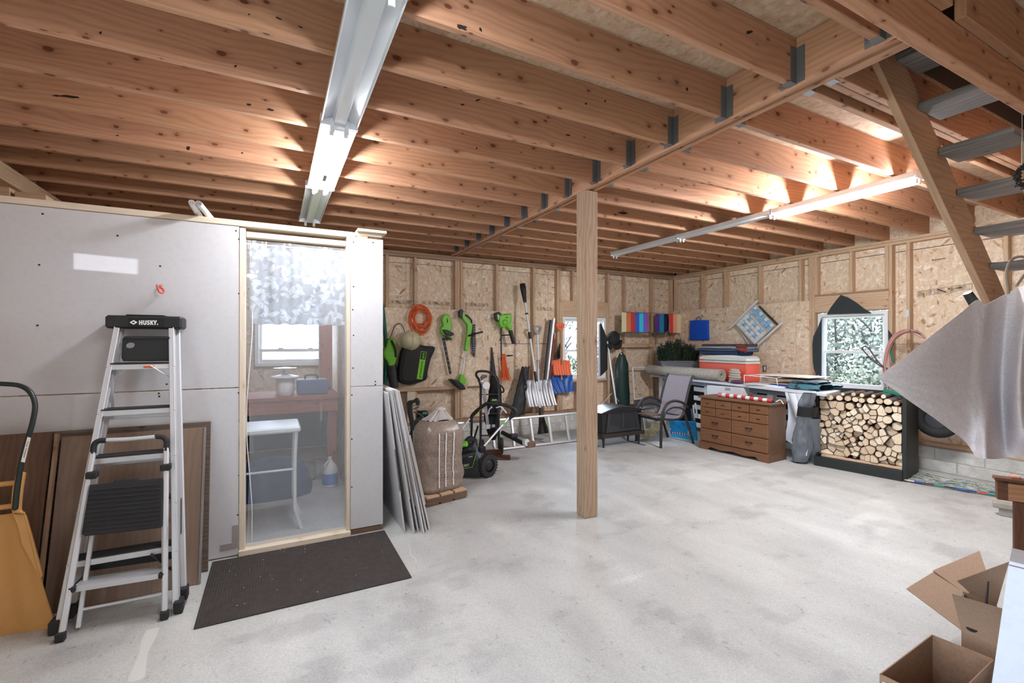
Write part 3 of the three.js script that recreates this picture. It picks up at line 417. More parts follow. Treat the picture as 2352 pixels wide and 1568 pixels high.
// ---------- stepladder ----------
{
  const g = thing('stepladder', 'tall aluminium stepladder with black top cap against the drywall', 'ladder');
  const FL = onY(128, 1452), FR = onY(411, 1404), TL = onZ(266, 753, -3.60), TR = onZ(400, 753, -3.60); TL.y = TR.y = (TL.y + TR.y) / 2; const H = TL.y;
  const rail = (a, b, w, t) => beamG(a, b, w, t, V(0, 0, 1), 0.004);
  const chan = (a, b, s) => join([rail(a, b, 0.062, 0.006), tr(rail(a, b, 0.006, 0.026), -s * 0.012, 0, 0.028), tr(rail(a, b, 0.006, 0.026), -s * 0.012, 0, -0.028)]);
  part('front_rail', chan(FL, TL, -1), M.aluDull, g); part('front_rail', chan(FR, TR, 1), M.aluDull, g);
  const dz = V(0, 0.0, -0.075), BL = FL.clone().lerp(TL, 0.03).add(dz).add(V(0.03, 0, 0)), BR = FR.clone().lerp(TR, 0.03).add(dz).add(V(0.012, 0, 0)); const CL = TL.clone().add(dz).add(V(0.012, -0.005, 0)), CR = TR.clone().add(dz).add(V(0.005, -0.005, 0));
  part('rear_rail', rail(BL, CL, 0.03, 0.03), M.aluDull, g); part('rear_rail', rail(BR, CR, 0.03, 0.03), M.aluDull, g);
  for (const p of [FL, FR, BL, BR]) { const y0 = p.y > 0.01 ? p.y - 0.02 : 0; part('foot', boxG(p.x - 0.022, p.x + 0.022, y0, y0 + 0.07, p.z - 0.036, p.z + 0.034, 0.006), M.rubber, g); }
  const cap = boxG(TL.x - 0.045, TR.x + 0.045, H - 0.005, H + 0.075, -3.745, -3.57, 0.012); part('top_cap', [cap, boxG(TL.x + 0.05, TR.x - 0.05, H + 0.075, H + 0.082, -3.73, -3.585, 0.003)], M.black, g, 'black moulded top cap');
  const fc = fr(V(0, 0, -3.569), X1, Y1);
  { const [dg, dm] = decal(fc, [[294, 731], [378, 731], [378, 750], [294, 750]], (c, w, h) => { c.fillStyle = '#060606'; c.fillRect(0, 0, w, h); c.fillStyle = '#f4f4f4'; c.beginPath(); c.moveTo(20, 54); c.lineTo(74, 22); c.lineTo(128, 54); c.lineTo(74, 86); c.fill(); c.fillStyle = '#060606'; c.beginPath(); c.moveTo(44, 54); c.lineTo(78, 40); c.lineTo(92, 60); c.lineTo(70, 64); c.fill(); c.fillStyle = '#f4f4f4'; c.font = 'bold 78px sans-serif'; c.textBaseline = 'middle'; c.strokeStyle = '#f4f4f4'; c.lineWidth = 5; c.fillText('HUSKY.', 142, 58, 340); c.strokeText('HUSKY.', 142, 58, 340); }, 500, 112, 0.0015); part('brand_print', dg, dm, g); }
  const at = (a, b, y) => a.clone().lerp(b, y / H);
  [0.335, 0.59, 0.85, 1.11, 1.375].forEach((y, i) => {
    const a = at(FL, TL, y), b = at(FR, TR, y), st = part('step', [boxG(a.x + 0.012, b.x - 0.012, y - 0.038, y - 0.004, a.z - 0.005, a.z + 0.034, 0.003), boxG(a.x + 0.012, b.x - 0.012, y - 0.012, y - 0.003, a.z - 0.06, a.z + 0.03, 0.003)], M.aluDull, g);
    part('tread', boxG(a.x + 0.014, b.x - 0.014, y - 0.003, y + 0.004, a.z - 0.06, a.z + 0.036, 0.002), M.rubber, st);
    for (const p of [a, b]) part('rivet', sphereG(p.x, y - 0.02, p.z + 0.034, 0.008, 0.008, 0.004, 8, 6), M.steel, st);
    if (i < 4) { const p = at(BL, CL, y - 0.05), q = at(BR, CR, y - 0.05); part('rear_brace', boxG(p.x, q.x, y - 0.07, y - 0.045, p.z - 0.008, p.z + 0.008, 0.002), M.aluDull, g); }
    if (i === 4) { part('warning_label', tr(boxG(a.x + 0.17, a.x + 0.33, y - 0.034, y - 0.012, a.z + 0.034, a.z + 0.0352), 0, 0, 0), solid(0.8, 0.78, 0.76), st, 'white warning sticker'); part('warning_label', boxG(a.x + 0.172, a.x + 0.225, y - 0.03, y - 0.016, a.z + 0.0352, a.z + 0.036), solid(0.7, 0.13, 0.05), st, 'orange warning block'); }
  });
  // spreader braces
  const y = 1.25; for (const [a, b, s] of [[at(FL, TL, 1.3), at(BL, CL, 1.1), 1], [at(FR, TR, 1.3), at(BR, CR, 1.1), -1]]) { part('spreader', beamG(a.clone().add(V(s * 0.02, 0, 0)), b.clone().add(V(s * 0.02, 0, 0)), 0.022, 0.004, X1), M.aluDull, g); part('knee_brace', beamG(a.clone().add(V(s * 0.02, -0.02, 0)), a.clone().add(V(s * 0.12, 0.06, 0)), 0.018, 0.005, Z1), M.aluDull, g); }
  part('knee_brace', beamG(at(FL, TL, 0.28).add(V(0.02, -0.09, -0.02)), at(FL, TL, 0.28).add(V(0.13, 0.03, -0.02)), 0.03, 0.006, Z1), M.black, g); part('knee_brace', beamG(at(FR, TR, 0.28).add(V(-0.02, -0.09, -0.02)), at(FR, TR, 0.28).add(V(-0.13, 0.03, -0.02)), 0.03, 0.006, Z1), M.black, g);
  part('side_label', boxG(FR.x + 0.003, FR.x + 0.0045, 0.42, 0.62, FR.z - 0.055, FR.z - 0.02), solid(0.05, 0.04, 0.04), g);
  // black paint tray resting on the top step between the rails
  const f2 = fr(V(0, 0, at(FL, TL, 1.4).z - 0.02), X1, Y1); const t = thing('paint_tray', 'black plastic paint tray standing on the ladder\'s top step', 'tray');
  part('tray_body', trace(f2, [[283, 829], [279, 822], [281, 778], [287, 772], [388, 772], [391, 777], [391, 829]], 0.018, 0, 0.005, 0, [[[289, 797], [297, 800], [306, 798], [310, 792], [307, 787], [297, 786], [290, 790]]]), M.black, t); part('rim', [trace(f2, [[281, 778], [287, 772], [388, 772], [391, 777], [388, 779], [287, 779]], 0.026, 0, 0.004)], M.black, t);
}
// ---------- folding step stool propped on the ladder ----------
{
  const A = onY(139, 1472), B = onY(378, 1421), g = thing('step_stool', 'folding aluminium step stool with black ribbed tread leaning on the stepladder', 'step stool');
  const r = B.clone().sub(A).normalize(), mid = A.clone().add(B).multiplyScalar(0.5), f = fr(A.clone(), r, V(0, 1, -0.27));
  const w = (x, y, o = 0) => hit(f, x, y, o);
  const LT = w(214, 1036), RT = w(382, 1026);
  part('leg', beamG(A, LT, 0.026, 0.026, f.n, 0.006), M.aluDull, g); part('leg', beamG(B, RT, 0.026, 0.026, f.n, 0.006), M.aluDull, g);
  for (const p of [A, B]) part('foot', boxG(p.x - 0.019, p.x + 0.019, 0, 0.045, p.z - 0.019, p.z + 0.019, 0.005), M.rubber, g);
  part('handle_bar', tubeG([w(238, 1011), w(300, 1008), w(365, 1002)], 0.012, 12, 10), M.aluDull, g);
  part('grip', tubeG([LT.clone().addScaledVector(f.u, -0.01), w(217, 1020), w(228, 1012), w(241, 1011)], 0.0145, 16, 10), M.rubber, g, 'black rubber corner grip'); part('grip', tubeG([RT.clone().addScaledVector(f.u, -0.02), w(383, 1014), w(375, 1004), w(360, 1002)], 0.0145, 16, 10), M.rubber, g, 'black rubber corner grip');
  const tread = part('tread', [trace(f, [[207, 1113], [262, 1106], [264, 1101], [318, 1097], [320, 1101], [372, 1097], [375, 1103], [373, 1207], [368, 1212], [196, 1231], [189, 1226]], 0.03, -0.012, 0.006)], M.rubber, g, 'black ribbed plastic platform');
  const ribs = []; for (let k = 0; k < 10; k++) { const t = k / 9, y0 = 1126 + t * 92, y1 = 1113 + t * 88; ribs.push(rod(w(204 - t * 12, y0, 0.02), w(368, y1, 0.02), 0.0035, 0.0035, 6)); } part('rib', ribs, M.rubber, tread);
  for (const [x, y] of [[212, 1090], [381, 1072]]) { const q = w(x, y); part('clamp', cbox(q.x, q.y, q.z, 0.05, 0.04, 0.045, 0.006), M.rubber, g); }
  // lower step folded out
  const a = w(166, 1348), b = w(372, 1316), d = V(0.02, 0.0, -0.10); const low = part('lower_step', surfG((u, v) => a.clone().lerp(b, u).addScaledVector(d, v), 1, 1, 0.028), M.aluDull, g); part('step_pad', [beamG(a.clone().add(V(0.03, 0.035, -0.16)), b.clone().add(V(0.02, 0.035, -0.16)), 0.05, 0.02, Y1)], M.rubber, low, 'black rubber riser strip');
  for (const q of [a, b]) part('step_corner', cbox(q.x, q.y - 0.01, q.z, 0.03, 0.03, 0.03, 0.005), M.rubber, g);
  part('rear_leg', beamG(A.clone().add(V(0.05, 0.02, -0.06)), LT.clone().add(V(0.02, -0.2, -0.03)), 0.02, 0.02, f.n), M.aluDull, g); part('rear_leg', beamG(B.clone().add(V(-0.01, 0.02, -0.06)), RT.clone().add(V(-0.02, -0.2, -0.03)), 0.02, 0.02, f.n), M.aluDull, g); part('cross_rod', rod(A.clone().add(V(0.05, 0.1, -0.085)), B.clone().add(V(-0.01, 0.1, -0.085)), 0.008), M.aluDull, g);
}
// ---------- yellow snow scoop ----------
{
  const g = thing('snow_scoop', 'big yellow plastic snow scoop with black bent handle leaning on boards', 'snow scoop');
  const A = onY(133, 1441), r = A.clone().sub(onY(0, 1472)).normalize(), f = fr(A, r, V(0, 1, -0.22)), yel = std({ map: TX.fine, color: lc(0.60, 0.32, 0.10), roughness: 0.5 });
  const L = (x, y) => loc(f, x, y), W = 0.66;
  // blade: shallow bowl, mirrored about its middle
  const cx = -W / 2, top = L(57, 1175)[1], half = v => mix(W / 2, L(57, 1175)[0] - cx, Math.pow(v, 0.85));
  part('blade', mat4(surfG((u, v) => { const s = u * 2 - 1, x = cx + s * half(v); return V(x, v * top, 0.012 - 0.07 * (1 - Math.pow(Math.abs(s), 3)) * (1 - 0.6 * v) + 0.008 * Math.max(0, Math.cos(s * 9.4)) * (1 - v * v)); }, 40, 14, 0.006), fm(f)), yel, g, 'yellow plastic scoop');
  for (const s of [0, 1]) { const mx = p => s ? [2 * cx - p[0], p[1]] : p; const T = (pts, d, o, b) => { const q = pts.map(p => mx(L(...p))); if (s) q.reverse(); return mat4(extG(q, d, b), fm(f, o)); };
    part('yoke', T([[57, 1178], [30, 1178], [28, 1152], [31, 1120], [38, 1092], [43, 1086], [55, 1083], [60, 1086], [54, 1120], [51, 1150], [50, 1170]], 0.03, -0.01, 0.006), yel, g);
    part('yoke', [T([[30, 1184], [32, 1178], [60, 1182], [66, 1200], [100, 1320], [94, 1330], [50, 1250], [40, 1205]], 0.02, -0.01, 0.005)], yel, g);
    const hp = [[40, 1165], [44, 1128], [49, 1090], [58, 1045], [68, 1010], [80, 968], [85, 930], [74, 902], [50, 887], [10, 883], [-30, 883]].map(p => mx(L(...p))); hp.push([cx, hp[hp.length - 1][1]]); part('handle', mat4(tubeG(hp.map(p => V(p[0], p[1], 0.03)), 0.0125, 80, 12), fm(f)), std({ color: lc(0.012, 0.022, 0.02), roughness: 0.35 }), g, 'glossy dark green-black bent tube'); }
  for (const [y, h] of [[1108, 5], [1160, 6]]) part('crossbar', mat4(rod(V(...L(40, y), 0.006), V(2 * cx - L(40, y)[0], L(40, y)[1], 0.006), 0.014, 0.014, 10), fm(f)), yel, g);
  { const [dg, dm] = decal(f, [[63, 1003], [71, 1005], [57, 1062], [48, 1060]], (c, w, h) => { c.fillStyle = '#e8e4dc'; c.fillRect(0, 0, w, h); c.fillStyle = '#1a1a1a'; c.save(); c.translate(w / 2, h / 2); c.rotate(Math.PI / 2); c.font = 'bold 44px sans-serif'; c.textAlign = 'center'; c.textBaseline = 'middle'; c.fillText('True Temper', 0, 0, h * 0.9); c.restore(); }, 64, 400, 0.043); part('handle_label', dg, dm, g, 'white printed label'); }
}
// ---------- boards leaning on the drywall ----------
{
  const ply = std({ map: woodTex(73, [138, 116, 100], [92, 72, 58], 4, 0.55) }), ply2 = std({ map: woodTex(67, [112, 84, 66], [56, 40, 31], 2, 0.9) }), ply3 = std({ map: woodTex(71, [124, 108, 96], [62, 50, 43], 4, 1.1) });
  const lean = (x0, x1, zb, h, zt, t) => { const b0 = V(0, 0, zb), up = V(0, h, zt - zb); const q = cbox(0, 0, 0, x1 - x0, up.length(), t, 0.002), m = new THREE.Matrix4().makeBasis(X1, up.clone().normalize(), X1.clone().cross(up.clone().normalize())); m.setPosition(V((x0 + x1) / 2, h / 2, (zb + zt) / 2)); q.applyMatrix4(m); return q; };
  const pr = (px, py, z) => onZ(px, py, z);
  const b1 = onY(478, 1311), b2 = onY(460, 1340);
  single('plywood_sheet', lean(-1.42, b1.x, b1.z, onZ(478, 968, -3.72).y, -3.735, 0.018), ply3, 'grey weathered plywood sheet with wavy grain, resting against the drywall', 'board');
  const bd = thing('plywood_board', 'brown plywood panel with thin edge batten behind the stepladder', 'board');
  part('panel', lean(pr(128, 1010, -3.6).x, b2.x, b2.z, onZ(435, 985, -3.66).y, -3.69, 0.016), ply, bd); part('batten', lean(b2.x - 0.012, b2.x + 0.002, b2.z + 0.002, onZ(435, 985, -3.66).y, -3.688, 0.022), M.greyWood, bd);
  const b3 = onY(100, 1425); single('dark_board', lean(-1.55, pr(112, 1000, -3.6).x, b3.z, onZ(60, 1000, -3.6).y, -3.66, 0.02), ply2, 'dark brown board with vertical grain behind the yellow scoop', 'board'); single('trim_strip', lean(pr(116, 1000, -3.6).x, pr(125, 1000, -3.6).x, b3.z - 0.03, onZ(120, 1000, -3.62).y, -3.668, 0.03), M.plate, 'narrow wooden strip standing between the leaning boards', 'board');
}
// ---------- floor mat ----------
{
  const rib = dataTex(64, 256, (u, v) => { const k = 96 + 70 * Math.sin(u * Math.PI * 2 * 4), q = 40 * HT[(Math.floor(u * 64) * 733 + Math.floor(v * 256) * 9241) & 65535]; return [k + q, k + q, k + q]; }, false, [0.06, 0.24]);
  const col = dataTex(256, 256, (u, v, i, j) => { const k = 0.85 + 0.3 * (fbm(u, v, 16, 16, 3, 44) - 0.5) + 0.35 * (HT[(i * 733 + j * 9241) & 65535] - 0.5); return [66 * k, 58 * k, 55 * k]; }, true, [0.5, 0.5]);
  const g = thing('floor_mat', 'dark brown ribbed rubber-backed mat on the concrete before the doorway', 'mat'); part('mat', boxG(-0.374, 0.780, 0.0005, 0.009, -3.722, -2.898, 0.003), std({ map: col, bumpMap: rib, bumpScale: 0.003, roughness: 0.85 }), g);
  const r = rng(91), cr = []; for (let i = 0; i < 30; i++) cr.push(rotG(cbox(0, 0, 0, 0.002 + r() * r() * 0.007, 0.0015, 0.002 + r() * 0.002), 'y', r() * 3).translate(-0.3 + r() * 1.0, 0.0105, -3.70 + Math.pow(r(), 2.2) * 0.75)); const d = part('plaster_crumbs', cr, M.white, g, 'white plaster crumbs'); d.userData.kind = 'stuff';
}
// ---------- red coat hook on the drywall ----------
{ const f = fr(V(0, 0, ZP), X1, Y1), g = thing('wall_hook', 'small red vinyl-coated hook screwed into the drywall', 'hook'); part('hook', tline(f, [[370, 656, 0], [369, 660, 0.02], [376, 666, 0.035], [374, 673, 0.05], [366, 670, 0.06], [360, 655, 0.06]], 0.0055, 0, 30), solid(0.7, 0.06, 0.03, 0.4), g); part('screw_plate', rod(hit(f, 370, 655, 0), hit(f, 370, 655, 0.004), 0.011, 0.011, 12), M.steel, g); }
// ---------- spare tubes on top of the partition ----------
for (const [px, py, dx, lab] of [[441, 468, 0.0, 'spare fluorescent tube standing straighter on the partition\'s top plate'], [457, 472, 0.10, 'spare fluorescent tube tilted outwards on the partition\'s top plate']]) { const p = onZ(px, py, ZP + 0.18), g = thing('spare_tube', lab, 'lamp tube', 'spare tubes on the partition'); const b = V(p.x + dx * 1.0, 2.384, ZP - 1.0), e = V(p.x, 2.384 + (p.y - 2.384), ZP + 0.18); e.y = Math.max(p.y, 2.40); const d = e.clone().sub(b).normalize(); part('glass_tube', rod(b, e, 0.019, 0.019, 16), M.white, g); part('end_cap', rod(e, e.clone().addScaledVector(d, 0.012), 0.0185, 0.0185, 16), M.alu, g); part('pin', [-1, 1].map(s => rod(e.clone().add(V(s * 0.007, 0, 0.012)), e.clone().add(V(s * 0.007, 0, 0.022)), 0.002)), M.steelDark, g); }
// ---------- leaning stack of drywall offcuts at the partition's end ----------
{
  const dm = [std({ map: TX.fine, color: lc(0.60, 0.59, 0.61) }), std({ map: TX.fine, color: lc(0.66, 0.65, 0.66) }), std({ map: TX.fine, color: lc(0.5, 0.46, 0.4) })];
  const S = [[931, 1223, 884, 903], [955, 1227, 892, 897], [966, 1226, 899, 896], [975, 1225, 906, 896], [983, 1223, 913, 897], [992, 1221, 921, 900]];
  const w = ['leaning against the small room', 'second from the small room', 'third from the small room', 'fourth from the small room', 'fifth from the small room', 'outermost, beside the plastic bale'];
  S.forEach(([bx, by, tx, ty], i) => { const b = onY(bx, by), t = onZ(tx, ty, b.z - 0.01); t.x = Math.max(t.x, 0.79 + 0.015 * i); const d = t.clone().sub(b), L = d.length(); d.normalize(); const n = V(d.y, -d.x, 0).normalize(); const q = cbox(0, L / 2, -0.6, 0.0125, L, 1.2 - 0.05 * (i % 3), 0.002), m = new THREE.Matrix4().makeBasis(n, d.clone(), Z1); m.setPosition(b.clone().add(V(-0.004, 0.001, 0))); const g = thing('drywall_offcut', 'drywall sheet on edge in the leaning stack, ' + w[i], 'drywall sheet', 'leaning drywall sheets'); part('sheet', mat4(q, m), dm[i % 2], g);
    part('edge_tape', mat4(cbox(0, L * 0.45, 0.001 - 0.0, 0.008, L * (0.3 + 0.1 * (i % 3)), 0.002), m), i % 2 ? dm[2] : solid(0.12, 0.11, 0.12), g, 'printed paper edge tape'); });
}
// ---------- tools hung on the back wall ----------
const BW = fr(V(0, 0, ZB + 0.012), X1, Y1);
const blk = M.black, grn = M.green, shaft = M.whiteMetal, dgrey = solid(0.035, 0.036, 0.04, 0.55), orange = solid(0.75, 0.13, 0.03, 0.6);
const nailOn = (g, x, y, out = 0.07) => part('nail', rod(hit(BW, x, y, 0.002), hit(BW, x, y, out), 0.004, 0.004, 6), M.nail, g);
// coiled orange cord
{ const g = thing('power_cable_coil', 'orange extension cord coiled on a nail above the hard hat', 'cord'), c = loc(BW, 965, 732, 0.04), r = rng(5), L = []; for (let k = 0; k < 14; k++) { const R = 0.115 + r() * 0.07, ox = (r() - 0.5) * 0.08, oy = (r() - 0.5) * 0.09, sq = 0.85 + r() * 0.4, ph = r() * 6; const pts = []; for (let i = 0; i < 14; i++) { const a = i / 14 * Math.PI * 2; pts.push(V(c[0] + ox + R * 0.92 * Math.cos(a + ph), c[1] + oy + R * sq * Math.sin(a + ph), 0.015 + 0.008 * k * 0.7 + 0.012 * Math.sin(2 * a + k))); } L.push(mat4(tubeG(pts, 0.0068, 60, 6, true), fm(BW))); } L.push(tline(BW, [[955, 745, 0.08], [956, 755, 0.09], [957, 765, 0.08]], 0.006)); part('cord_loops', L, orange, g); nailOn(g, 965, 712, 0.09); }
// hedge trimmer
{ const g = thing('hedge_trimmer', 'bright green hedge trimmer hanging blade down on the board wall', 'hedge trimmer');
  part('body', trace(BW, [[1014, 733], [1020, 722], [1029, 722], [1033, 730], [1036, 742], [1037, 752], [1035, 760], [1037, 770], [1034, 776], [1022, 776], [1018, 770], [1013, 764], [1013, 752], [1017, 748]], 0.09, 0.03, 0.016, 40, [[[1022, 729], [1028, 729], [1031, 742], [1024, 744]]]), grn, g, 'lime green housing');
  part('handle_grip', tline(BW, [[1022, 727, 0.09], [1029, 726, 0.1], [1033, 740, 0.1], [1031, 748, 0.09]], 0.013), blk, g); part('battery', trace(BW, [[1023, 731], [1028, 729], [1031, 741], [1025, 743]], 0.05, 0.05, 0.006), dgrey, g);
  part('hand_guard', [trace(BW, [[1016, 757], [1024, 757], [1040, 764], [1042, 769], [1036, 771], [1022, 768]], 0.14, 0.02, 0.008)], blk, g); part('hand_guard', trace(BW, [[1018, 770], [1026, 770], [1036, 777], [1037, 781], [1028, 780]], 0.10, 0.03, 0.006), blk, g);
  const bl = part('blade', trace(BW, [[1015, 776], [1021, 776], [1037, 855], [1035, 860], [1032, 858]], 0.012, 0.06, 0.003), blk, g, 'black toothed blade'); for (let k = 0; k < 7; k++) { const t = k / 6; part('tooth_hole', rod(hit(BW, mix(1019, 1034, t), mix(784, 850, t), 0.071), hit(BW, mix(1019, 1034, t), mix(784, 850, t), 0.0735), 0.006, 0.006, 8), M.aluDull, bl); } nailOn(g, 1021, 722, 0.08); }
// string trimmer
{ const g = thing('string_trimmer', 'green string trimmer with white shaft hanging on the board wall', 'string trimmer');
  part('upper_housing', trace(BW, [[1061, 716], [1066, 714], [1069, 726], [1077, 736], [1084, 744], [1084, 752], [1083, 762], [1080, 776], [1077, 790], [1073, 806], [1068, 806], [1067, 800], [1071, 776], [1073, 755], [1072, 745], [1064, 735], [1060, 726]], 0.07, 0.05, 0.012), grn, g, 'lime green motor housing');
  part('grip', tline(BW, [[1064, 722, 0.10], [1074, 726, 0.12], [1082, 735, 0.12], [1083, 744, 0.10]], 0.013), blk, g); part('battery', trace(BW, [[1054, 714], [1060, 710], [1063, 714], [1061, 729], [1055, 728]], 0.09, 0.05, 0.01), dgrey, g, 'black battery with pale label');
  part('shaft', rod(hit(BW, 1069, 806, 0.085), hit(BW, 1061, 862, 0.085), 0.013, 0.013, 12), shaft, g, 'white painted shaft'); part('auxiliary_handle', tline(BW, [[1074, 772, 0.1], [1082, 769, 0.16], [1092, 766, 0.2], [1108, 762, 0.2]], 0.014), blk, g);
  part('trimmer_head', trace(BW, [[1057, 860], [1063, 860], [1069, 868], [1071, 876], [1067, 882], [1060, 882], [1054, 876]], 0.08, 0.03, 0.014, 30), grn, g, 'pale green cutting head'); part('guard', trace(BW, [[1032, 871], [1044, 871], [1060, 880], [1068, 892], [1062, 895], [1056, 893], [1042, 881]], 0.12, 0.03, 0.012, 30), blk, g, 'black curved guard'); nailOn(g, 1072, 716, 0.1); }
// chainsaw bar cover and clip
{ const g = thing('blade_sheath', 'black serrated blade sheath hanging to the right of the string trimmer', 'sheath'), p = [[1085, 746], [1091, 744], [1093, 790], [1091, 815], [1089, 820], [1086, 815], [1084, 780]]; part('sheath', trace(BW, p, 0.03, 0.02, 0.005), dgrey, g); for (let k = 0; k < 12; k++) { const y = 750 + k * 5.3; part('ridge', rod(hit(BW, 1085.5, y, 0.051), hit(BW, 1091.5, y - 0.6, 0.051), 0.003, 0.003, 6), M.steel, g); } }
// leaf blower with battery
{ const g = thing('leaf_blower', 'small green leaf blower with black nozzle pointing down, beside the pole saw', 'leaf blower');
  part('body', trace(BW, [[1145, 725], [1152, 722], [1160, 722], [1168, 720], [1173, 722], [1173, 736], [1172, 744], [1176, 758], [1169, 758], [1163, 751], [1155, 753], [1147, 748], [1145, 738]], 0.13, 0.03, 0.02, 44, [[[1155, 726], [1166, 725], [1168, 732], [1160, 733], [1155, 731]]]), grn, g, 'lime green fan housing');
  part('fan_cover', tr(rotG(latheG([[0, 0.03], [0.03, 0.028], [0.05, 0.015], [0.056, 0]], 20), 'x', Math.PI / 2), ...hit(BW, 1160, 741, 0.155).toArray()), grn, g); part('grip', tline(BW, [[1154, 724, 0.1], [1162, 722, 0.11], [1171, 724, 0.11], [1173, 732, 0.1]], 0.012), blk, g);
  part('battery', trace(BW, [[1138, 719], [1145, 716], [1150, 720], [1151, 737], [1144, 739], [1138, 733]], 0.10, 0.04, 0.01), dgrey, g, 'black battery with a white label strip'); part('battery_label', trace(BW, [[1142, 723], [1146, 722], [1147, 733], [1144, 734]], 0.004, 0.139), solid(0.5, 0.6, 0.35), g); part('nozzle', trace(BW, [[1169, 757], [1176, 757], [1183, 788], [1178, 789]], 0.07, 0.05, 0.012), blk, g); nailOn(g, 1158, 722); }
// vacuum blower with bag
{ const g = thing('leaf_vacuum', 'green leaf vacuum hanging beside the drywall edge, with black tube', 'leaf vacuum');
  part('body', trace(BW, [[889, 781], [895, 777], [902, 777], [908, 786], [908, 792], [911, 800], [912, 812], [909, 826], [905, 838], [893, 840], [889, 830], [882, 820], [880, 806], [886, 796]], 0.16, 0.03, 0.025, 40), grn, g, 'lime green motor housing'); part('grip', tline(BW, [[900, 783, 0.2], [906, 795, 0.21], [909, 806, 0.2], [909, 818, 0.19]], 0.016), blk, g);
  part('blower_tube', [rod(hit(BW, 898, 838, 0.1), hit(BW, 906, 890, 0.09), 0.075, 0.055, 16)], dgrey, g); part('tube_collar', rod(hit(BW, 898, 841, 0.1), hit(BW, 899, 850, 0.1), 0.08, 0.08, 16), blk, g); part('hanger_wire', tline(BW, [[896, 776, 0.08], [905, 752, 0.04], [912, 744, 0.02], [921, 744, 0.02], [928, 757, 0.03], [930, 768, 0.04]], 0.006), dgrey, g); }
{ const g = thing('collection_bag', 'black fabric collection bag with lime printed stripe hanging under the hard hat', 'bag');
  const out = [[962, 789], [968, 794], [999, 797], [990, 824], [983, 852], [981, 868], [973, 875], [950, 882], [937, 884], [922, 880], [914, 872], [914, 852], [918, 820], [924, 800], [935, 790]];
  part('bag_cloth', trace(BW, out, 0.17, 0.015, 0.06, 60), std({ map: TX.fine, color: lc(0.014, 0.013, 0.013), roughness: 0.65 }), g); part('zip_edge', tline(BW, [[962, 791, 0.19], [980, 796, 0.19], [999, 798, 0.15]], 0.006), dgrey, g);
  { const [dg, dm] = decal(BW, [[967, 806], [980, 808], [970, 871], [957, 870]], (c, w, h) => { c.fillStyle = '#7ccf2a'; c.fillRect(0, 0, w, h); c.fillStyle = '#0a0a0a'; c.fillRect(8, 8, w - 16, h * 0.27); c.fillStyle = '#7ccf2a'; c.save(); c.translate(w / 2, h * 0.15); c.rotate(-Math.PI / 2); c.textAlign = 'center'; c.textBaseline = 'middle'; c.font = 'bold 60px sans-serif'; c.fillText('pro', 0, 0); c.restore(); c.fillStyle = '#0a0a0a'; c.save(); c.translate(w / 2, h * 0.64); c.rotate(-Math.PI / 2); c.textAlign = 'center'; c.textBaseline = 'middle'; c.font = 'bold 52px sans-serif'; c.fillText('greenworks', 0, 0, h * 0.62); c.restore(); }, 110, 480, 0.188, { polygonOffset: true, polygonOffsetFactor: -1 }); part('stripe_print', dg, dm, g, 'lime stripe with lettering'); } }
{ const g = thing('hard_hat', 'cream hard hat hanging on the wall over the black bag', 'hard hat'), c = hit(BW, 943, 783, 0.13), ivory = solid(0.55, 0.49, 0.3, 0.35);
  const sh = latheG([[0.0001, 0.155], [0.05, 0.15], [0.10, 0.125], [0.135, 0.07], [0.145, 0], [0.142, -0.012]], 28); sh.rotateX(Math.PI / 2 - 0.35); sh.rotateZ(0.2); part('shell', tr(sh, c.x, c.y, c.z - 0.01), ivory, g); part('brim', trace(BW, [[926, 795], [932, 806], [941, 809], [951, 806], [958, 795], [950, 800], [936, 800]], 0.03, 0.14, 0.008, 30), ivory, g); part('ridge', tubeG([-0.6, -0.3, 0, 0.3, 0.6].map(a => c.clone().add(V(0.02 * a, 0.155 * Math.sin(a * 1.5), 0.15 * Math.cos(a * 1.5) - 0.005))), 0.012, 20, 8), ivory, g); }
// green garden hose
{ const g = thing('garden_hose', 'green garden hose hanging in long loops beside the drywall edge', 'hose'), m = solid(0.0, 0.11, 0.07, 0.45), L = []; for (let k = 0; k < 5; k++) { const o = 0.05 + 0.035 * (k % 3), d = (k - 2) * 1.6; L.push(tline(BW, [[874 + d, 690, o], [879 + d * 0.9, 716, o], [884 + d * 0.7, 760, o], [887 + d * 0.6, 800, o + 0.02], [886 + d, 850, o], [880 + d, 892, o], [868 + d, 870, o], [866 + d, 780, o]], 0.0125, 60)); } part('hose_loops', L, m, g); nailOn(g, 874, 690, 0.12); }
// shears and cord hank
{ const g = thing('hedge_shears', 'black long-bladed shears hanging behind the hand truck', 'shears'); part('blade', trace(BW, [[1128, 797], [1131, 797], [1135, 830], [1140, 862], [1148, 890], [1141, 890], [1130, 850]], 0.006, 0.03, 0.001), blk, g); part('blade', trace(BW, [[1128, 799], [1131, 797], [1131, 840], [1127, 880], [1124, 880], [1127, 840]], 0.006, 0.02, 0.001), blk, g); nailOn(g, 1129, 799, 0.05); }
{ const g = thing('cord_hank', 'orange cord bundled in a hank on a black wall bracket', 'cord'), r = rng(12), L = []; for (let k = 0; k < 22; k++) { const a = (k / 21 - 0.5), e = r(); L.push(tline(BW, [[1157 + a * 5, 813, 0.06 + 0.03 * e], [1157 + a * 10, 830, 0.05 + 0.04 * e], [1159 + a * 15, 850, 0.05 + 0.04 * e], [1162 + a * 26, 866 + e * 10, 0.04 + 0.04 * e]], 0.0058, 16, 5)); } part('cord_strands', L, orange, g); part('wrap', tline(BW, [[1152, 818, 0.09], [1157, 820, 0.11], [1163, 817, 0.09]], 0.011), orange, g); }
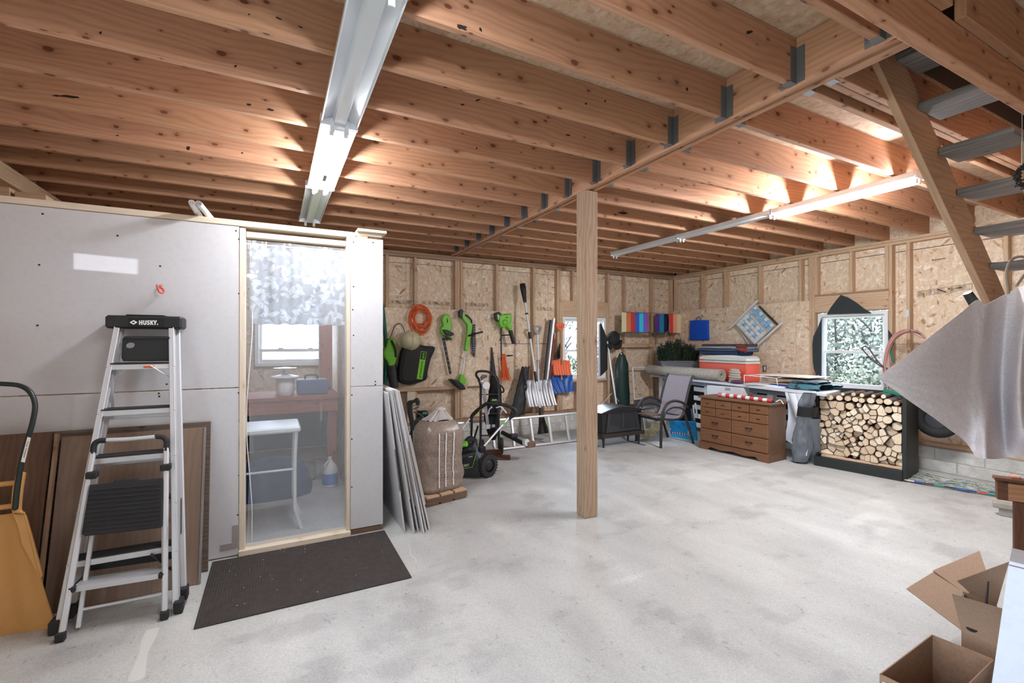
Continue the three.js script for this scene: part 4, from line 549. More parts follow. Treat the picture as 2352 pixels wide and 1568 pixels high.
{ const g = thing('wall_bracket', 'black steel two-arm storage bracket fixed to the wall beneath the leaf blower', 'bracket'); part('upright', trace(BW, [[1150, 752], [1152, 752], [1153, 842], [1151, 842]], 0.02, 0.0, 0.002), blk, g); for (const [x, y] of [[1173, 770], [1178, 817]]) part('arm', tbars(BW, [[1152, y, 0.015], [x, y - 1, 0.15]], 0.009), blk, g); part('arm', tbars(BW, [[1152, 818, 0.02], [1172, 817, 0.12]], 0.008), blk, g); }
// pole saw
{ const g = thing('pole_saw', 'long white pole saw with black grip leaning across the alcove studs', 'pole saw'); const T = hit(BW, 1200, 652, 0.08), B = V(onY(1234, 1008).x, 0.12, -5.98), at = t => T.clone().lerp(B, t);
  const ht = y => { const p = t => at(t); let a = 0, b = 1; for (let i = 0; i < 30; i++) { const m = (a + b) / 2, q = p(m), d = q.clone().sub(V(0, EYE, 0)); const yy = FH / 2 - FOCAL * d.dot(_up) / d.dot(_fw); if (yy < y) a = m; else b = m; } return at(a); };
  part('pole', rod(ht(695), ht(945), 0.016, 0.016, 12), shaft, g); part('grip', [rod(ht(648), ht(662), 0.045, 0.05, 14), rod(ht(662), ht(694), 0.048, 0.026, 14)], blk, g, 'black motor grip'); for (const [a, b, r] of [[719, 722, 0.026], [763, 778, 0.026], [853, 876, 0.024], [936, 948, 0.022]]) part('coupler', rod(ht(a), ht(b), r, r, 12), blk, g); part('head', [rod(ht(946), ht(975), 0.03, 0.06, 14), rod(ht(975), ht(1008), 0.06, 0.1, 14)], blk, g, 'black cutting head'); const q = ht(990); part('head_stripe', rod(ht(972).add(V(0.06, 0, 0.03)), ht(1004).add(V(0.09, 0, 0.05)), 0.025, 0.03, 10), grn, g); }
// snow shovels
{ const g = thing('aluminium_snow_shovel', 'wide aluminium snow shovel with grey D-handle hanging on the studs', 'snow shovel'); const o = 0.12;
  part('grip', trace(BW, [[1224, 752], [1227, 747], [1242, 747], [1245, 752], [1242, 763], [1237, 769], [1232, 769], [1227, 762]], 0.035, o, 0.006, 0, [[[1228, 753], [1230, 751], [1240, 751], [1241, 754], [1238, 761], [1232, 761]]]), solid(0.3, 0.28, 0.27, 0.6), g, 'grey plastic D-grip'); part('shaft', rod(hit(BW, 1234.5, 768, o + 0.02), hit(BW, 1237, 880, o + 0.03), 0.016, 0.016, 12), shaft, g); part('shaft_sleeve', rod(hit(BW, 1235.8, 826, o + 0.02), hit(BW, 1236.4, 846, o + 0.02), 0.021, 0.021, 12), blk, g);
  const P = [[1207, 874], [1269, 872], [1274, 929], [1208, 934]].map(p => hit(BW, p[0], p[1], o + 0.06)); const bl = part('blade', surfG((u, v) => P[0].clone().lerp(P[1], u).lerp(P[3].clone().lerp(P[2], u), v).add(V(0, 0, -0.05 + 0.10 * v * v + 0.012 * Math.cos(u * 2 * Math.PI * 5) * smooth(0, 0.3, v))), 50, 12, 0.003), solid(0.5, 0.5, 0.53, 0.33, 0.9), g, 'ribbed shiny aluminium blade'); part('socket', trace(BW, [[1234, 876], [1240, 876], [1239, 896], [1236, 898]], 0.03, o + 0.04, 0.006), M.aluDull, bl); nailOn(g, 1235, 752, 0.14); }
{ const g = thing('blue_snow_shovel', 'blue plastic snow shovel hanging below the orange one', 'snow shovel'), m = solid(0.01, 0.09, 0.38, 0.4), P = [[1264, 864], [1316, 860], [1318, 897], [1268, 904]].map(p => hit(BW, p[0], p[1], 0.05)); part('blade', surfG((u, v) => P[0].clone().lerp(P[1], u).lerp(P[3].clone().lerp(P[2], u), v).add(V(0, 0, -0.02 + 0.07 * v * v + 0.008 * Math.cos((u - 0.5) * 36 * (0.4 + 0.6 * v)))), 50, 10, 0.004), m, g, 'fluted blue blade'); part('shaft', rod(hit(BW, 1290, 872, 0.07), hit(BW, 1288, 800, 0.05), 0.015), M.stud, g); }
{ const g = thing('orange_snow_shovel', 'orange snow shovel with wooden shaft and orange D-handle by the window', 'snow shovel'), m = solid(0.8, 0.13, 0.035, 0.45), o = 0.10; part('grip', trace(BW, [[1276, 746], [1279, 742], [1294, 742], [1297, 746], [1294, 754], [1290, 760], [1285, 760], [1280, 753]], 0.03, o, 0.005, 0, [[[1281, 747], [1292, 747], [1289, 753], [1284, 753]]]), m, g); part('shaft', rod(hit(BW, 1288, 759, o + 0.02), hit(BW, 1291, 836, o + 0.03), 0.017, 0.017, 12), std({ map: TX.stud, color: lc(0.55, 0.45, 0.38) }), g); const P = [[1271, 827], [1310, 827], [1311, 861], [1270, 861]].map(p => hit(BW, p[0], p[1], o + 0.03)); part('blade', surfG((u, v) => P[0].clone().lerp(P[1], u).lerp(P[3].clone().lerp(P[2], u), v).add(V(0, 0, 0.05 * v * v - 0.02 + 0.005 * Math.cos(u * 44))), 44, 8, 0.004), m, g); nailOn(g, 1286, 746, 0.12); }
// tubes, rolls
{ const g = thing('chrome_tube', 'long shiny chrome tube leaning between the snow shovels', 'tube'); part('pipe', rod(hit(BW, 1272, 731, 0.05), hit(BW, 1257, 872, 0.09), 0.03, 0.03, 16), M.alu, g); part('dark_rail', rod(hit(BW, 1266, 735, 0.03), hit(BW, 1251, 872, 0.06), 0.028, 0.028, 10), M.steelDark, g); }
{ const g = thing('red_rod', 'thin dark red rod standing beside the chrome tube', 'rod'); part('rod', rod(hit(BW, 1273, 768, 0.10), hit(BW, 1262, 872, 0.14), 0.013, 0.013, 8), solid(0.25, 0.03, 0.02, 0.5), g); part('cap', rod(hit(BW, 1274, 764, 0.10), hit(BW, 1273, 778, 0.10), 0.015, 0.015, 8), solid(0.5, 0.4, 0.42), g); }
{ const g = thing('folded_bag_roll', 'black rolled bag leaning on the studs beside the aluminium shovel', 'rolled bag'); const P = [[1199, 842], [1215, 842], [1204, 952], [1172, 954]].map((p, i) => hit(BW, p[0], p[1], i < 2 ? 0.05 : 0.18)); part('roll', surfG((u, v) => { const a = u * Math.PI * 2; const c = P[0].clone().lerp(P[1], 0.5 - 0.5 * Math.cos(a)), d = P[3].clone().lerp(P[2], 0.5 - 0.5 * Math.cos(a)); return c.lerp(d, v).add(V(0, 0.01 * Math.sin(u * 40), 0.05 * Math.sin(a) + 0.006 * Math.sin(v * 30 + u * 18))); }, 32, 20), std({ map: TX.fine, color: lc(0.016, 0.018, 0.02), roughness: 0.6 }), g); part('tie', rod(P[0].clone().lerp(P[3], 0.25), P[1].clone().lerp(P[2], 0.25), 0.008), blk, g); }
// dark felt stapled at the back window
{ const m = std({ map: TX.fine, color: lc(0.022, 0.024, 0.026), roughness: 0.9 }), g = thing('window_felt', 'black felt flap hanging at the right jamb of the back window', 'felt flap'); part('flap', trace(BW, [[1378, 741], [1382, 745], [1388, 760], [1395, 780], [1395, 848], [1388, 856], [1379, 864]], 0.006, 0.03, 0.001), m, g); part('pale_backing', trace(BW, [[1374, 745], [1379, 743], [1381, 800], [1379, 862], [1374, 866]], 0.004, 0.028), solid(0.55, 0.58, 0.66), g);
  single('felt_corner', trace(BW, [[1286, 788], [1283, 800], [1276, 812], [1273, 822], [1285, 824], [1290, 812], [1290, 790]], 0.006, 0.02, 0.001), m, 'black felt flap behind the orange shovel\'s shaft', 'felt flap'); }
// black caps
{ const g = thing('winter_hat', 'black winter hat hanging on a nail between window and shelf', 'cap'), c = hit(BW, 1411, 779, 0.09), m = std({ map: TX.fine, color: lc(0.016, 0.015, 0.016), roughness: 0.9 }); const s = sphereG(0, 0, 0, 0.115, 0.13, 0.10, 22, 14); part('crown', tr(s, c.x - 0.01, c.y + 0.02, c.z), m, g); part('brim', trace(BW, [[1410, 795], [1412, 801], [1418, 803], [1425, 799], [1428, 790], [1427, 780], [1420, 790]], 0.05, 0.07, 0.008, 24), m, g); part('ear_flap', trace(BW, [[1396, 790], [1399, 800], [1403, 803], [1406, 795], [1404, 788]], 0.04, 0.07, 0.008, 20), m, g); }
// pole and green bag
{ const g = thing('white_pole', 'thin white pole leaning on the wall above the stove', 'pole'); part('pole', rod(hit(BW, 1395, 784, 0.04), V(hit(BW, 1413, 932, 0.3).x, 0.42, ZB + 0.35), 0.014, 0.014, 10), shaft, g); part('guy_line', [rod(hit(BW, 1405, 903, 0.2), hit(BW, 1379, 933, 0.2), 0.004), rod(hit(BW, 1412, 908, 0.2), hit(BW, 1429, 932, 0.2), 0.004)], M.white, g); }
{ const g = thing('green_umbrella_bag', 'tall dark green zip bag standing in the corner behind the stove', 'bag'), m = std({ map: TX.fine, color: lc(0.006, 0.028, 0.022), roughness: 0.5 }); const c = hit(BW, 1434, 870, 0.16); const prof = [[0.10, 0.02], [0.125, 0.1], [0.13, 0.5], [0.125, 0.9], [0.12, 1.05], [0.06, 1.22], [0.03, 1.26], [0.001, 1.27]]; const s = latheG(prof, 24); s.scale(1.02, 1, 0.8); const p = s.attributes.position; for (let i = 0; i < p.count; i++) { const y = p.getY(i), a = Math.atan2(p.getZ(i), p.getX(i)); const k = 1 + 0.05 * Math.sin(a * 5 + y * 9) + 0.03 * Math.sin(y * 23 + a * 3); p.setX(i, p.getX(i) * k + 0.03 * (1.2 - y)); p.setZ(i, p.getZ(i) * k); } s.computeVertexNormals(); part('bag', tr(s, c.x - 0.06, 0.06, c.z), m, g); for (const d of [-0.03, 0.03]) part('clip', cbox(c.x - 0.06 + d, 1.29, c.z + 0.02, 0.02, 0.05, 0.02, 0.004), M.white, g); part('base', tr(latheG([[0.001, 0], [0.11, 0], [0.11, 0.05], [0.001, 0.06]], 20), c.x - 0.03, 0, c.z), blk, g); }
// white rod and chalk marks are on the sheathing itself; small wood splinters left proud of it
// dark bark pockets and pitch streaks in the joist faces
{ const zs = ceiling.children.filter(o => o.name === 'joist').map(o => { o.geometry.computeBoundingBox(); return o.geometry.boundingBox; }), m = solid(0.022, 0.011, 0.007, 0.9), r = rng(515);
  for (const [px, py, w, h, a] of [[160, 222, 62, 6, 0.1], [130, 220, 20, 5, 0.05], [572, 240, 12, 5, 0.2], [622, 252, 22, 5, 0.2], [432, 340, 10, 10, 0], [556, 351, 6, 4, 0], [270, 311, 9, 3, 0.1], [231, 75, 7, 8, 0], [541, 152, 7, 6, 0], [572, 33, 5, 4, 0], [640, 42, 18, 4, 0.4], [690, 62, 12, 3, 0.4], [1060, 62, 30, 13, 0.3], [1104, 68, 7, 12, -0.4], [1098, 230, 15, 4, -0.3], [1062, 240, 11, 4, 0], [1305, 310, 14, 4, 0.1], [1412, 16, 8, 8, 0.3], [1722, 74, 20, 8, -0.3], [1578, 205, 7, 8, 0.2], [1390, 232, 5, 5, 0], [1346, 238, 6, 5, 0], [1432, 489, 24, 6, 0.05], [1095, 340, 5, 4, 0], [935, 385, 10, 4, 0.2], [770, 300, 6, 4, 0]]) {
    for (const b of zs) { const z = b.max.z + 0.0004, p = onZ(px, py, z); if (p.y > b.min.y + 0.004 && p.y < b.max.y && p.x > b.min.x && p.x < b.max.x) { const f = fr(V(0, 0, z), X1, Y1), pts = []; for (let i = 0; i < 14; i++) { const t = i / 14 * Math.PI * 2, k = 0.6 + 0.55 * r(), dx = Math.cos(t) * w / 2 * k, dy = Math.sin(t) * h / 2 * k; pts.push([px + dx * Math.cos(a) - dy * Math.sin(a), py + dx * Math.sin(a) + dy * Math.cos(a)]); } part('bark_pocket', trace(f, pts, 0.0006), m, ceiling, 'dark bark pocket in the joist'); break; } } } }
// mill stamps printed on the sheathing
{ const t = canvasTex(512, 96, (c, w, h) => { c.clearRect(0, 0, w, h); c.strokeStyle = c.fillStyle = '#3a2718'; c.lineWidth = 3; const r = rng(2); for (const [x, ww] of [[8, 90], [112, 60], [186, 110], [310, 56], [380, 120]]) { c.strokeRect(x, 10, ww, 76); for (let i = 0; i < 7; i++) c.fillRect(x + 8, 18 + i * 9, (ww - 16) * (0.4 + 0.6 * r()), 4); } c.lineWidth = 12; c.beginPath(); c.moveTo(200, 20); c.lineTo(280, 78); c.stroke(); }); const m = std({ map: t, transparent: true, alphaTest: 0.35, roughness: 0.9 }); const fs = fr(V(0, 0, ZB - 0.0885), X1, Y1), fR = fr(V(XR + 0.0885, 0, 0), Z1, Y1);
  const st = (f, a, b, c, d, par) => { const P = [a, b, c, d].map(p => hit(f, p[0], p[1], 0)); part('mill_stamp', surfG((u, v) => P[3].clone().lerp(P[2], u).lerp(P[0].clone().lerp(P[1], u), v), 1, 1), m, par, 'faint dark mill stamp'); };
  st(fs, [884, 687], [950, 690], [950, 700], [884, 697], wb); st(fs, [968, 690], [1042, 694], [1042, 703], [968, 699], wb); st(fs, [1068, 694], [1120, 697], [1120, 706], [1068, 703], wb); st(fs, [1232, 704], [1272, 706], [1272, 715], [1232, 713], wb); st(fR, [2104, 668], [2236, 648], [2236, 664], [2104, 684], wr);
  part('chalk_line', boxG(3.2, 4.26, 1.478, 1.488, ZB - 0.0888, ZB - 0.088), solid(0.05, 0.1, 0.22), wb, 'blue chalk line'); }
// ---------- shelf with a box kite ----------
{ const zs = 0.20, g = thing('glass_shelf', 'green-edged glass shelf carrying the rainbow box kite', 'shelf'); const a = hit(BW, 1424, 763, zs), b = hit(BW, 1541, 765, zs); part('shelf_pane', boxG(a.x, b.x, a.y - 0.012, a.y, ZB + 0.014, ZB + 0.22, 0.002), solid(0.05, 0.16, 0.14, 0.15), g); for (const x of [a.x + 0.15, b.x - 0.15]) part('shelf_bracket', join([boxG(x - 0.012, x + 0.012, a.y - 0.2, a.y - 0.013, ZB + 0.012, ZB + 0.03), boxG(x - 0.012, x + 0.012, a.y - 0.03, a.y - 0.013, ZB + 0.012, ZB + 0.19)]), M.stud, g); part('ledger', boxG(a.x + 0.02, b.x - 0.25, a.y - 0.27, a.y - 0.2, ZB + 0.012, ZB + 0.05, 0.003), M.stud, g);
  const k = thing('box_kite', 'rainbow striped nylon box kite lying along the shelf', 'kite'); const top = hit(BW, 1460, 717, zs).y, bot = a.y + 0.003; const X = px => hit(BW, px, 740, 0.16).x; const cols = { cream: [0.55, 0.52, 0.33], orange: [0.55, 0.16, 0.07], red: [0.5, 0.05, 0.04], blue: [0.03, 0.09, 0.5], cyan: [0.02, 0.45, 0.6], purple: [0.17, 0.07, 0.5], teal: [0.01, 0.2, 0.32], navy: [0.012, 0.012, 0.06], violet: [0.08, 0.03, 0.2], salmon: [0.72, 0.3, 0.18] }, cm = {}; for (const n in cols) cm[n] = solid(cols[n][0] * 1.5, cols[n][1] * 1.5, cols[n][2] * 1.5, 0.75);
  const band = (x0, z0, x1, z1, n) => { const A = V(x0, bot, ZB + z0), B = V(x1, bot, ZB + z1); part('fabric_band', surfG((u, v) => A.clone().lerp(B, u).add(V(0, v * (top - bot), 0)), 1, 1, 0.0015), cm[n], k, n + ' nylon band'); };
  const XO = (px, z) => hit(BW, px, 740, z - 0.012).x; const strip = (x0, z0, x1, z1, ns) => ns.forEach((n, i) => band(mix(x0, x1, i / ns.length), mix(z0, z1, i / ns.length), mix(x0, x1, (i + 1) / ns.length), mix(z0, z1, (i + 1) / ns.length), n));
  strip(XO(1428, 0.2), 0.2, XO(1459, 0.10), 0.10, ['cream', 'orange', 'red']); strip(XO(1459, 0.10), 0.10, XO(1487, 0.2), 0.2, ['blue', 'cyan', 'purple']); strip(XO(1505, 0.05), 0.05, XO(1535, 0.10), 0.10, ['violet', 'teal', 'navy']); strip(XO(1537, 0.2), 0.2, XO(1564, 0.2), 0.2, ['red', 'salmon', 'cream']); strip(XO(1434, 0.03), 0.03, XO(1458, 0.05), 0.05, ['navy', 'blue']);
  for (const [x, z] of [[1428, 0.19], [1487, 0.185], [1505, 0.03], [1564, 0.19]]) part('upright_spar', rod(V(X(x), bot, ZB + z), V(X(x), top, ZB + z), 0.004), blk, k); part('long_spar', rod(V(X(1428), top, ZB + 0.19), V(X(1564), top, ZB + 0.19), 0.004), M.darkWood, k); part('long_spar', rod(V(X(1428), bot + 0.004, ZB + 0.19), V(X(1564), bot + 0.004, ZB + 0.19), 0.004), M.darkWood, k); part('cord', tubeG([V(X(1536), top - 0.05, ZB + 0.19), V(X(1533), bot + 0.06, ZB + 0.21), V(X(1524), bot, ZB + 0.23), V(X(1527), bot - 0.1, ZB + 0.2), V(X(1524), bot - 0.2, ZB + 0.18)], 0.003, 30, 5), M.white, k); }
// ---------- bale in clear plastic on a small pallet ----------
const CR = _rt.clone(), facing = (p) => fr(p, CR, Y1);   // frame at p whose normal looks back at the viewer's side of the room
{
  const o = onY(980, 1166), r = V(0.94, 0, -0.2).normalize(), b = V(r.z, 0, -r.x), at = (x, y, z) => o.clone().addScaledVector(r, x).addScaledVector(b, z).add(V(0, y, 0)), ax = new THREE.Matrix4().makeBasis(r, Y1, r.clone().cross(Y1)); ax.setPosition(o);
  const put = g => mat4(g, ax), pg = thing('wooden_pallet', 'small slatted wooden pallet under the plastic-wrapped bale', 'pallet');
  for (const x of [0.0, 0.15, 0.30]) part('deck_board', put(boxG(x + 0.005, x + 0.135, 0.072, 0.09, -0.5, 0.0, 0.002)), M.stud, pg);
  for (const z of [-0.02, -0.25, -0.48]) part('stringer', put(boxG(0, 0.44, 0.018, 0.071, z - 0.02, z + 0.02, 0.002)), M.darkWood, pg); for (const x of [0, 0.15, 0.3]) part('bottom_board', put(boxG(x, x + 0.13, 0.001, 0.017, -0.5, 0.0, 0.002)), M.darkWood, pg);
  const g = thing('wrapped_bale', 'bale of brown wood shavings in clear plastic, three white stripes', 'bale');
  const tex = canvasTex(512, 512, (c, w, h) => { const q = rng(8); c.fillStyle = '#8d7a6c'; c.fillRect(0, 0, w, h); const T = ['#6b594c', '#a8968a', '#c6b8ac', '#55453b', '#b3a294', '#7c695c', '#dcd2c8']; for (let i = 0; i < 9000; i++) { c.strokeStyle = T[Math.floor(q() * 7)]; c.globalAlpha = 0.5; c.lineWidth = 1 + q() * 2.2; const x = q() * w, y = q() * h, a = q() * 6.3, l = 3 + q() * 11; c.beginPath(); c.moveTo(x, y); c.quadraticCurveTo(x + Math.cos(a) * l * 0.6 + q() * 4, y + Math.sin(a) * l * 0.6, x + Math.cos(a) * l, y + Math.sin(a) * l); c.stroke(); } c.globalAlpha = 1; }, [0.5, 0.5]);
  const W = 0.225, D = 0.17, H = 0.66, cx = 0.235, cz = -0.2, n3 = (a, y, k) => fbm(((a / 6.2832) % 1 + 1) % 1, y * 0.7, 6, 6, 3, k) - 0.5;
  const skin = (a, y, e = 0) => { const t = y / H, se = p => Math.sign(p) * Math.pow(Math.abs(p), 0.42), nz = n3(a, t, 5) * 0.05; let k = t < 0.06 ? mix(0.86, 1, Math.sqrt(t / 0.06)) : t > 0.82 ? mix(1, 0.60, Math.pow((t - 0.82) / 0.18, 1.7)) : 1; k *= 1 - 0.04 * Math.sin(t * 3.1); return at(cx + se(Math.cos(a)) * (W * k + nz + e), 0.091 + y, 0).add(b.clone().multiplyScalar(-cz * 1 + se(Math.sin(a)) * (-(D * k + nz + e)))); };
  const S = surfG((u, v) => { const p = skin(u * Math.PI * 2, v * H); p.u = u * 1.4; p.v = v * H; return p; }, 96, 48); part('bale', S, new THREE.MeshPhysicalMaterial({ map: tex, roughness: 0.55, clearcoat: 0.7, clearcoatRoughness: 0.28, bumpMap: TX.grain, bumpScale: 0.004 }), g, 'wood shavings under glossy film');
  const film = new THREE.MeshPhysicalMaterial({ color: lc(0.8, 0.76, 0.74), roughness: 0.35, transmission: 0.45, thickness: 0 });
  const top = surfG((u, v) => { const a = u * Math.PI * 2, c = at(cx + 0.03, 0.091 + H, -0).addScaledVector(b, -cz), p = skin(a, H), t = Math.pow(v, 1.2); const q = p.clone().lerp(c, t * 0.86); q.y = 0.091 + H + 0.10 * Math.pow(v, 1.6) + 0.03 * v * Math.sin(a * 4 + 1) * (1 - 0.5 * v) + 0.012 * Math.sin(a * 9); q.u = u; q.v = v; return q; }, 72, 14); part('gathered_top', top, film, g, 'crumpled translucent plastic neck'); part('plug', [sphereG(...at(cx + 0.03, 0.091 + H + 0.095, 0).addScaledVector(b, -cz).toArray(), 0.05, 0.03, 0.04)], film, g);
  for (const px of [0.31, 0.47, 0.66]) { const xx = mix(-W, W, px); part('white_stripe', surfG((u, v) => { const x = xx + (u - 0.5) * 0.012, y = mix(0.05, 0.56, v), c = clamp(x / W, -1, 1); const a = Math.acos(Math.sign(c) * Math.pow(Math.abs(c), 1 / 0.42)); return skin(a, y, 0.006); }, 2, 30), M.white, g, 'white printed stripe'); }
}
// ---------- lawn mower ----------
{
  const P = onY(1119, 1097), g = thing('lawn_mower', 'charcoal and lime battery lawn mower with upright folded handle', 'lawn mower'), f = facing(P), dk = solid(0.05, 0.058, 0.066, 0.45), T = (...a) => trace(f, ...a);
  part('deck', [T([[1035, 1050], [1060, 1042], [1094, 1034], [1104, 1046], [1109, 1066], [1109, 1090], [1098, 1096], [1036, 1101]], 0.5, -0.5, 0.03)], dk, g, 'charcoal steel deck'); part('deck_top', T([[1040, 1036], [1050, 1022], [1088, 1020], [1098, 1036], [1060, 1046], [1040, 1050]], 0.36, -0.46, 0.04), blk, g);
  const fp = facing(P.clone().addScaledVector(_fw, -0.004)); { const [dg, dm] = decal(f, [[1050, 1054], [1095, 1042], [1090, 1074], [1048, 1079]], (c, w, h) => { c.fillStyle = '#23282c'; c.fillRect(0, 0, w, h); c.strokeStyle = '#8fd63a'; c.lineWidth = 9; c.beginPath(); c.moveTo(0, h - 8); c.lineTo(w - 36, h - 14); c.lineTo(w - 10, 6); c.stroke(); c.fillStyle = '#eef2f2'; c.font = 'bold 48px sans-serif'; c.fillText('80 BAT', 60, h - 34, w - 150); c.fillStyle = '#c9cfd0'; c.fillRect(w - 130, 16, 64, 14); c.fillStyle = '#343b40'; for (const y of [60, 92]) c.fillRect(20, y, w - 100, 5); }, 320, 200, 0.004); part('front_plate', dg, dm, g, 'dark plate with lime border and white lettering'); }
  // wheels: disc axes lean towards the lens
  const wheel = (c, R, w, ax) => { const t = latheG([[R * 0.55, -w / 2], [R * 0.9, -w / 2], [R, -w * 0.3], [R, w * 0.3], [R * 0.9, w / 2], [R * 0.55, w / 2]], 30), h = latheG([[0.001, w * 0.5], [R * 0.25, w * 0.55], [R * 0.32, w * 0.35], [R * 0.56, w * 0.38], [R * 0.56, -w * 0.4], [0.001, -w * 0.4]], 24); const q = new THREE.Quaternion().setFromUnitVectors(Y1, ax.clone().normalize()); for (const x of [t, h]) { x.applyQuaternion(q); x.translate(c.x, c.y, c.z); } const L = []; for (let k = 0; k < 26; k++) { const a = k / 26 * Math.PI * 2, b = cbox(R, 0, 0, 0.01, w * 0.9, 0.014, 0.002); b.rotateY(a); b.applyQuaternion(q); b.translate(c.x, c.y, c.z); L.push(b); } const o = part('wheel', t, M.rubber, g, 'black treaded tyre'); part('hub', h, blk, o); part('tread_lugs', L, M.rubber, o); };
  const ax = CR.clone().multiplyScalar(0.75).addScaledVector(_fw, -0.66); const R = 0.13; wheel(V(P.x + 0.02, R, P.z - 0.02), R, 0.06, ax); wheel(hit(f, 1080, 1022, -0.32), 0.10, 0.05, ax); wheel(V(P.x - 0.42, R, P.z - 0.05), R, 0.06, ax);
  part('battery_cover', T([[1052, 1018], [1070, 1016], [1074, 1024], [1056, 1028]], 0.16, -0.2, 0.02), grn, g, 'lime battery lid');
  const bar = (a, b, r = 0.02) => beamG(hit(f, ...a), hit(f, ...b), r * 2.2, r, f.n, 0.004), silver = M.aluDull;
  part('lower_handle', bar([1108, 1028, -0.12], [1169, 958, -0.42]), silver, g, 'grey aluminium tube'); part('lower_handle', bar([1050, 1000, -0.16], [1080, 960, -0.46]), silver, g, 'grey aluminium tube'); for (const [x, y, o] of [[1157, 971, -0.36], [1070, 974, -0.40]]) part('handle_decal', cbox(...hit(f, x, y, o + 0.03).toArray(), 0.03, 0.04, 0.004), grn, g);
  part('hinge', cbox(...hit(f, 1107, 1031, -0.1).toArray(), 0.08, 0.07, 0.06, 0.012), blk, g); part('upper_handle', tubeG([[1080, 966, -0.44], [1088, 950, -0.44], [1112, 930, -0.42], [1126, 926, -0.40], [1150, 928, -0.40], [1176, 936, -0.40], [1184, 944, -0.40], [1182, 952, -0.40], [1170, 960, -0.41]].map(p => hit(f, ...p)), 0.021, 60, 12), blk, g, 'black foam-covered grip bar'); part('handle_decal', [beamG(hit(f, 1090, 956, -0.42), hit(f, 1104, 940, -0.41), 0.02, 0.008, f.n), beamG(hit(f, 1148, 932, -0.40), hit(f, 1163, 946, -0.40), 0.022, 0.008, f.n)], grn, g);
  part('control_box', T([[1128, 919], [1131, 916], [1139, 916], [1143, 920], [1145, 930], [1127, 930]], 0.10, -0.44, 0.012), blk, g); part('start_button', T([[1130, 917], [1139, 917], [1140, 920], [1129, 920]], 0.03, -0.36, 0.004), grn, g); part('bail_lever', tubeG([[1122, 950, -0.38], [1124, 940, -0.36], [1130, 935, -0.35], [1128, 934, -0.36]].map(p => hit(f, ...p)), 0.007, 20, 6), M.white, g); part('bail_lever', tubeG([[1140, 936, -0.36], [1150, 934, -0.35], [1158, 942, -0.36], [1163, 948, -0.38]].map(p => hit(f, ...p)), 0.007, 20, 6), M.white, g);
  part('support_frame', barsG([[1084, 960, -0.5], [1083, 1008, -0.5], [1090, 1004, -0.48], [1098, 978, -0.46]].map(p => hit(f, ...p)), 0.012), blk, g);
}
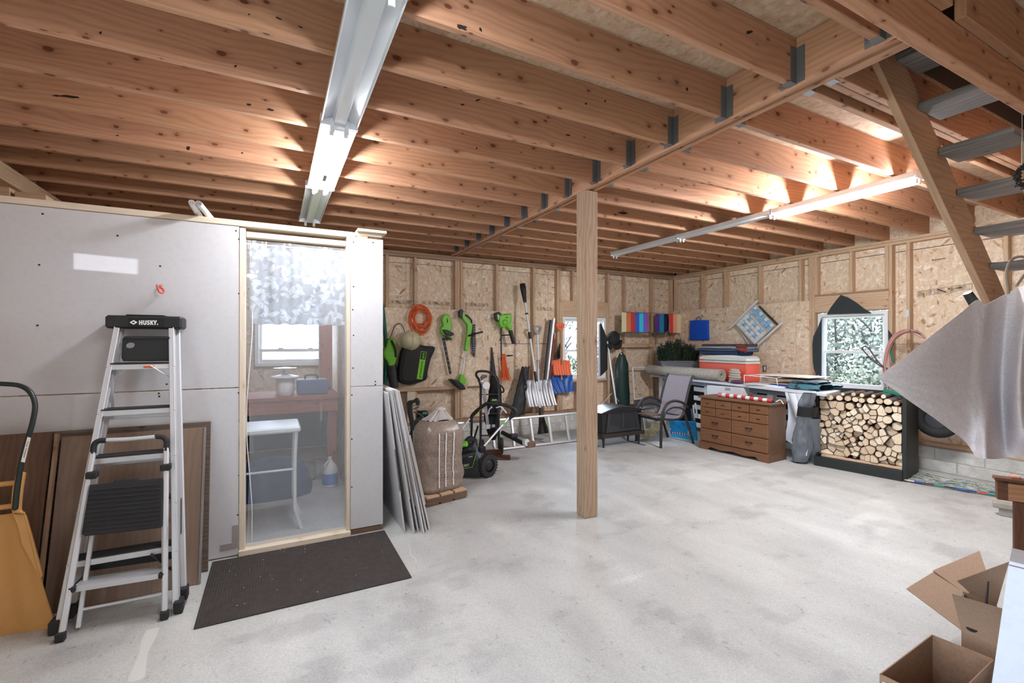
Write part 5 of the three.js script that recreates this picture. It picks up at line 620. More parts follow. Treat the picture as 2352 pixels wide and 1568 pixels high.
// ---------- hand truck ----------
{
  const P = onY(1135, 1052), g = thing('hand_truck', 'black steel hand truck standing behind the lawn mower', 'hand truck'), f = facing(P.clone().addScaledVector(_fw, 0.12)), S = (pts, r, o = 0) => barsG(pts.map(p => hit(f, p[0], p[1], p[2] ?? o)), r);
  part('upright', S([[1104, 885], [1104, 1030]], 0.016), M.steelDark, g); part('upright', S([[1145, 885], [1146, 1030]], 0.016), M.steelDark, g); part('loop_handle', tubeG([[1105, 890], [1100, 872], [1094, 862], [1096, 854], [1108, 852], [1122, 854], [1134, 862], [1142, 876], [1145, 892]].map(p => hit(f, p[0], p[1], 0)), 0.016, 60, 10), blk, g); for (const [a, b] of [[906, 905], [950, 949], [1000, 999]]) part('crossbar', beamG(hit(f, 1104, a), hit(f, 1146, b), 0.034, 0.014, f.n), M.steelDark, g);
  part('toe_plate', mat4(cbox(0.03, 0.006, 0.08, 0.36, 0.012, 0.24, 0.003), fm(facing(V(P.x, 0, P.z).addScaledVector(_fw, 0.1)))), std({ map: TX.dark, color: lc(0.6, 0.4, 0.3), roughness: 0.8 }), g, 'rusty brown toe plate'); part('back_plate', trace(f, [[1112, 1034], [1150, 1031], [1152, 1044], [1112, 1046]], 0.012, 0.02, 0.002), std({ map: TX.dark, color: lc(0.6, 0.4, 0.3), roughness: 0.8 }), g);
  for (const [x, y] of [[1151, 1024], [1106, 1028]]) { const t = new THREE.TorusGeometry(0.085, 0.03, 10, 26); t.rotateY(Math.PI / 2 - 0.5); t.translate(...hit(f, x, y, -0.08).toArray()); const o = part('wheel', t, M.rubber, g); const h = new THREE.CylinderGeometry(0.06, 0.06, 0.03, 16); h.rotateZ(Math.PI / 2); h.rotateY(-0.5); h.translate(...hit(f, x, y, -0.08).toArray()); part('hub', h, blk, o); }
  const s = thing('luggage_strap', 'pale grey webbing strap hanging down inside the hand truck', 'strap'); part('webbing', [surfG((u, v) => hit(f, mix(1107, 1111, 0) + u * 7 + v * 11, mix(890, 985, v), 0.03 + 0.02 * Math.sin(v * 9)), 2, 20, 0.003)], solid(0.3, 0.31, 0.36, 0.7), s); part('buckle', cbox(...hit(f, 1121, 980, 0.05).toArray(), 0.07, 0.06, 0.02, 0.006), M.aluDull, s); part('buckle', cbox(...hit(f, 1133, 978, 0.06).toArray(), 0.05, 0.04, 0.02, 0.006), solid(0.35, 0.36, 0.42), s);
  const c = thing('desk_lamp', 'folded chrome clamp lamp caught in the hand truck\'s loop handle', 'lamp'); part('lamp_head', trace(f, [[1102, 868], [1106, 861], [1118, 861], [1119, 866], [1106, 871]], 0.08, -0.02, 0.012), solid(0.12, 0.11, 0.11, 0.4), c); part('joint', sphereG(...hit(f, 1107, 876, 0.03).toArray(), 0.03), M.alu, c); part('disc', rod(hit(f, 1115, 885, 0.02), hit(f, 1117, 885, 0.05), 0.05, 0.05, 18), M.aluDull, c); part('arm', S([[1106, 873], [1110, 897], [1112, 905]], 0.012, 0.03), M.alu, c);
  const u = thing('black_bundle', 'crumpled black cloth bundle hanging behind the hand truck', 'bundle'); const w = surfG((a, v) => { const t = a * Math.PI * 2, k = Math.pow(Math.sin(Math.PI * clamp(v * 0.94 + 0.04)), 0.55), n = fbm(a, v, 6, 6, 3, 17); const c = hit(f, 1134 + 4 * Math.sin(v * 6), mix(862, 1010, v), -0.10); return c.addScaledVector(CR, Math.cos(t) * (0.07 + 0.08 * n) * k).addScaledVector(_fw, -Math.sin(t) * (0.05 + 0.05 * n) * k); }, 36, 40); part('cloth', w, std({ map: TX.fine, color: lc(0.012, 0.012, 0.013), roughness: 0.9 }), u); part('loop', tubeG([[1148, 884], [1155, 890], [1157, 899], [1150, 901]].map(p => hit(f, p[0], p[1], -0.05)), 0.012, 20, 6), blk, u);
  const h = thing('ratchet_bar', 'black jack bar with white caster lying across the extension ladder', 'jack'); part('bar', [beamG(hit(f, 1152, 992, 0.05), hit(f, 1208, 1021, 0.28), 0.05, 0.05, f.n, 0.01)], blk, h); part('bracket', cbox(...hit(f, 1180, 1000, 0.16).toArray(), 0.1, 0.05, 0.07, 0.012), M.steelDark, h); part('caster', rod(hit(f, 1205, 1016, 0.30), hit(f, 1211, 1016, 0.33), 0.045, 0.045, 18), solid(0.6, 0.62, 0.62), h); part('foot_block', cbox(...hit(f, 1218, 1020, 0.28).toArray(), 0.12, 0.07, 0.08, 0.01), M.darkWood, h);
}
// ---------- pressure washer ----------
{
  const P = onY(960, 1075), g = thing('pressure_washer', 'dark green-trimmed pressure washer behind the bale, spray gun upright', 'pressure washer'), f = facing(P), T = (...a) => trace(f, ...a);
  part('body', T([[940, 1000], [948, 978], [960, 962], [968, 962], [980, 985], [986, 1010], [984, 1072], [938, 1072]], 0.26, -0.3, 0.04, 40), blk, g); part('side_trim', T([[946, 1040], [951, 1036], [954, 1070], [948, 1072]], 0.05, -0.08, 0.008), grn, g); part('reel', rod(hit(f, 966, 975, -0.10), hit(f, 966, 975, -0.02), 0.09, 0.09, 20), dgrey, g); part('trim_light', T([[962, 966], [966, 964], [970, 975], [967, 976]], 0.02, -0.01, 0.004), grn, g);
  part('spray_gun', [T([[934, 925], [938, 920], [948, 919], [955, 914], [960, 914], [964, 922], [963, 930], [958, 932], [955, 924], [948, 926], [946, 935], [947, 948], [950, 965], [951, 985], [948, 990], [943, 986], [940, 965], [936, 950]], 0.05, 0.02, 0.012)], dgrey, g, 'dark grey trigger gun'); part('trigger', tubeG([[948, 935], [953, 929], [958, 928], [961, 930]].map(p => hit(f, p[0], p[1], 0.05)), 0.007, 16, 6), solid(0.35, 0.5, 0.2), g); part('guard', tubeG([[947, 940], [955, 937], [962, 934]].map(p => hit(f, p[0], p[1], 0.05)), 0.005, 12, 6), dgrey, g); part('pressure_hose', tubeG([[951, 946], [960, 949], [970, 956], [978, 968], [982, 982], [978, 1000], [970, 1004]].map(p => hit(f, p[0], p[1], 0.06)), 0.009, 40, 8), solid(0.1, 0.1, 0.1, 0.5), g); part('lance', rod(hit(f, 949, 988, 0.04), hit(f, 951, 1040, 0.04), 0.01), M.steel, g);
  const c = thing('battery_charger', 'black battery charger with teal label on the wall\'s bottom plate', 'charger'), q = fr(V(0, 0, ZB + 0.02), X1, Y1); const bb = hit(q, 975, 962, 0.06); part('case', boxG(bb.x - 0.09, bb.x + 0.07, 0.341, 0.50, ZB - 0.06, ZB + 0.05, 0.02), blk, c); part('label', boxG(bb.x - 0.02, bb.x + 0.05, 0.452, 0.492, ZB + 0.0505, ZB + 0.052), solid(0.1, 0.4, 0.22), c, 'teal label');
}
// ---------- extension ladder lying on its side ----------
{
  const g = thing('extension_ladder', 'aluminium extension ladder lying on its side along the back wall', 'ladder'), x0 = 1.35, x1 = 6.0, zb = -5.76, zt = -5.87, yt = 0.42, u = V(0, yt, zt - zb), L = u.length(), m = new THREE.Matrix4().makeBasis(X1, u.clone().normalize(), X1.clone().cross(u.clone().normalize())); m.setPosition(V(0, 0.002, zb));
  const A = (a, b, c, d, e, h, ch = 0.003) => mat4(boxG(a, b, c, d, e, h, ch), m); part('side_rail', [A(x0, x1, 0, 0.028, -0.035, 0.035)], M.alu, g); part('side_rail', [A(x0, x1, L - 0.028, L, -0.035, 0.035)], M.alu, g); for (let x = x0 + 0.12; x < x1; x += 0.31) part('rung', A(x - 0.02, x + 0.02, 0.028, L - 0.028, -0.018, 0.018, 0.006), M.alu, g);
}
// ---------- inner room: bench, table, jugs behind the plastic ----------
{
  const g = thing('workbench', 'red-brown wooden workbench inside the small room', 'workbench'), red = std({ map: TX.joist, color: lc(0.5, 0.22, 0.18) }); const zf = -5.15;
  const y = onZ(640, 915, zf).y; part('bench_top', boxG(XL + 0.1, 0.62, y - 0.03, y + 0.01, -5.85, zf, 0.004), red, g); part('apron', boxG(XL + 0.1, 0.6, y - 0.16, y - 0.031, zf - 0.06, zf - 0.02, 0.004), red, g); for (const x of [-0.9, 0.50]) part('leg', boxG(x, x + 0.09, 0, y - 0.031, zf - 0.14, zf - 0.06, 0.004), red, g); part('back_shelf', boxG(XL + 0.1, 0.6, 0.25, 0.28, -5.83, zf - 0.15), M.darkWood, g); part('back_panel', boxG(XL + 0.1, 0.62, 0.3, y - 0.05, -5.85, -5.83), std({ color: lc(0.03, 0.04, 0.06) }), g);
  part('upright', boxG(0.46, 0.60, y + 0.01, 2.3, -5.84, -5.72, 0.004), red, g);
  const P = (px, py, zz = zf - 0.2) => onZ(px, py, zz);
  const fan = thing('white_canister', 'white lidded canister standing on the inner workbench', 'canister'); { const a = P(655, 905), top = P(655, 862).y; part('drum', tr(latheG([[0.001, 0], [0.085, 0], [0.085, top - y - 0.03], [0.001, top - y - 0.03]], 24), a.x, y + 0.011, zf - 0.2), M.white, fan); part('lid', tr(latheG([[0.13, 0], [0.13, 0.012], [0.05, 0.03], [0.02, 0.045], [0.02, 0.08], [0.11, 0.085], [0.11, 0.10], [0.001, 0.11]], 24), a.x, top - 0.02, zf - 0.2), M.white, fan); }
  const bx = thing('tool_case', 'small blue-grey tool case on the inner workbench', 'tool case'); { const a = P(715, 900); part('case', boxG(a.x - 0.14, a.x + 0.16, y + 0.011, y + 0.17, zf - 0.32, zf - 0.12, 0.012), solid(0.06, 0.1, 0.2), bx); part('case_handle', tubeG([V(a.x - 0.06, y + 0.17, zf - 0.2), V(a.x - 0.05, y + 0.21, zf - 0.2), V(a.x + 0.05, y + 0.21, zf - 0.2), V(a.x + 0.06, y + 0.17, zf - 0.2)], 0.01, 20, 8), blk, bx); }
  const t = thing('folding_table', 'white plastic folding table behind the plastic sheet', 'table'); { const z = -4.05, a = onZ(691, 978, z), h = onZ(691, 992, z).y; part('table_top', boxG(-0.95, a.x, h, h + 0.045, z - 0.45, z, 0.012), M.white, t); for (const [x, zz] of [[a.x - 0.03, z - 0.04], [a.x - 0.03, z - 0.4], [-0.9, z - 0.04]]) part('leg', tubeG([V(x, h, zz), V(x - 0.01, h - 0.2, zz), V(x - 0.01, 0.18, zz), V(x + 0.035, 0.0, zz)], 0.014, 30, 8, false, 0.2), M.white, t); part('stretcher', rod(V(-0.9, h * 0.62, z - 0.04), V(a.x - 0.04, h * 0.62, z - 0.04), 0.009), M.white, t); }
  const j = thing('bleach_jug', 'white jug with blue label on the inner room\'s floor', 'jug'); { const a = onY(758, 1116); part('jug_body', tr(latheG([[0.001, 0], [0.072, 0], [0.076, 0.02], [0.076, 0.17], [0.06, 0.22], [0.03, 0.26], [0.022, 0.28], [0.001, 0.28]], 24), a.x, 0, a.z), M.white, j); part('label', tr(latheG([[0.0765, 0.03], [0.0775, 0.032], [0.0775, 0.14], [0.0765, 0.142]], 24), a.x, 0, a.z), solid(0.02, 0.13, 0.5), j, 'blue label'); part('handle', tubeG([V(a.x - 0.05, 0.2, a.z + 0.05), V(a.x - 0.055, 0.24, a.z + 0.07), V(a.x - 0.02, 0.27, a.z + 0.03)], 0.011, 16, 8), M.white, j); part('cap', rod(V(a.x, 0.28, a.z), V(a.x, 0.305, a.z), 0.024, 0.024, 16), M.white, j); }
  const k = thing('clear_jug', 'clear plastic jug with red cap beside the table leg', 'jug'); { const a = onY(706, 1103); part('jug_body', tr(latheG([[0.001, 0], [0.085, 0], [0.09, 0.03], [0.09, 0.15], [0.06, 0.22], [0.02, 0.25], [0.001, 0.25]], 24), a.x, 0, a.z - 0.05), new THREE.MeshPhysicalMaterial({ color: lc(0.85, 0.9, 0.95), roughness: 0.2, transmission: 0.7, thickness: 0 }), k); part('cap', rod(V(a.x, 0.25, a.z - 0.05), V(a.x, 0.275, a.z - 0.05), 0.022, 0.022, 16), solid(0.6, 0.06, 0.03), k); }
  const bag = thing('blue_storage_sack', 'blue lumpy sack pushed under the inner workbench', 'sack'); { const c = onY(620, 1130); part('sack', surfG((u, v) => { const a = u * Math.PI * 2, h = Math.sin(v * Math.PI / 2), rr = Math.cos(v * Math.PI / 2), n = fbm(u, v * 0.5, 8, 8, 3, 33) - 0.5; return V(c.x + 0.0 + Math.cos(a) * (0.36 * Math.pow(rr, 0.5) + n * 0.1), 0.38 * h + n * 0.06 * h, -5.05 + Math.sin(a) * (0.15 * Math.pow(rr, 0.5) + n * 0.05)); }, 48, 20), std({ map: TX.fine, color: lc(0.02, 0.06, 0.16), roughness: 0.8 }), bag); }
}
// ---------- clear plastic sheet over the doorway, leaf-print valance behind ----------
{
  const wr_ = dataTex(256, 512, (u, v) => { const n = 150 * fbm(u + 0.06 * fbm(u, v, 3, 4, 2, 61), v, 9, 4, 4, 62) + 110 * Math.pow(fbm(u, v, 5, 14, 3, 63), 2); return [n, n, n]; }, false, [1, 1]), film = new THREE.MeshPhysicalMaterial({ color: lc(0.9, 0.95, 1.0), roughness: 0.085, transmission: 0.82, thickness: 0, ior: 1.45, bumpMap: wr_, bumpScale: 0.02, side: THREE.DoubleSide }), g = thing('plastic_sheet', 'clear plastic sheet hung over the doorway as a door', 'plastic sheet');
  const xa = -0.178, xb = 0.496, w = (u, v) => 0.010 * Math.sin(u * 14 + v * 1.7) * (1 - smooth(0.1, 0.35, u) * 0.75) + 0.006 * Math.sin(u * 5 + v * 6) + 0.004 * fbm(u, v, 6, 9, 3, 55);
  part('sheet', surfG((u, v) => V(mix(xa, xb, u) + (u < 0.1 ? 0.02 * Math.sin(v * 5) * (1 - u * 10) : 0), mix(0.05, 2.235, v), ZP - 0.035 + w(u, v)), 60, 90), film, g); part('edge_fold', tubeG([0, 0.15, 0.3, 0.45, 0.6, 0.75, 0.9, 1].map(v => V(xa + 0.02 + 0.018 * Math.sin(v * 7 + 1), mix(0.08, 1.72, v), ZP - 0.022)), 0.004, 50, 6), new THREE.MeshPhysicalMaterial({ color: lc(0.95, 0.97, 1), roughness: 0.3, transmission: 0.4, thickness: 0 }), g);
  const lace = canvasTex(1024, 900, (c, W, H) => { const q = rng(4); c.fillStyle = '#bab7b8'; c.fillRect(0, 0, W, H); for (let i = 0; i < 300; i++) { const x = q() * W, y = q() * H, a = q() * 6.3, L = 50 + q() * 75, k = q(); c.save(); c.translate(x, y); c.rotate(a); c.globalAlpha = 0.75; c.fillStyle = k < 0.62 ? '#f4f4f5' : k < 0.8 ? '#dfe0e4' : k < 0.93 ? '#b9bcc2' : '#8d97a4'; c.beginPath(); c.moveTo(-L / 2, 0); c.quadraticCurveTo(0, -L * 0.5, L / 2, 0); c.quadraticCurveTo(0, L * 0.42, -L / 2, 0); c.fill(); c.globalAlpha = 0.5; c.strokeStyle = '#a9abb2'; c.lineWidth = 1.5; c.beginPath(); c.moveTo(-L / 2, 0); c.lineTo(L / 2, 0); c.stroke(); c.restore(); } for (let i = 0; i < 16; i++) { const x = q() * W, y = H * (0.78 + q() * 0.2), a = q() * 3, L = 50; c.save(); c.translate(x, y); c.rotate(a); c.globalAlpha = 0.6; c.fillStyle = i % 2 ? '#7f94a0' : '#a58f8e'; c.beginPath(); c.moveTo(-L / 2, 0); c.quadraticCurveTo(0, -L * 0.3, L / 2, 0); c.quadraticCurveTo(0, L * 0.26, -L / 2, 0); c.fill(); c.restore(); } });
  lace.repeat.set(1, 1); const cm = new THREE.MeshPhysicalMaterial({ map: lace, roughness: 0.9, transmission: 0.1, thickness: 0, color: lc(0.8, 0.8, 0.8), side: THREE.DoubleSide });
  const v = thing('leaf_print_valance', 'white lace valance with leaf pattern hanging in the doorway', 'curtain'); const y0 = onZ(690, 745, ZP).y, y1 = 2.225; part('cloth', surfG((u, t) => V(mix(-0.16, 0.492, u), mix(y0, y1, t) + (t < 0.02 ? 0.004 * Math.sin(u * 40) : 0), ZP - 0.072 + 0.012 * Math.sin(u * 26 + 1.2 * Math.sin(t * 3)) * (0.5 + 0.5 * t) + 0.006 * Math.sin(u * 61)), 90, 30), cm, v); part('curtain_rod', rod(V(-0.18, y1 - 0.01, ZP - 0.072), V(0.496, y1 - 0.01, ZP - 0.072), 0.006), M.white, v);
}
// ---------- right wall: bench and what lies on it ----------
const RWF = fr(V(XR - 0.013, 0, 0), Z1, Y1), RWS = fr(V(XR, 0, 0), Z1, Y1);
const atD = (px, py, D) => ray(px, py).multiplyScalar(D).add(V(0, EYE, 0));
const face = (px, py, D) => facing(atD(px, py, D));
const BH = 0.895;
{
  const g = thing('long_bench', 'long white-topped bench along the right wall', 'bench'), A = V(6.30, BH, -6.5), B = V(5.80, BH, -3.12), C = V(6.84, BH, -3.38), D = V(6.96, BH, -6.5);
  const s = extG([A, B, C, D].map(p => [p.x, -p.z]), 0.032, 0.003); s.rotateX(-Math.PI / 2); s.translate(0, BH - 0.032, 0); part('bench_top', s, std({ map: TX.fine, color: lc(0.66, 0.69, 0.74), roughness: 0.5 }), g);
  for (const [x, z] of [[6.36, -6.3], [6.2, -5.15], [6.08, -4.0], [6.72, -5.2], [6.72, -3.6]]) part('leg', boxG(x, x + 0.09, 0, BH - 0.033, z - 0.045, z + 0.045, 0.004), M.white, g);
  part('apron', beamG(V(6.33, BH - 0.07, -6.2), V(5.98, BH - 0.07, -3.3), 0.07, 0.022, Y1), solid(0.2, 0.22, 0.26), g); for (const y of [0.12, 0.27, 0.42, 0.57, 0.72]) part('slat', beamG(V(6.32, y, -5.5), V(6.06, y, -3.3), 0.075, 0.018, Y1), M.white, g); part('back_panel', boxG(6.82, 6.845, 0.02, BH - 0.04, -6.4, -3.5), solid(0.03, 0.03, 0.035), g);
  const d = thing('white_drawer_box', 'white box with printed logo shelved under the bench', 'box'); const f = fr(V(5.98, 0, -4.6), V(-0.13, 0, 1), Y1); part('drawer_front', trace(f, [[1634, 884], [1715, 890], [1714, 908], [1634, 906]], 0.3, -0.3, 0.006), M.white, d); { const [dg, dm] = decal(f, [[1664, 889], [1678, 890], [1678, 897], [1664, 896]], (c, w, h) => { c.fillStyle = '#d5d6d8'; c.fillRect(0, 0, w, h); c.fillStyle = '#3a4656'; c.font = 'bold 56px sans-serif'; c.textAlign = 'center'; c.fillText('THICK', w / 2, 52, w - 10); c.fillRect(14, 66, w - 28, 18); }, 200, 96, 0.002); part('logo', dg, dm, d); }
  // white cloth and grey bag at the end of the bench
  const w = thing('white_dust_cloth', 'white cloth hanging from the bench end beside the firewood', 'cloth'); const a0 = V(5.90, BH - 0.034, -3.66), a1 = V(5.87, BH - 0.034, -3.30); part('cloth', surfG((u, v) => a0.clone().lerp(a1, u).add(V(-0.03 + 0.03 * Math.sin(u * 9 + v * 2) + 0.05 * v * Math.sin(u * 5), -v * (0.62 + 0.12 * u), 0.03 * Math.sin(v * 4))), 30, 24, 0.002), std({ map: TX.fine, color: lc(0.62, 0.65, 0.7) }), w); part('fold', surfG((u, v) => a0.clone().lerp(a1, 0.15 + u * 0.5 + v * 0.3).add(V(-0.055 - 0.02 * Math.sin(u * 6), -v * 0.3, 0)), 10, 10, 0.002), std({ map: TX.fine, color: lc(0.66, 0.69, 0.74) }), w);
  const gb = thing('grey_sleeve_bag', 'grey fabric golf-bag cover with black band slumped between bench and firewood', 'bag'); { const o = onY(1842, 1060), top = atD(1860, 903, 5.28), cl = std({ map: TX.fine, color: lc(0.2, 0.225, 0.26), roughness: 0.85 }); part('sleeve', surfG((u, v) => { const a = u * Math.PI * 2, c = V(o.x - 0.06, 0.02, o.z + 0.0).lerp(top, v), n = fbm(u, v * 0.6, 6, 8, 3, 66) - 0.5, R = mix(0.095, 0.07, v) * (v < 0.05 ? 0.9 : 1); return c.add(V(Math.cos(a) * (R + n * 0.09), 0, Math.sin(a) * (R + n * 0.09))); }, 40, 50), cl, gb); part('band', surfG((u, v) => { const a = u * Math.PI * 2, c = V(o.x - 0.06, 0.02, o.z + 0.0).lerp(top, 0.68 + v * 0.14); return c.add(V(Math.cos(a) * 0.098, 0, Math.sin(a) * 0.098)); }, 24, 4), blk, gb, 'black band'); part('second_leg', surfG((u, v) => { const a = u * Math.PI * 2, c = onY(1866, 1060).add(V(0.03, 0.01, 0)).lerp(atD(1868, 960, 5.4), v), n = fbm(u, v, 6, 8, 3, 69) - 0.5; return c.add(V(Math.cos(a) * (0.07 + n * 0.04), 0, Math.sin(a) * (0.07 + n * 0.04))); }, 24, 20), cl, gb); }
}
{ // carpet roll
  const g = thing('carpet_roll', 'grey-beige carpet rolled up along the front of the bench', 'carpet roll'), a = V(6.21, BH + 0.102, -6.44), b = V(6.12, BH + 0.102, -4.80), d = b.clone().sub(a).normalize(), s = V(0, 1, 0).cross(d).normalize(), m = std({ map: noiseTex(15, [176, 170, 158], 0.16, 40, 3, [0.4, 0.4]), roughness: 1 });
  const spiral = []; for (let k = 0; k <= 96; k++) { const t = k / 96, an = t * Math.PI * 2 * 3.4 - 1.2, R = 0.1 - 0.066 * t; spiral.push([an, R]); } part('rolled_carpet', surfG((u, v) => { const [an, R] = spiral[Math.round(u * 96)]; const p = a.clone().lerp(b, v).addScaledVector(s, Math.cos(an) * R).add(V(0, Math.sin(an) * R, 0)); p.u = u * 1.6; p.v = v * 1.6; return p; }, 96, 8, 0.012), m, g);
  const j = thing('rope_bundle', 'coiled pale rope bundle beside the carpet roll\'s open end', 'rope'), c = V(6.18, BH, -4.62); for (const [y, R] of [[0.02, 0.085], [0.055, 0.08], [0.09, 0.088], [0.125, 0.075], [0.16, 0.08], [0.19, 0.06]]) { const t = new THREE.TorusGeometry(R * 0.8, 0.019, 8, 28); t.rotateX(Math.PI / 2 + 0.1); t.translate(c.x, BH + y, c.z); part('rope_turn', t, solid(0.42, 0.38, 0.31, 0.9), j); } }
{ // planter with evergreen
  const f = face(1556, 850, 8.3), y0 = BH, c = atD(1556, 850, 8.3), g = thing('planter_trough', 'grey trough planter standing on the bench in the corner', 'planter'); c.y = y0; const k = 8.3 / FOCAL, W = 43 * k, h = atD(1558, 829, 8.3).y - y0, fl = facing(c), gm = solid(0.16, 0.18, 0.21, 0.7);
  const sh = (x, y) => [x, y]; const bodyG = extG([[-W * 0.86, 0], [W * 0.86, 0], [W, h], [W * 0.94, h], [W * 0.82, 0.03], [-W * 0.82, 0.03], [-W * 0.94, h], [-W, h]], 0.26, 0.004); part('trough', mat4(join([bodyG, extG([[-W * 0.84, 0.005], [W * 0.84, 0.005], [W * 0.95, h - 0.01], [-W * 0.95, h - 0.01]], 0.012), tr(extG([[-W * 0.84, 0.005], [W * 0.84, 0.005], [W * 0.95, h - 0.01], [-W * 0.95, h - 0.01]], 0.012), 0, 0, 0.248)]), fm(fl, -0.14)), gm, g); part('rim', mat4(boxG(-W - 0.012, W + 0.012, h - 0.02, h + 0.008, -0.15, 0.135, 0.004), fm(fl)), gm, g);
  const t = thing('evergreen_bush', 'dark green artificial evergreen bush lying in the grey planter', 'bush'), r = rng(19); const L = new THREE.ConeGeometry(0.006, 0.05, 4); L.translate(0, 0.025, 0); const mesh = new THREE.InstancedMesh(L, solid(0.012, 0.04, 0.02, 0.7), 5200); const Mx = new THREE.Matrix4(), q = new THREE.Quaternion(); let n = 0; const stems = []; for (let s = 0; s < 130; s++) { const u = r(), bx = mix(-W * 0.95, W * 0.92, u), top = 0.10 + 0.30 * Math.pow(Math.sin(Math.PI * clamp(0.22 + u * 0.62)), 1.5) * (0.55 + 0.5 * r()); const b = fl.o.clone().addScaledVector(fl.r, bx).addScaledVector(fl.n, (r() - 0.5) * 0.2).add(V(0, h - 0.02, 0)), e = b.clone().add(V((r() - 0.5) * 0.16, top, (r() - 0.5) * 0.16)).addScaledVector(fl.r, (u - 0.35) * 0.12); stems.push(rod(b, e, 0.004, 0.002, 5)); for (let i = 0; i < 40; i++) { const p = b.clone().lerp(e, 0.1 + 0.9 * r()); q.setFromUnitVectors(Y1, V(r() - 0.5, r() * 0.8 - 0.1, r() - 0.5).normalize()); Mx.compose(p, q, V(1, 0.7 + r() * 0.9, 1)); if (n < 5200) { mesh.setMatrixAt(n++, Mx); } } } mesh.name = 'needles'; mesh.userData.kind = 'stuff'; mesh.castShadow = true; t.add(mesh); part('branches', stems, M.darkWood, t); t.children[1].userData.kind = 'stuff'; }
{ // coolers with folded things on top
  const D = 7.35, f = fr(atD(1659, 865, D), V(-0.1, 0, 1), Y1), k = D / FOCAL, Q = (x, y) => loc(f, x, y), red = solid(0.72, 0.075, 0.03, 0.45), cw = solid(0.68, 0.68, 0.62, 0.5), g = thing('red_cooler', 'red picnic cooler with cream lids on the bench', 'cooler'); const by = BH - f.o.y; const X0 = Q(1605, 850)[0], X1_ = Q(1713, 850)[0], P = (y0, y1, e = 0, z0 = -0.30, z1 = 0) => mat4(boxG(X0 - e, X1_ + e, y0, y1, z0, z1, 0.014), fm(f));
  part('cooler_body', P(by + 0.002, Q(1659, 834)[1]), red, g, 'red body'); part('lid_rim', P(Q(1659, 834)[1], Q(1659, 829)[1], 0.004, -0.304, 0.004), cw, g); part('lid', P(Q(1659, 828)[1], Q(1659, 820)[1], 0.0, -0.3, 0.0), cw, g, 'cream lid'); part('side_hinge', mat4(boxG(X0 + 0.02, X0 + 0.10, Q(1659, 829)[1], Q(1659, 826)[1], 0.0, 0.006), fm(f)), red, g); part('top_lid', mat4(extG([Q(1607, 819), Q(1612, 816), Q(1680, 815), Q(1707, 818), Q(1712, 822), Q(1607, 822)], 0.28, 0.006), fm(f, -0.29)), cw, g);
  const by2 = Q(1659, 815)[1]; const cloth = (n, lab, y0, y1, x0, x1, col, z = 0, wob = 0.012) => { const a = Q(x0, y0)[0], b = Q(x1, y0)[0], lo = Q(1659, y1)[1], hi = Q(1659, y0)[1]; const G = surfG((u, v) => { const t = u * Math.PI * 2, se = q => Math.sign(q) * Math.pow(Math.abs(q), 0.4); const n1 = fbm(u, v, 6, 6, 2, Math.round(x0)) - 0.5; return V(mix(a, b, v) + n1 * wob, (lo + hi) / 2 + se(Math.sin(t)) * (hi - lo) / 2 + n1 * wob, -0.15 + z + se(Math.cos(t)) * (0.15 + n1 * 0.03)); }, 28, 20); const cap = [0, 1].map(v => mat4(new THREE.BufferGeometry().copy(boxG(v ? b - 0.004 : a, v ? b : a + 0.004, lo + 0.004, hi - 0.004, -0.28 + z, -0.02 + z)), new THREE.Matrix4())); single(n, mat4(join([G, ...cap]), fm(f)), std({ map: TX.fine, color: lc(...col), roughness: 0.75 }), lab, 'fabric'); };
  cloth('folded_tarp', 'navy folded fabric lying directly on the cooler lid', 806, 815, 1606, 1696, [0.012, 0.03, 0.10]); cloth('folded_blanket', 'slate-blue folded fabric in the pile on the cooler', 800, 807, 1602, 1712, [0.05, 0.07, 0.12], 0.01); cloth('folded_sheet', 'grey-white folded sheet in the pile on the cooler', 795, 800.5, 1608, 1704, [0.3, 0.32, 0.36]); cloth('folded_kite', 'dark striped folded fabric topmost on the cooler pile', 790, 795.5, 1611, 1706, [0.05, 0.04, 0.05], 0.0);
  const r = rng(3), e = thing('red_tie_straps', 'red and dark straps spilling from the folded pile on the cooler', 'straps'), cols = [[0.5, 0.04, 0.03], [0.03, 0.03, 0.04], [0.3, 0.08, 0.05]]; for (let i = 0; i < 9; i++) { const y = 790 + r() * 16; part('strap', tubeG([[1690 + r() * 6, y, 0.02], [1704, y - 2 + r() * 4, 0.05], [1712 + r() * 6, y + r() * 4, 0.03], [1706 + r() * 8, y + 5, 0.0]].map(p => hit(f, p[0], p[1], p[2])), 0.007, 16, 6), solid(...cols[i % 3]), e); } }
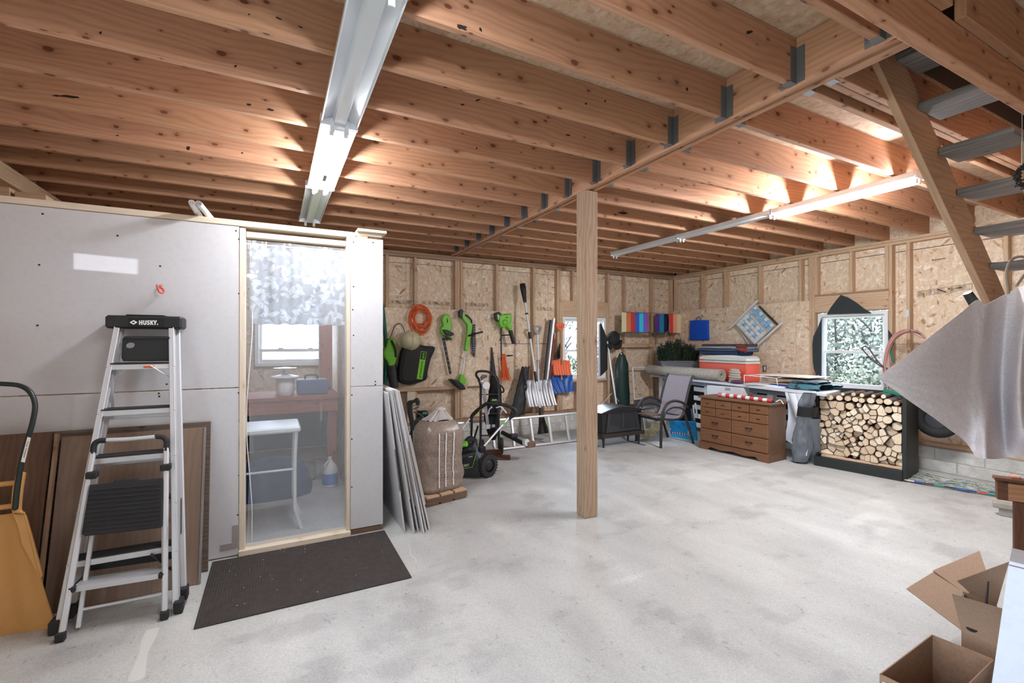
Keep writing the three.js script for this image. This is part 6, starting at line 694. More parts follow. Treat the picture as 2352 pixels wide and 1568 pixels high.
{ // blue board hung on the wall, outlet, thermometer, lawn chair
  const g = thing('blue_seat_cushion', 'royal blue square cushion hanging on the board wall', 'cushion'); part('cushion', trace(RWF, [[1585, 736], [1600, 735], [1626, 735], [1627, 781], [1584, 781]], 0.05, 0.002, 0.014), std({ map: TX.fine, color: lc(0.005, 0.09, 0.6), roughness: 0.8 }), g); part('hanging_loop', tubeG([[1600, 735, 0.04], [1602, 729, 0.04], [1606, 727, 0.04], [1609, 731, 0.04], [1609, 736, 0.04]].map(p => hit(RWF, ...p)), 0.006, 20, 6), solid(0.005, 0.06, 0.42), g); part('nail', rod(hit(RWF, 1605, 729, 0), hit(RWF, 1605, 729, 0.06), 0.004), M.nail, g);
  const o = thing('wall_outlet', 'white duplex outlet in a dark box on the board wall', 'outlet'); part('outlet_box', trace(RWF, [[1752, 839], [1760, 839], [1760, 853], [1752, 853]], 0.012, 0.001, 0.002), dgrey, o); part('receptacle', trace(RWF, [[1754, 841], [1758.5, 841], [1758.5, 851], [1754, 851]], 0.006, 0.012, 0.002), M.white, o); for (const y of [844, 849]) part('socket', rod(hit(RWF, 1756, y, 0.018), hit(RWF, 1756, y, 0.0195), 0.010, 0.010, 10), solid(0.3, 0.3, 0.3), o);
  const t = thing('wall_thermometer', 'small pale blue thermometer on the stud right of the window', 'thermometer'); part('plate', trace(RWS, [[2080, 711], [2087, 711], [2087, 727], [2080, 727]], 0.006, 0.001, 0.001), solid(0.55, 0.68, 0.8), t); part('glass_column', rod(hit(RWS, 2083.5, 725, 0.008), hit(RWS, 2083.5, 713, 0.008), 0.003), M.white, t); part('wire', rod(hit(RWS, 2083, 727, 0.003), hit(RWS, 2082, 760, 0.003), 0.003), M.white, t);
  const c = thing('webbed_lawn_chair', 'folded lawn chair with blue and white webbing hung diamond-wise on the wall', 'lawn chair'), H = (x, y, o = 0.10) => hit(RWF, x, y, o), A = [1692, 744], B = [1736, 701], C = [1779, 747], Dd = [1734, 790]; const wt = solid(0.72, 0.73, 0.74, 0.4), mk = (p, q, t) => [mix(p[0], q[0], t), mix(p[1], q[1], t)];
  part('seat_frame', barsG([A, B, C, Dd, A].map(p => H(...p)), 0.012), M.alu, c); part('rear_frame', barsG([[1696, 751], [1722, 793], [1726, 799], [1732, 796]].map(p => H(p[0], p[1], 0.05)), 0.011), M.alu, c); part('rear_frame', barsG([[1744, 703], [1786, 745]].map(p => H(p[0], p[1], 0.05)), 0.013), M.steelDark, c); part('cross_tube', barsG([mk(A, B, 0.66), mk(Dd, C, 0.66)].map(p => H(p[0], p[1], 0.125)), 0.010), M.alu, c);
  part('armrest', beamG(H(1677, 754, 0.12), H(1741, 689, 0.12), 0.05, 0.022, V(-1, 0, 0), 0.008), wt, c, 'white plastic armrest'); part('armrest', beamG(H(1725, 806, 0.12), H(1798, 740, 0.12), 0.055, 0.024, V(-1, 0, 0), 0.008), wt, c, 'white plastic armrest');
  const web = [solid(0.25, 0.48, 0.7, 0.7), solid(0.72, 0.74, 0.76, 0.7)]; const strip = (p0, p1, q0, q1, m, ph) => { const a = H(...p0, 0.105), b = H(...p1, 0.105), d = H(...q0, 0.105), e = H(...q1, 0.105); part('web_strap', surfG((u, v) => { const x = a.clone().lerp(b, u), y = d.clone().lerp(e, u); return x.lerp(y, v).add(V(-0.006 * Math.tanh(3 * Math.sin(v * Math.PI * 7 + ph)) - 0.004, 0, 0)); }, 1, 42, 0.0015), m, c); };
  for (let i = 0; i < 7; i++) { const t0 = (i + 0.1) / 7, t1 = (i + 0.9) / 7; strip(mk(A, B, t0), mk(A, B, t1), mk(Dd, C, t0), mk(Dd, C, t1), web[i >= 5 ? 0 : 1], i % 2 ? 0 : Math.PI); } for (let i = 0; i < 7; i++) { const t0 = (i + 0.1) / 7, t1 = (i + 0.9) / 7; strip(mk(A, Dd, t0), mk(A, Dd, t1), mk(B, C, t0), mk(B, C, t1), web[(i + 1) % 2], i % 2 ? Math.PI : 0); } }
{ // felt flaps round the right window
  const m = std({ map: TX.fine, color: lc(0.03, 0.038, 0.04), roughness: 0.95 });
  single('felt_peak', trace(RWS, [[1899, 722], [1908, 706], [1920, 690], [1931, 677], [1948, 683], [1966, 694], [1984, 708], [2002, 719], [1950, 720]], 0.008, 0.015, 0.002), m, 'black felt flap peaked over the right window\'s top', 'felt flap'); single('curled_felt', trace(RWS, [[1887, 730], [1879, 750], [1868, 773], [1866, 790], [1867, 830], [1870, 850], [1886, 868]], 0.008, 0.03, 0.002), m, 'black felt flap curling at the right window\'s left jamb', 'felt flap'); single('felt_backing', trace(RWS, [[1887, 728], [1890, 728], [1889, 868], [1885, 868], [1878, 850], [1876, 780]], 0.006, 0.022, 0.001), solid(0.45, 0.48, 0.55), 'pale backing sheet behind the left felt flap of the window', 'felt flap'); single('felt_sliver', trace(RWS, [[2040, 757], [2050, 770], [2054, 790], [2042, 800]], 0.008, 0.03, 0.002), m, 'small black felt flap at the right window\'s right jamb', 'felt flap'); }
{ // clutter on the bench
  const rk = thing('wire_rack', 'white wire rack standing on the bench by the rope', 'wire rack'), P = (x, y, D) => atD(x, y, D), W = (pts, r = 0.005) => tubeG(pts, r, 40, 6, false, 0.05); const yb = BH + 0.006; const a = V(6.12, yb, -4.42), b = V(6.10, yb, -3.9); part('rack_wire', barsG([a, V(6.12, BH + 0.13, -4.42), V(6.10, BH + 0.12, -3.92), b], 0.006), wtM(), rk); part('rack_wire', barsG([V(6.5, yb, -4.42), V(6.5, BH + 0.13, -4.42), V(6.48, BH + 0.12, -3.92), V(6.48, yb, -3.9)], 0.006), wtM(), rk); for (const z of [-4.42, -4.17, -3.92]) part('rack_wire', barsG([V(6.12, BH + 0.125, z), V(6.5, BH + 0.125, z)], 0.005), wtM(), rk);
  const boards = [['thin_board', 'pale thin board flat on the wire rack', -4.3, -3.55, 0.135, M.pale], ['brown_board', 'brown thin board lying under the pale one on the rack', -4.2, -3.5, 0.10, M.darkWood], ['cardboard_sheet', 'cardboard sheet lying on the bench under the rack', -4.1, -3.55, 0.03, M.stud]]; for (const [n, l, z0, z1, y, m] of boards) single(n, boxG(6.2, 6.7, BH + y, BH + y + 0.012, z0, z1, 0.003), m, l, 'board');
  single('white_paper_pile', [boxG(6.0, 6.3, BH + 0.001, BH + 0.02, -4.3, -3.75, 0.003), rotG(boxG(-0.15, 0.15, BH + 0.02, BH + 0.026, -0.2, 0.2), 'y', 0.3).translate(6.12, 0, -4.1)], M.white, 'white papers spread on the front of the bench', 'papers'); single('blue_folder', rotG(boxG(-0.1, 0.1, BH + 0.021, BH + 0.032, -0.16, 0.16, 0.003), 'y', -0.2).translate(6.14, 0, -3.84), solid(0.02, 0.06, 0.3), 'dark blue folder lying on the papers', 'folder'); single('purple_cloth', sphereG(6.08, BH + 0.03, -4.5, 0.1, 0.03, 0.09), solid(0.12, 0.04, 0.1, 0.9), 'small purple cloth crumpled beside the rope', 'cloth');
  const bag = (n, l, x0, x1, y0, y1, z0, z1, col) => { const g = thing(n, l, 'bag'); part('folded_fabric', surfG((u, v) => { const t = u * Math.PI * 2, se = q => Math.sign(q) * Math.pow(Math.abs(q), 0.45), n1 = fbm(u, v, 8, 6, 3, Math.round(z0 * -100)) - 0.5; const e = 1 - 0.25 * Math.pow(Math.abs(v * 2 - 1), 6); return V((x0 + x1) / 2 + se(Math.cos(t)) * (x1 - x0) / 2 * e + n1 * 0.05, Math.max(y0 + 0.002, (y0 + y1) / 2 + se(Math.sin(t)) * (y1 - y0) / 2 * e + n1 * 0.03), mix(z0, z1, v)); }, 36, 26), std({ map: TX.fine, color: lc(...col), roughness: 0.6 }), g); part('strap', tubeG([V(x0 - 0.01, y1 - 0.01, mix(z0, z1, 0.4)), V(x0 - 0.025, (y0 + y1) / 2, mix(z0, z1, 0.35)), V(x0 - 0.01, y0 + 0.02, mix(z0, z1, 0.5))], 0.008, 16, 6), blk, g); };
  bag('teal_tote', 'teal folded tote bag lying on the bench below the window', 5.98, 6.4, BH, BH + 0.075, -3.72, -3.32, [0.05, 0.16, 0.2]); bag('slate_tote', 'slate-blue folded tote bag on top of the teal one', 6.02, 6.4, BH + 0.078, BH + 0.11, -3.70, -3.36, [0.06, 0.1, 0.13]); bag('navy_jacket', 'dark navy folded jacket beside the totes at the bench end', 6.3, 6.75, BH, BH + 0.045, -3.62, -3.40, [0.05, 0.07, 0.1]); }
function wtM() { return M.white; }
// ---------- dresser ----------
{
  const A = V(5.401, 0, -4.596), B = V(5.464, 0, -3.604), r = B.clone().sub(A), W = r.length(), f = fr(A, r, Y1), m = fm(f), D = 0.39, H = 0.745, wood = std({ map: woodTex(83, [134, 92, 62], [76, 48, 30], 0, 0.9), roughness: 0.42 }), side = std({ map: woodTex(85, [120, 90, 68], [78, 54, 38], 0, 1.0), roughness: 0.5 }), brass = solid(0.05, 0.035, 0.025, 0.4, 0.5);
  const g = thing('wooden_dresser', 'brown wooden dresser with many drawer fronts before the bench', 'dresser'), b = (x0, x1, y0, y1, z0, z1, ch) => mat4(boxG(x0, x1, y0, y1, z0, z1, ch), m);
  part('carcass', b(0.006, W - 0.006, 0.075, H - 0.028, -D, -0.012, 0.002), side, g); part('dresser_top', b(-0.02, W + 0.02, H - 0.027, H, -D - 0.005, 0.022, 0.006), wood, g);
  const sc = []; for (let i = 0; i <= 30; i++) { const t = i / 30, x = t * W, e = Math.min(t, 1 - t); sc.push([x, e < 0.12 ? 0.0 : e < 0.17 ? mix(0.0, 0.045, smooth(0.12, 0.17, e)) : 0.045 - 0.018 * Math.pow(Math.sin((e - 0.17) / 0.33 * Math.PI), 2)]); } part('scalloped_base', mat4(extG([...sc, [W, 0.105], [0, 0.105]], 0.03, 0.003), fm(f, -0.014)), wood, g); part('side_base', b(W - 0.03, W, 0, 0.08, -D, -0.02), side, g); part('side_base', b(0, 0.03, 0, 0.08, -D, -0.02), side, g);
  const dr = (x0, x1, y0, y1, knob) => { const o = part('drawer', b(x0, x1, y0, y1, -0.011, 0.012, 0.007), wood, g, 'drawer front'); const cx = (x0 + x1) / 2, cy = (y0 + y1) / 2; if (knob) part('bail_handle', [mat4(join([tubeG([V(cx - 0.035, cy + 0.008, 0.014), V(cx - 0.03, cy - 0.014, 0.024), V(cx + 0.03, cy - 0.014, 0.024), V(cx + 0.035, cy + 0.008, 0.014)], 0.0035, 20, 6), boxG(cx - 0.05, cx - 0.02, cy, cy + 0.022, 0.012, 0.015, 0.001), boxG(cx + 0.02, cx + 0.05, cy, cy + 0.022, 0.012, 0.015, 0.001), boxG(cx - 0.015, cx + 0.015, cy + 0.004, cy + 0.018, 0.012, 0.015, 0.001)]), m)], brass, o, 'dark brass bail handle'); else part('pull', mat4(boxG(cx - 0.022, cx + 0.022, cy - 0.006, cy + 0.006, 0.012, 0.016, 0.001), m), brass, o); };
  const mid = W * 0.485, c = [0.012, mid - 0.004, mid + 0.004, W - 0.012]; for (const k of [0, 2]) { const h = (c[k] + c[k + 1]) / 2; dr(c[k], h - 0.004, 0.595, 0.70, false); dr(h + 0.004, c[k + 1], 0.595, 0.70, false); dr(c[k], h - 0.004, 0.475, 0.588, false); dr(h + 0.004, c[k + 1], 0.475, 0.588, false); dr(c[k], c[k + 1], 0.298, 0.468, true); dr(c[k], c[k + 1], 0.115, 0.29, true); }
  // striped roll lying on it
  const s = thing('striped_flag_roll', 'rolled red and white striped cloth lying on the dresser', 'cloth roll'), P0 = mat4V(m, -0.0, H, -0.10), P1 = mat4V(m, W - 0.02, H, -0.06), rd = solid(0.55, 0.04, 0.05, 0.8), wh = solid(0.72, 0.72, 0.68, 0.8); const a = mat4V(m, 0.22, H + 0.03, -0.12), e = mat4V(m, W + 0.0, H + 0.026, -0.07); for (let i = 0; i < 13; i++) { const p = a.clone().lerp(e, i / 13), q = a.clone().lerp(e, (i + 1) / 13 + 0.004), R = 0.029 - 0.006 * (i / 13); part('stripe', rod(p, q, R, R - 0.0005, 14), i === 0 ? solid(0.6, 0.15, 0.2, 0.8) : i % 2 ? wh : rd, s); } part('pole_tip', rod(e, e.clone().add(e.clone().sub(a).normalize().multiplyScalar(0.04)), 0.02, 0.012, 12), solid(0.03, 0.03, 0.06), s); const tail = e.clone().add(e.clone().sub(a).normalize().multiplyScalar(0.05)); part('tie_string', tubeG([e, tail, tail.clone().add(V(0.03, 0.02, 0.03)), tail.clone().add(V(0.0, -0.02, 0.09))], 0.005, 20, 6), M.white, s);
}
function mat4V(m, x, y, z) { return V(x, y, z).applyMatrix4(m); }
// ---------- patio chair, stove, and what lies under them ----------
{
  const g = thing('sling_patio_chair', 'dark framed patio chair with grey-lilac sling seat facing the stove', 'chair'), fm_ = solid(0.025, 0.024, 0.024, 0.5), sl = std({ map: noiseTex(18, [150, 142, 150], 0.12, 60, 2, [0.25, 0.25]), roughness: 0.85 }), z0 = -4.84, z1 = -5.34, x = v => v;
  const prof = [[4.84, 0.425], [4.95, 0.405], [5.15, 0.385], [5.28, 0.40], [5.345, 0.47], [5.39, 0.60], [5.45, 0.80], [5.50, 0.94], [5.545, 1.0], [5.585, 0.985], [5.60, 0.95]]; const cv = new THREE.SplineCurve(prof.map(p => V2(...p)));
  part('sling', surfG((u, v) => { const p = cv.getPointAt(v); return V(p.x, p.y - 0.02 * Math.sin(u * Math.PI) * Math.sin(v * Math.PI), mix(z1 + 0.03, z0 - 0.03, u)); }, 10, 40, 0.004), sl, g, 'woven grey-lilac sling');
  for (const z of [z0, z1]) { part('side_rail', tubeG(prof.slice(0, 9).map(p => V(p[0], p[1], z)), 0.016, 40, 8), fm_, g); part('front_leg', tubeG([V(4.89, 0, z), V(4.90, 0.3, z), V(4.92, 0.48, z), V(5.0, 0.61, z), V(5.15, 0.655, z), V(5.32, 0.62, z), V(5.42, 0.55, z)], 0.019, 50, 8, false, 0.5), fm_, g); part('armrest', tubeG([V(4.93, 0.40, z + 0.012), V(4.97, 0.50, z + 0.012), V(5.1, 0.56, z + 0.012), V(5.25, 0.55, z + 0.012), V(5.36, 0.50, z + 0.012)], 0.012, 30, 8), fm_, g); part('rear_leg', tubeG([V(5.36, 0.46, z), V(5.45, 0.25, z), V(5.545, 0, z)], 0.018, 20, 8), fm_, g); }
  part('cross_bar', rod(V(4.86, 0.40, z0), V(4.86, 0.40, z1), 0.014), fm_, g); part('cross_bar', rod(V(5.33, 0.42, z0), V(5.33, 0.42, z1), 0.014), fm_, g);
  const c = single('brown_seat_board', boxG(4.80, 5.06, 0.438, 0.458, -5.3, -4.95, 0.005), std({ map: TX.fine, color: lc(0.16, 0.11, 0.085) }), 'brown flat box lid lying on the patio chair seat', 'lid');
  // stove
  const s = thing('electric_stove', 'black freestanding stove heater with arched top and glass front', 'stove'), fs = fr(V(4.13, 0, -5.20), X1, Y1), W = 0.76, T = (x0, x1, y0, y1, d0, d1, ch) => mat4(boxG(x0, x1, y0, y1, d0, d1, ch), fm(fs)), bm = solid(0.014, 0.014, 0.015, 0.35);
  part('firebox', T(0.02, W - 0.02, 0.16, 0.50, -0.33, -0.01, 0.006), bm, s); const top = []; for (let i = 0; i <= 16; i++) { const t = i / 16; top.push([mix(-0.03, W + 0.03, t), 0.50 + 0.075 * Math.sin(Math.PI * t)]); } part('arched_top', mat4(extG([...top, [W + 0.03, 0.49], [-0.03, 0.49]], 0.38, 0.006), fm(fs, -0.36)), bm, s); part('door_frame', mat4(extG([[0.07, 0.21], [W - 0.05, 0.21], [W - 0.12, 0.50], [0.11, 0.50]], 0.012, 0.003, [[[0.12, 0.245], [W - 0.11, 0.245], [W - 0.155, 0.475], [0.15, 0.475]]]), fm(fs, -0.008)), M.steelDark, s); part('glass', mat4(extG([[0.12, 0.245], [W - 0.11, 0.245], [W - 0.155, 0.475], [0.15, 0.475]], 0.003), fm(fs, -0.006)), solid(0.03, 0.032, 0.035, 0.08), s, 'dark reflective glass'); part('mullion', T(W * 0.47, W * 0.52, 0.24, 0.48, -0.006, 0.004), M.steelDark, s); part('ash_lip', T(-0.01, W + 0.01, 0.145, 0.20, -0.30, 0.03, 0.006), solid(0.03, 0.022, 0.018, 0.5), s); for (const [lx, lz] of [[0.04, -0.04], [W - 0.06, -0.04], [0.04, -0.28], [W - 0.06, -0.28]]) part('leg', mat4(join([rod(V(lx, 0.0, lz + 0.02), V(lx + 0.01, 0.15, lz), 0.014, 0.022, 8)]), fm(fs)), bm, s);
  const sp = thing('spiral_duct', 'cream flexible spiral duct drooping under the patio chair', 'duct'), f5 = face(1483, 985, 7.15); { const pts = []; for (let i = 0; i <= 360; i++) { const t = i / 360, th = Math.PI * (1.0 + t * 1.05), cx = Math.cos(th) * 0.17, cy = Math.sin(th) * 0.15, ph = t * Math.PI * 2 * 17, R = 0.062, nx = Math.cos(th), ny = Math.sin(th); pts.push(V(cx + nx * R * Math.cos(ph) + 0.0, cy + ny * R * Math.cos(ph), R * Math.sin(ph)).applyMatrix4(fm(f5))); } const low = Math.min(...pts.map(p => p.y)); for (const p of pts) p.y += 0.02 - low; part('coil', new THREE.TubeGeometry(new THREE.CatmullRomCurve3(pts), 700, 0.008, 5), solid(0.7, 0.62, 0.36, 0.5), sp); }
  const bb = thing('beach_tote', 'bright blue beach tote with striped border under the patio chair', 'tote bag'), fb = fr(V(5.62, 0, -5.35), V(0.3, 0, 1), V(-0.1, 1, 0)); { const P = [[1537, 966], [1597, 968], [1600, 1014], [1541, 1006]].map(p => hit(fb, p[0], p[1], 0)); const t = canvasTex(512, 384, (c, w, h) => { c.fillStyle = '#0a8fd0'; c.fillRect(0, 0, w, h); c.fillStyle = '#0b7ab8'; for (let i = 0; i < 5; i++) { c.beginPath(); c.ellipse(80 + i * 100, 60 + (i % 2) * 60, 50, 34, 0.5, 0, 7); c.fill(); } const S = ['#d03a4a', '#e8e6ea', '#4a3a78', '#b8577f', '#f0eef0', '#2b2b5a']; for (let i = 0; i < 26; i++) { c.fillStyle = S[i % 6]; c.fillRect(30 + i * 16, h * 0.62, 11, h * 0.13); } c.fillStyle = '#18a8dc'; c.fillRect(0, h * 0.78, w, h * 0.22); }); part('printed_panel', surfG((u, v) => P[3].clone().lerp(P[2], u).lerp(P[0].clone().lerp(P[1], u), v), 6, 6, 0.03), std({ map: t, roughness: 0.6 }), bb); part('handle', tubeG([hit(fb, 1583, 1000, 0.01), hit(fb, 1581, 990, 0.03), hit(fb, 1586, 986, 0.03), hit(fb, 1588, 996, 0.02)], 0.008, 20, 6), M.white, bb); part('handle', tubeG([hit(fb, 1540, 1000, 0.01), hit(fb, 1537, 992, 0.03), hit(fb, 1540, 984, 0.02)], 0.008, 20, 6), M.white, bb); }
  const fc = thing('folded_camp_chair', 'folded aluminium camp chair standing between patio chair and dresser', 'folding chair'); const ff = fr(V(5.86, 0, -5.0), V(0.2, 0, 1), V(0.0, 1, 0)); for (const [a, b, m] of [[[1592, 930], [1598, 1000], M.alu], [[1588, 938], [1594, 1004], solid(0.05, 0.1, 0.25)], [[1597, 925], [1602, 960], M.alu], [[1595, 965], [1600, 1010], solid(0.1, 0.14, 0.3)]]) part('frame_tube', rod(hit(ff, ...a), hit(ff, ...b), 0.014, 0.014, 8), m, fc); part('folded_seat', beamG(hit(ff, 1590, 940), hit(ff, 1597, 1000), 0.05, 0.02, ff.n), solid(0.06, 0.08, 0.14), fc);
  const wfm = thing('white_tube_frame', 'white rectangular tube frame leaning in the corner behind the chair', 'frame'), fw = fr(V(0, 0, ZB + 0.25), X1, V(0, 1, -0.15)); part('frame_tube', barsG([[1453, 844], [1457, 917], [1537, 912], [1535, 843], [1453, 844]].map(p => hit(fw, ...p)), 0.013), M.white, wfm); part('mesh_panel', trace(fw, [[1456, 918], [1530, 912], [1535, 925], [1458, 938]], 0.01, 0.02, 0.002), solid(0.12, 0.12, 0.13), wfm);
  const pw = thing('stove_power_wire', 'thin dark power wire lying on the floor by the stove', 'wire'); part('wire', tubeG([onY(1432, 1006), onY(1440, 1012), onY(1460, 1018), onY(1482, 1023)].map(p => p.add(V(0, 0.006, 0))), 0.005, 30, 6), M.nail, pw); part('plug', cbox(...onY(1432, 1005).add(V(0, 0.02, 0)).toArray(), 0.04, 0.035, 0.03, 0.006), M.aluDull, pw);
}
// ---------- firewood rack ----------
{
  const A = V(5.875, 0, -3.301), B = V(6.019, 0, -2.472), r = B.clone().sub(A), W = r.length(), f = fr(A, r, Y1), m = fm(f), bk = std({ map: TX.fine, color: lc(0.012, 0.015, 0.014), roughness: 0.6 }), b = (x0, x1, y0, y1, z0, z1, ch = 0.003) => mat4(boxG(x0, x1, y0, y1, z0, z1, ch), m);
  const g = thing('firewood_rack', 'black painted wooden rack holding the firewood by the wall', 'firewood rack');
  part('base_rail', b(0, W, 0.0, 0.115, -0.035, 0), bk, g); part('base_side', b(W - 0.035, W, 0, 0.115, -0.5, -0.036), bk, g); part('base_side', b(0, 0.035, 0, 0.115, -0.5, -0.036), bk, g); part('rear_rail', b(0, W, 0, 0.115, -0.52, -0.49), bk, g); part('side_panel', b(W - 0.005, W + 0.035, 0, 1.0, -0.50, -0.02), bk, g); part('side_post', b(0.0, 0.03, 0.116, 0.9, -0.10, -0.05), bk, g); part('back_panel', b(0, W, 0.3, 0.93, -0.52, -0.5), bk, g);
  part('floor_plank', b(0.06, W - 0.01, 0.116, 0.142, -0.16, -0.04, 0.003), M.stud, g); part('floor_plank', b(0.03, W - 0.01, 0.116, 0.142, -0.48, -0.30, 0.003), M.stud, g);
  // logs: relaxed cells give the packed wedges, rounds on top
  const q = rng(2024), x0 = 0.035, x1 = W - 0.012, y0 = 0.143, y1 = 0.80, N = 104; let P = []; for (let i = 0; i < N; i++) P.push([mix(x0, x1, q()), mix(y0, y1, q())]);
  const topY = x => 0.80 + 0.03 * Math.sin((x - x0) * 7);
  const clip = (poly, nx, ny, c) => { const o = []; for (let i = 0; i < poly.length; i++) { const a = poly[i], e = poly[(i + 1) % poly.length], da = a[0] * nx + a[1] * ny - c, de = e[0] * nx + e[1] * ny - c; if (da <= 0) o.push(a); if ((da < 0 && de > 0) || (da > 0 && de < 0)) { const t = da / (da - de); o.push([mix(a[0], e[0], t), mix(a[1], e[1], t)]); } } return o; };
  const cells = (pts) => pts.map((p, i) => { let c = [[x0, y0], [x1, y0], [x1, y1], [x0, y1]]; for (let j = 0; j < pts.length; j++) if (j !== i) { const d = pts[j], dx = d[0] - p[0], dy = d[1] - p[1]; if (dx * dx + dy * dy > 0.12) continue; c = clip(c, dx, dy, (d[0] * d[0] + d[1] * d[1] - p[0] * p[0] - p[1] * p[1]) / 2); if (!c.length) break; } return c; });
  const cen = c => { let a = 0, x = 0, y = 0; for (let i = 0; i < c.length; i++) { const p = c[i], n = c[(i + 1) % c.length], k = p[0] * n[1] - n[0] * p[1]; a += k; x += (p[0] + n[0]) * k; y += (p[1] + n[1]) * k; } return [x / (3 * a), y / (3 * a)]; };
  for (let k = 0; k < 2; k++) P = cells(P).map((c, i) => { const e = cen(c); return [mix(P[i][0], e[0], 0.75), mix(P[i][1], e[1], 0.75)]; });
  const endM = [[0.72, 0.6, 0.45], [0.64, 0.52, 0.38], [0.78, 0.67, 0.52], [0.58, 0.46, 0.34]].map((c, i) => std({ map: noiseTex(140 + i, [255, 250, 244], 0.14, 12, 3, [0.12, 0.12]), color: lc(...c), roughness: 0.95 })), bark = [std({ map: TX.grey, color: lc(0.75, 0.66, 0.58), roughness: 1 }), std({ map: TX.dark, color: lc(0.9, 0.8, 0.72), roughness: 1 })];
  let n = 0; const log = (pts, z, len, label, tilt = 0) => { const s = new THREE.Shape(pts.map(p => V2(...p))), G = new THREE.ExtrudeGeometry(s, { depth: len, bevelEnabled: true, bevelThickness: 0.004, bevelSize: 0.004, bevelOffset: -0.004, bevelSegments: 1, curveSegments: 4 }); G.translate(0, 0, z - len); G.applyMatrix4(m); G.computeBoundingBox(); const bb = G.boundingBox, c = V((bb.min.x + bb.max.x) / 2, bb.min.y, (bb.min.z + bb.max.z) / 2); G.translate(-c.x, -c.y, -c.z); const o = new THREE.Mesh(G, [endM[n % 4], bark[n % 2]]); o.position.copy(c); o.name = numbered('firewood_log'); o.userData = { label, category: 'log', group: 'firewood in the black rack' }; o.castShadow = o.receiveShadow = true; scene.add(o); n++; };
  cells(P).forEach((c, i) => { if (c.length < 3) return; const e = cen(c), rd = q() < 0.2; const out = []; if (rd) { let R = 1e9; for (let k = 0; k < c.length; k++) { const a = c[k], d = c[(k + 1) % c.length], L = Math.hypot(d[0] - a[0], d[1] - a[1]); if (L < 1e-5) continue; R = Math.min(R, Math.abs((d[0] - a[0]) * (a[1] - e[1]) - (a[0] - e[0]) * (d[1] - a[1])) / L); } R *= 1.1; const sx = 1 + (q() - 0.5) * 0.12; for (let k = 0; k < 12; k++) { const t = k / 12 * Math.PI * 2; out.push([e[0] + Math.cos(t) * R * sx, Math.max(y0, e[1] + Math.sin(t) * R / sx)]); } } else { const sh = 0.985; const s = c.map(p => [mix(e[0], p[0], sh), mix(e[1], p[1], sh)]); for (let k = 0; k < s.length; k++) { const a = s[(k + s.length - 1) % s.length], p = s[k], d = s[(k + 1) % s.length], L0 = Math.hypot(a[0] - p[0], a[1] - p[1]), L1 = Math.hypot(d[0] - p[0], d[1] - p[1]), w = 0.13; if (Math.min(L0, L1) < 0.008) { out.push(p); continue; } out.push([mix(p[0], a[0], w), mix(p[1], a[1], w)]); out.push([mix(p[0], d[0], w), mix(p[1], d[1], w)]); } } log(out, -0.03 - q() * 0.08, 0.36, rd ? 'round firewood log stacked inside the black rack' : 'split firewood log wedged in the stack of the black rack'); });
  let x = x0 + 0.01; while (x < x1 - 0.05) { const R = 0.024 + q() * 0.016, cx = x + R, out = []; for (let k = 0; k < 12; k++) { const t = k / 12 * Math.PI * 2; out.push([cx + Math.cos(t) * R * 1.05, 0.803 + R + Math.sin(t) * R * 0.95]); } log(out, -0.03 - q() * 0.08, 0.36, 'round branch log lying on top of the firewood stack'); x += R * 2.1 + q() * 0.01; }
  for (let k = 0; k < 5; k++) { const cx = mix(x0 + 0.2, x1 - 0.12, (k + 0.5) / 5), R = 0.02 + q() * 0.01, out = []; for (let i = 0; i < 10; i++) { const t = i / 10 * Math.PI * 2; out.push([cx + Math.cos(t) * R, 0.87 + R + Math.sin(t) * R]); } log(out, -0.05 - q() * 0.05, 0.34, 'thin branch resting on the top row of firewood'); }
}
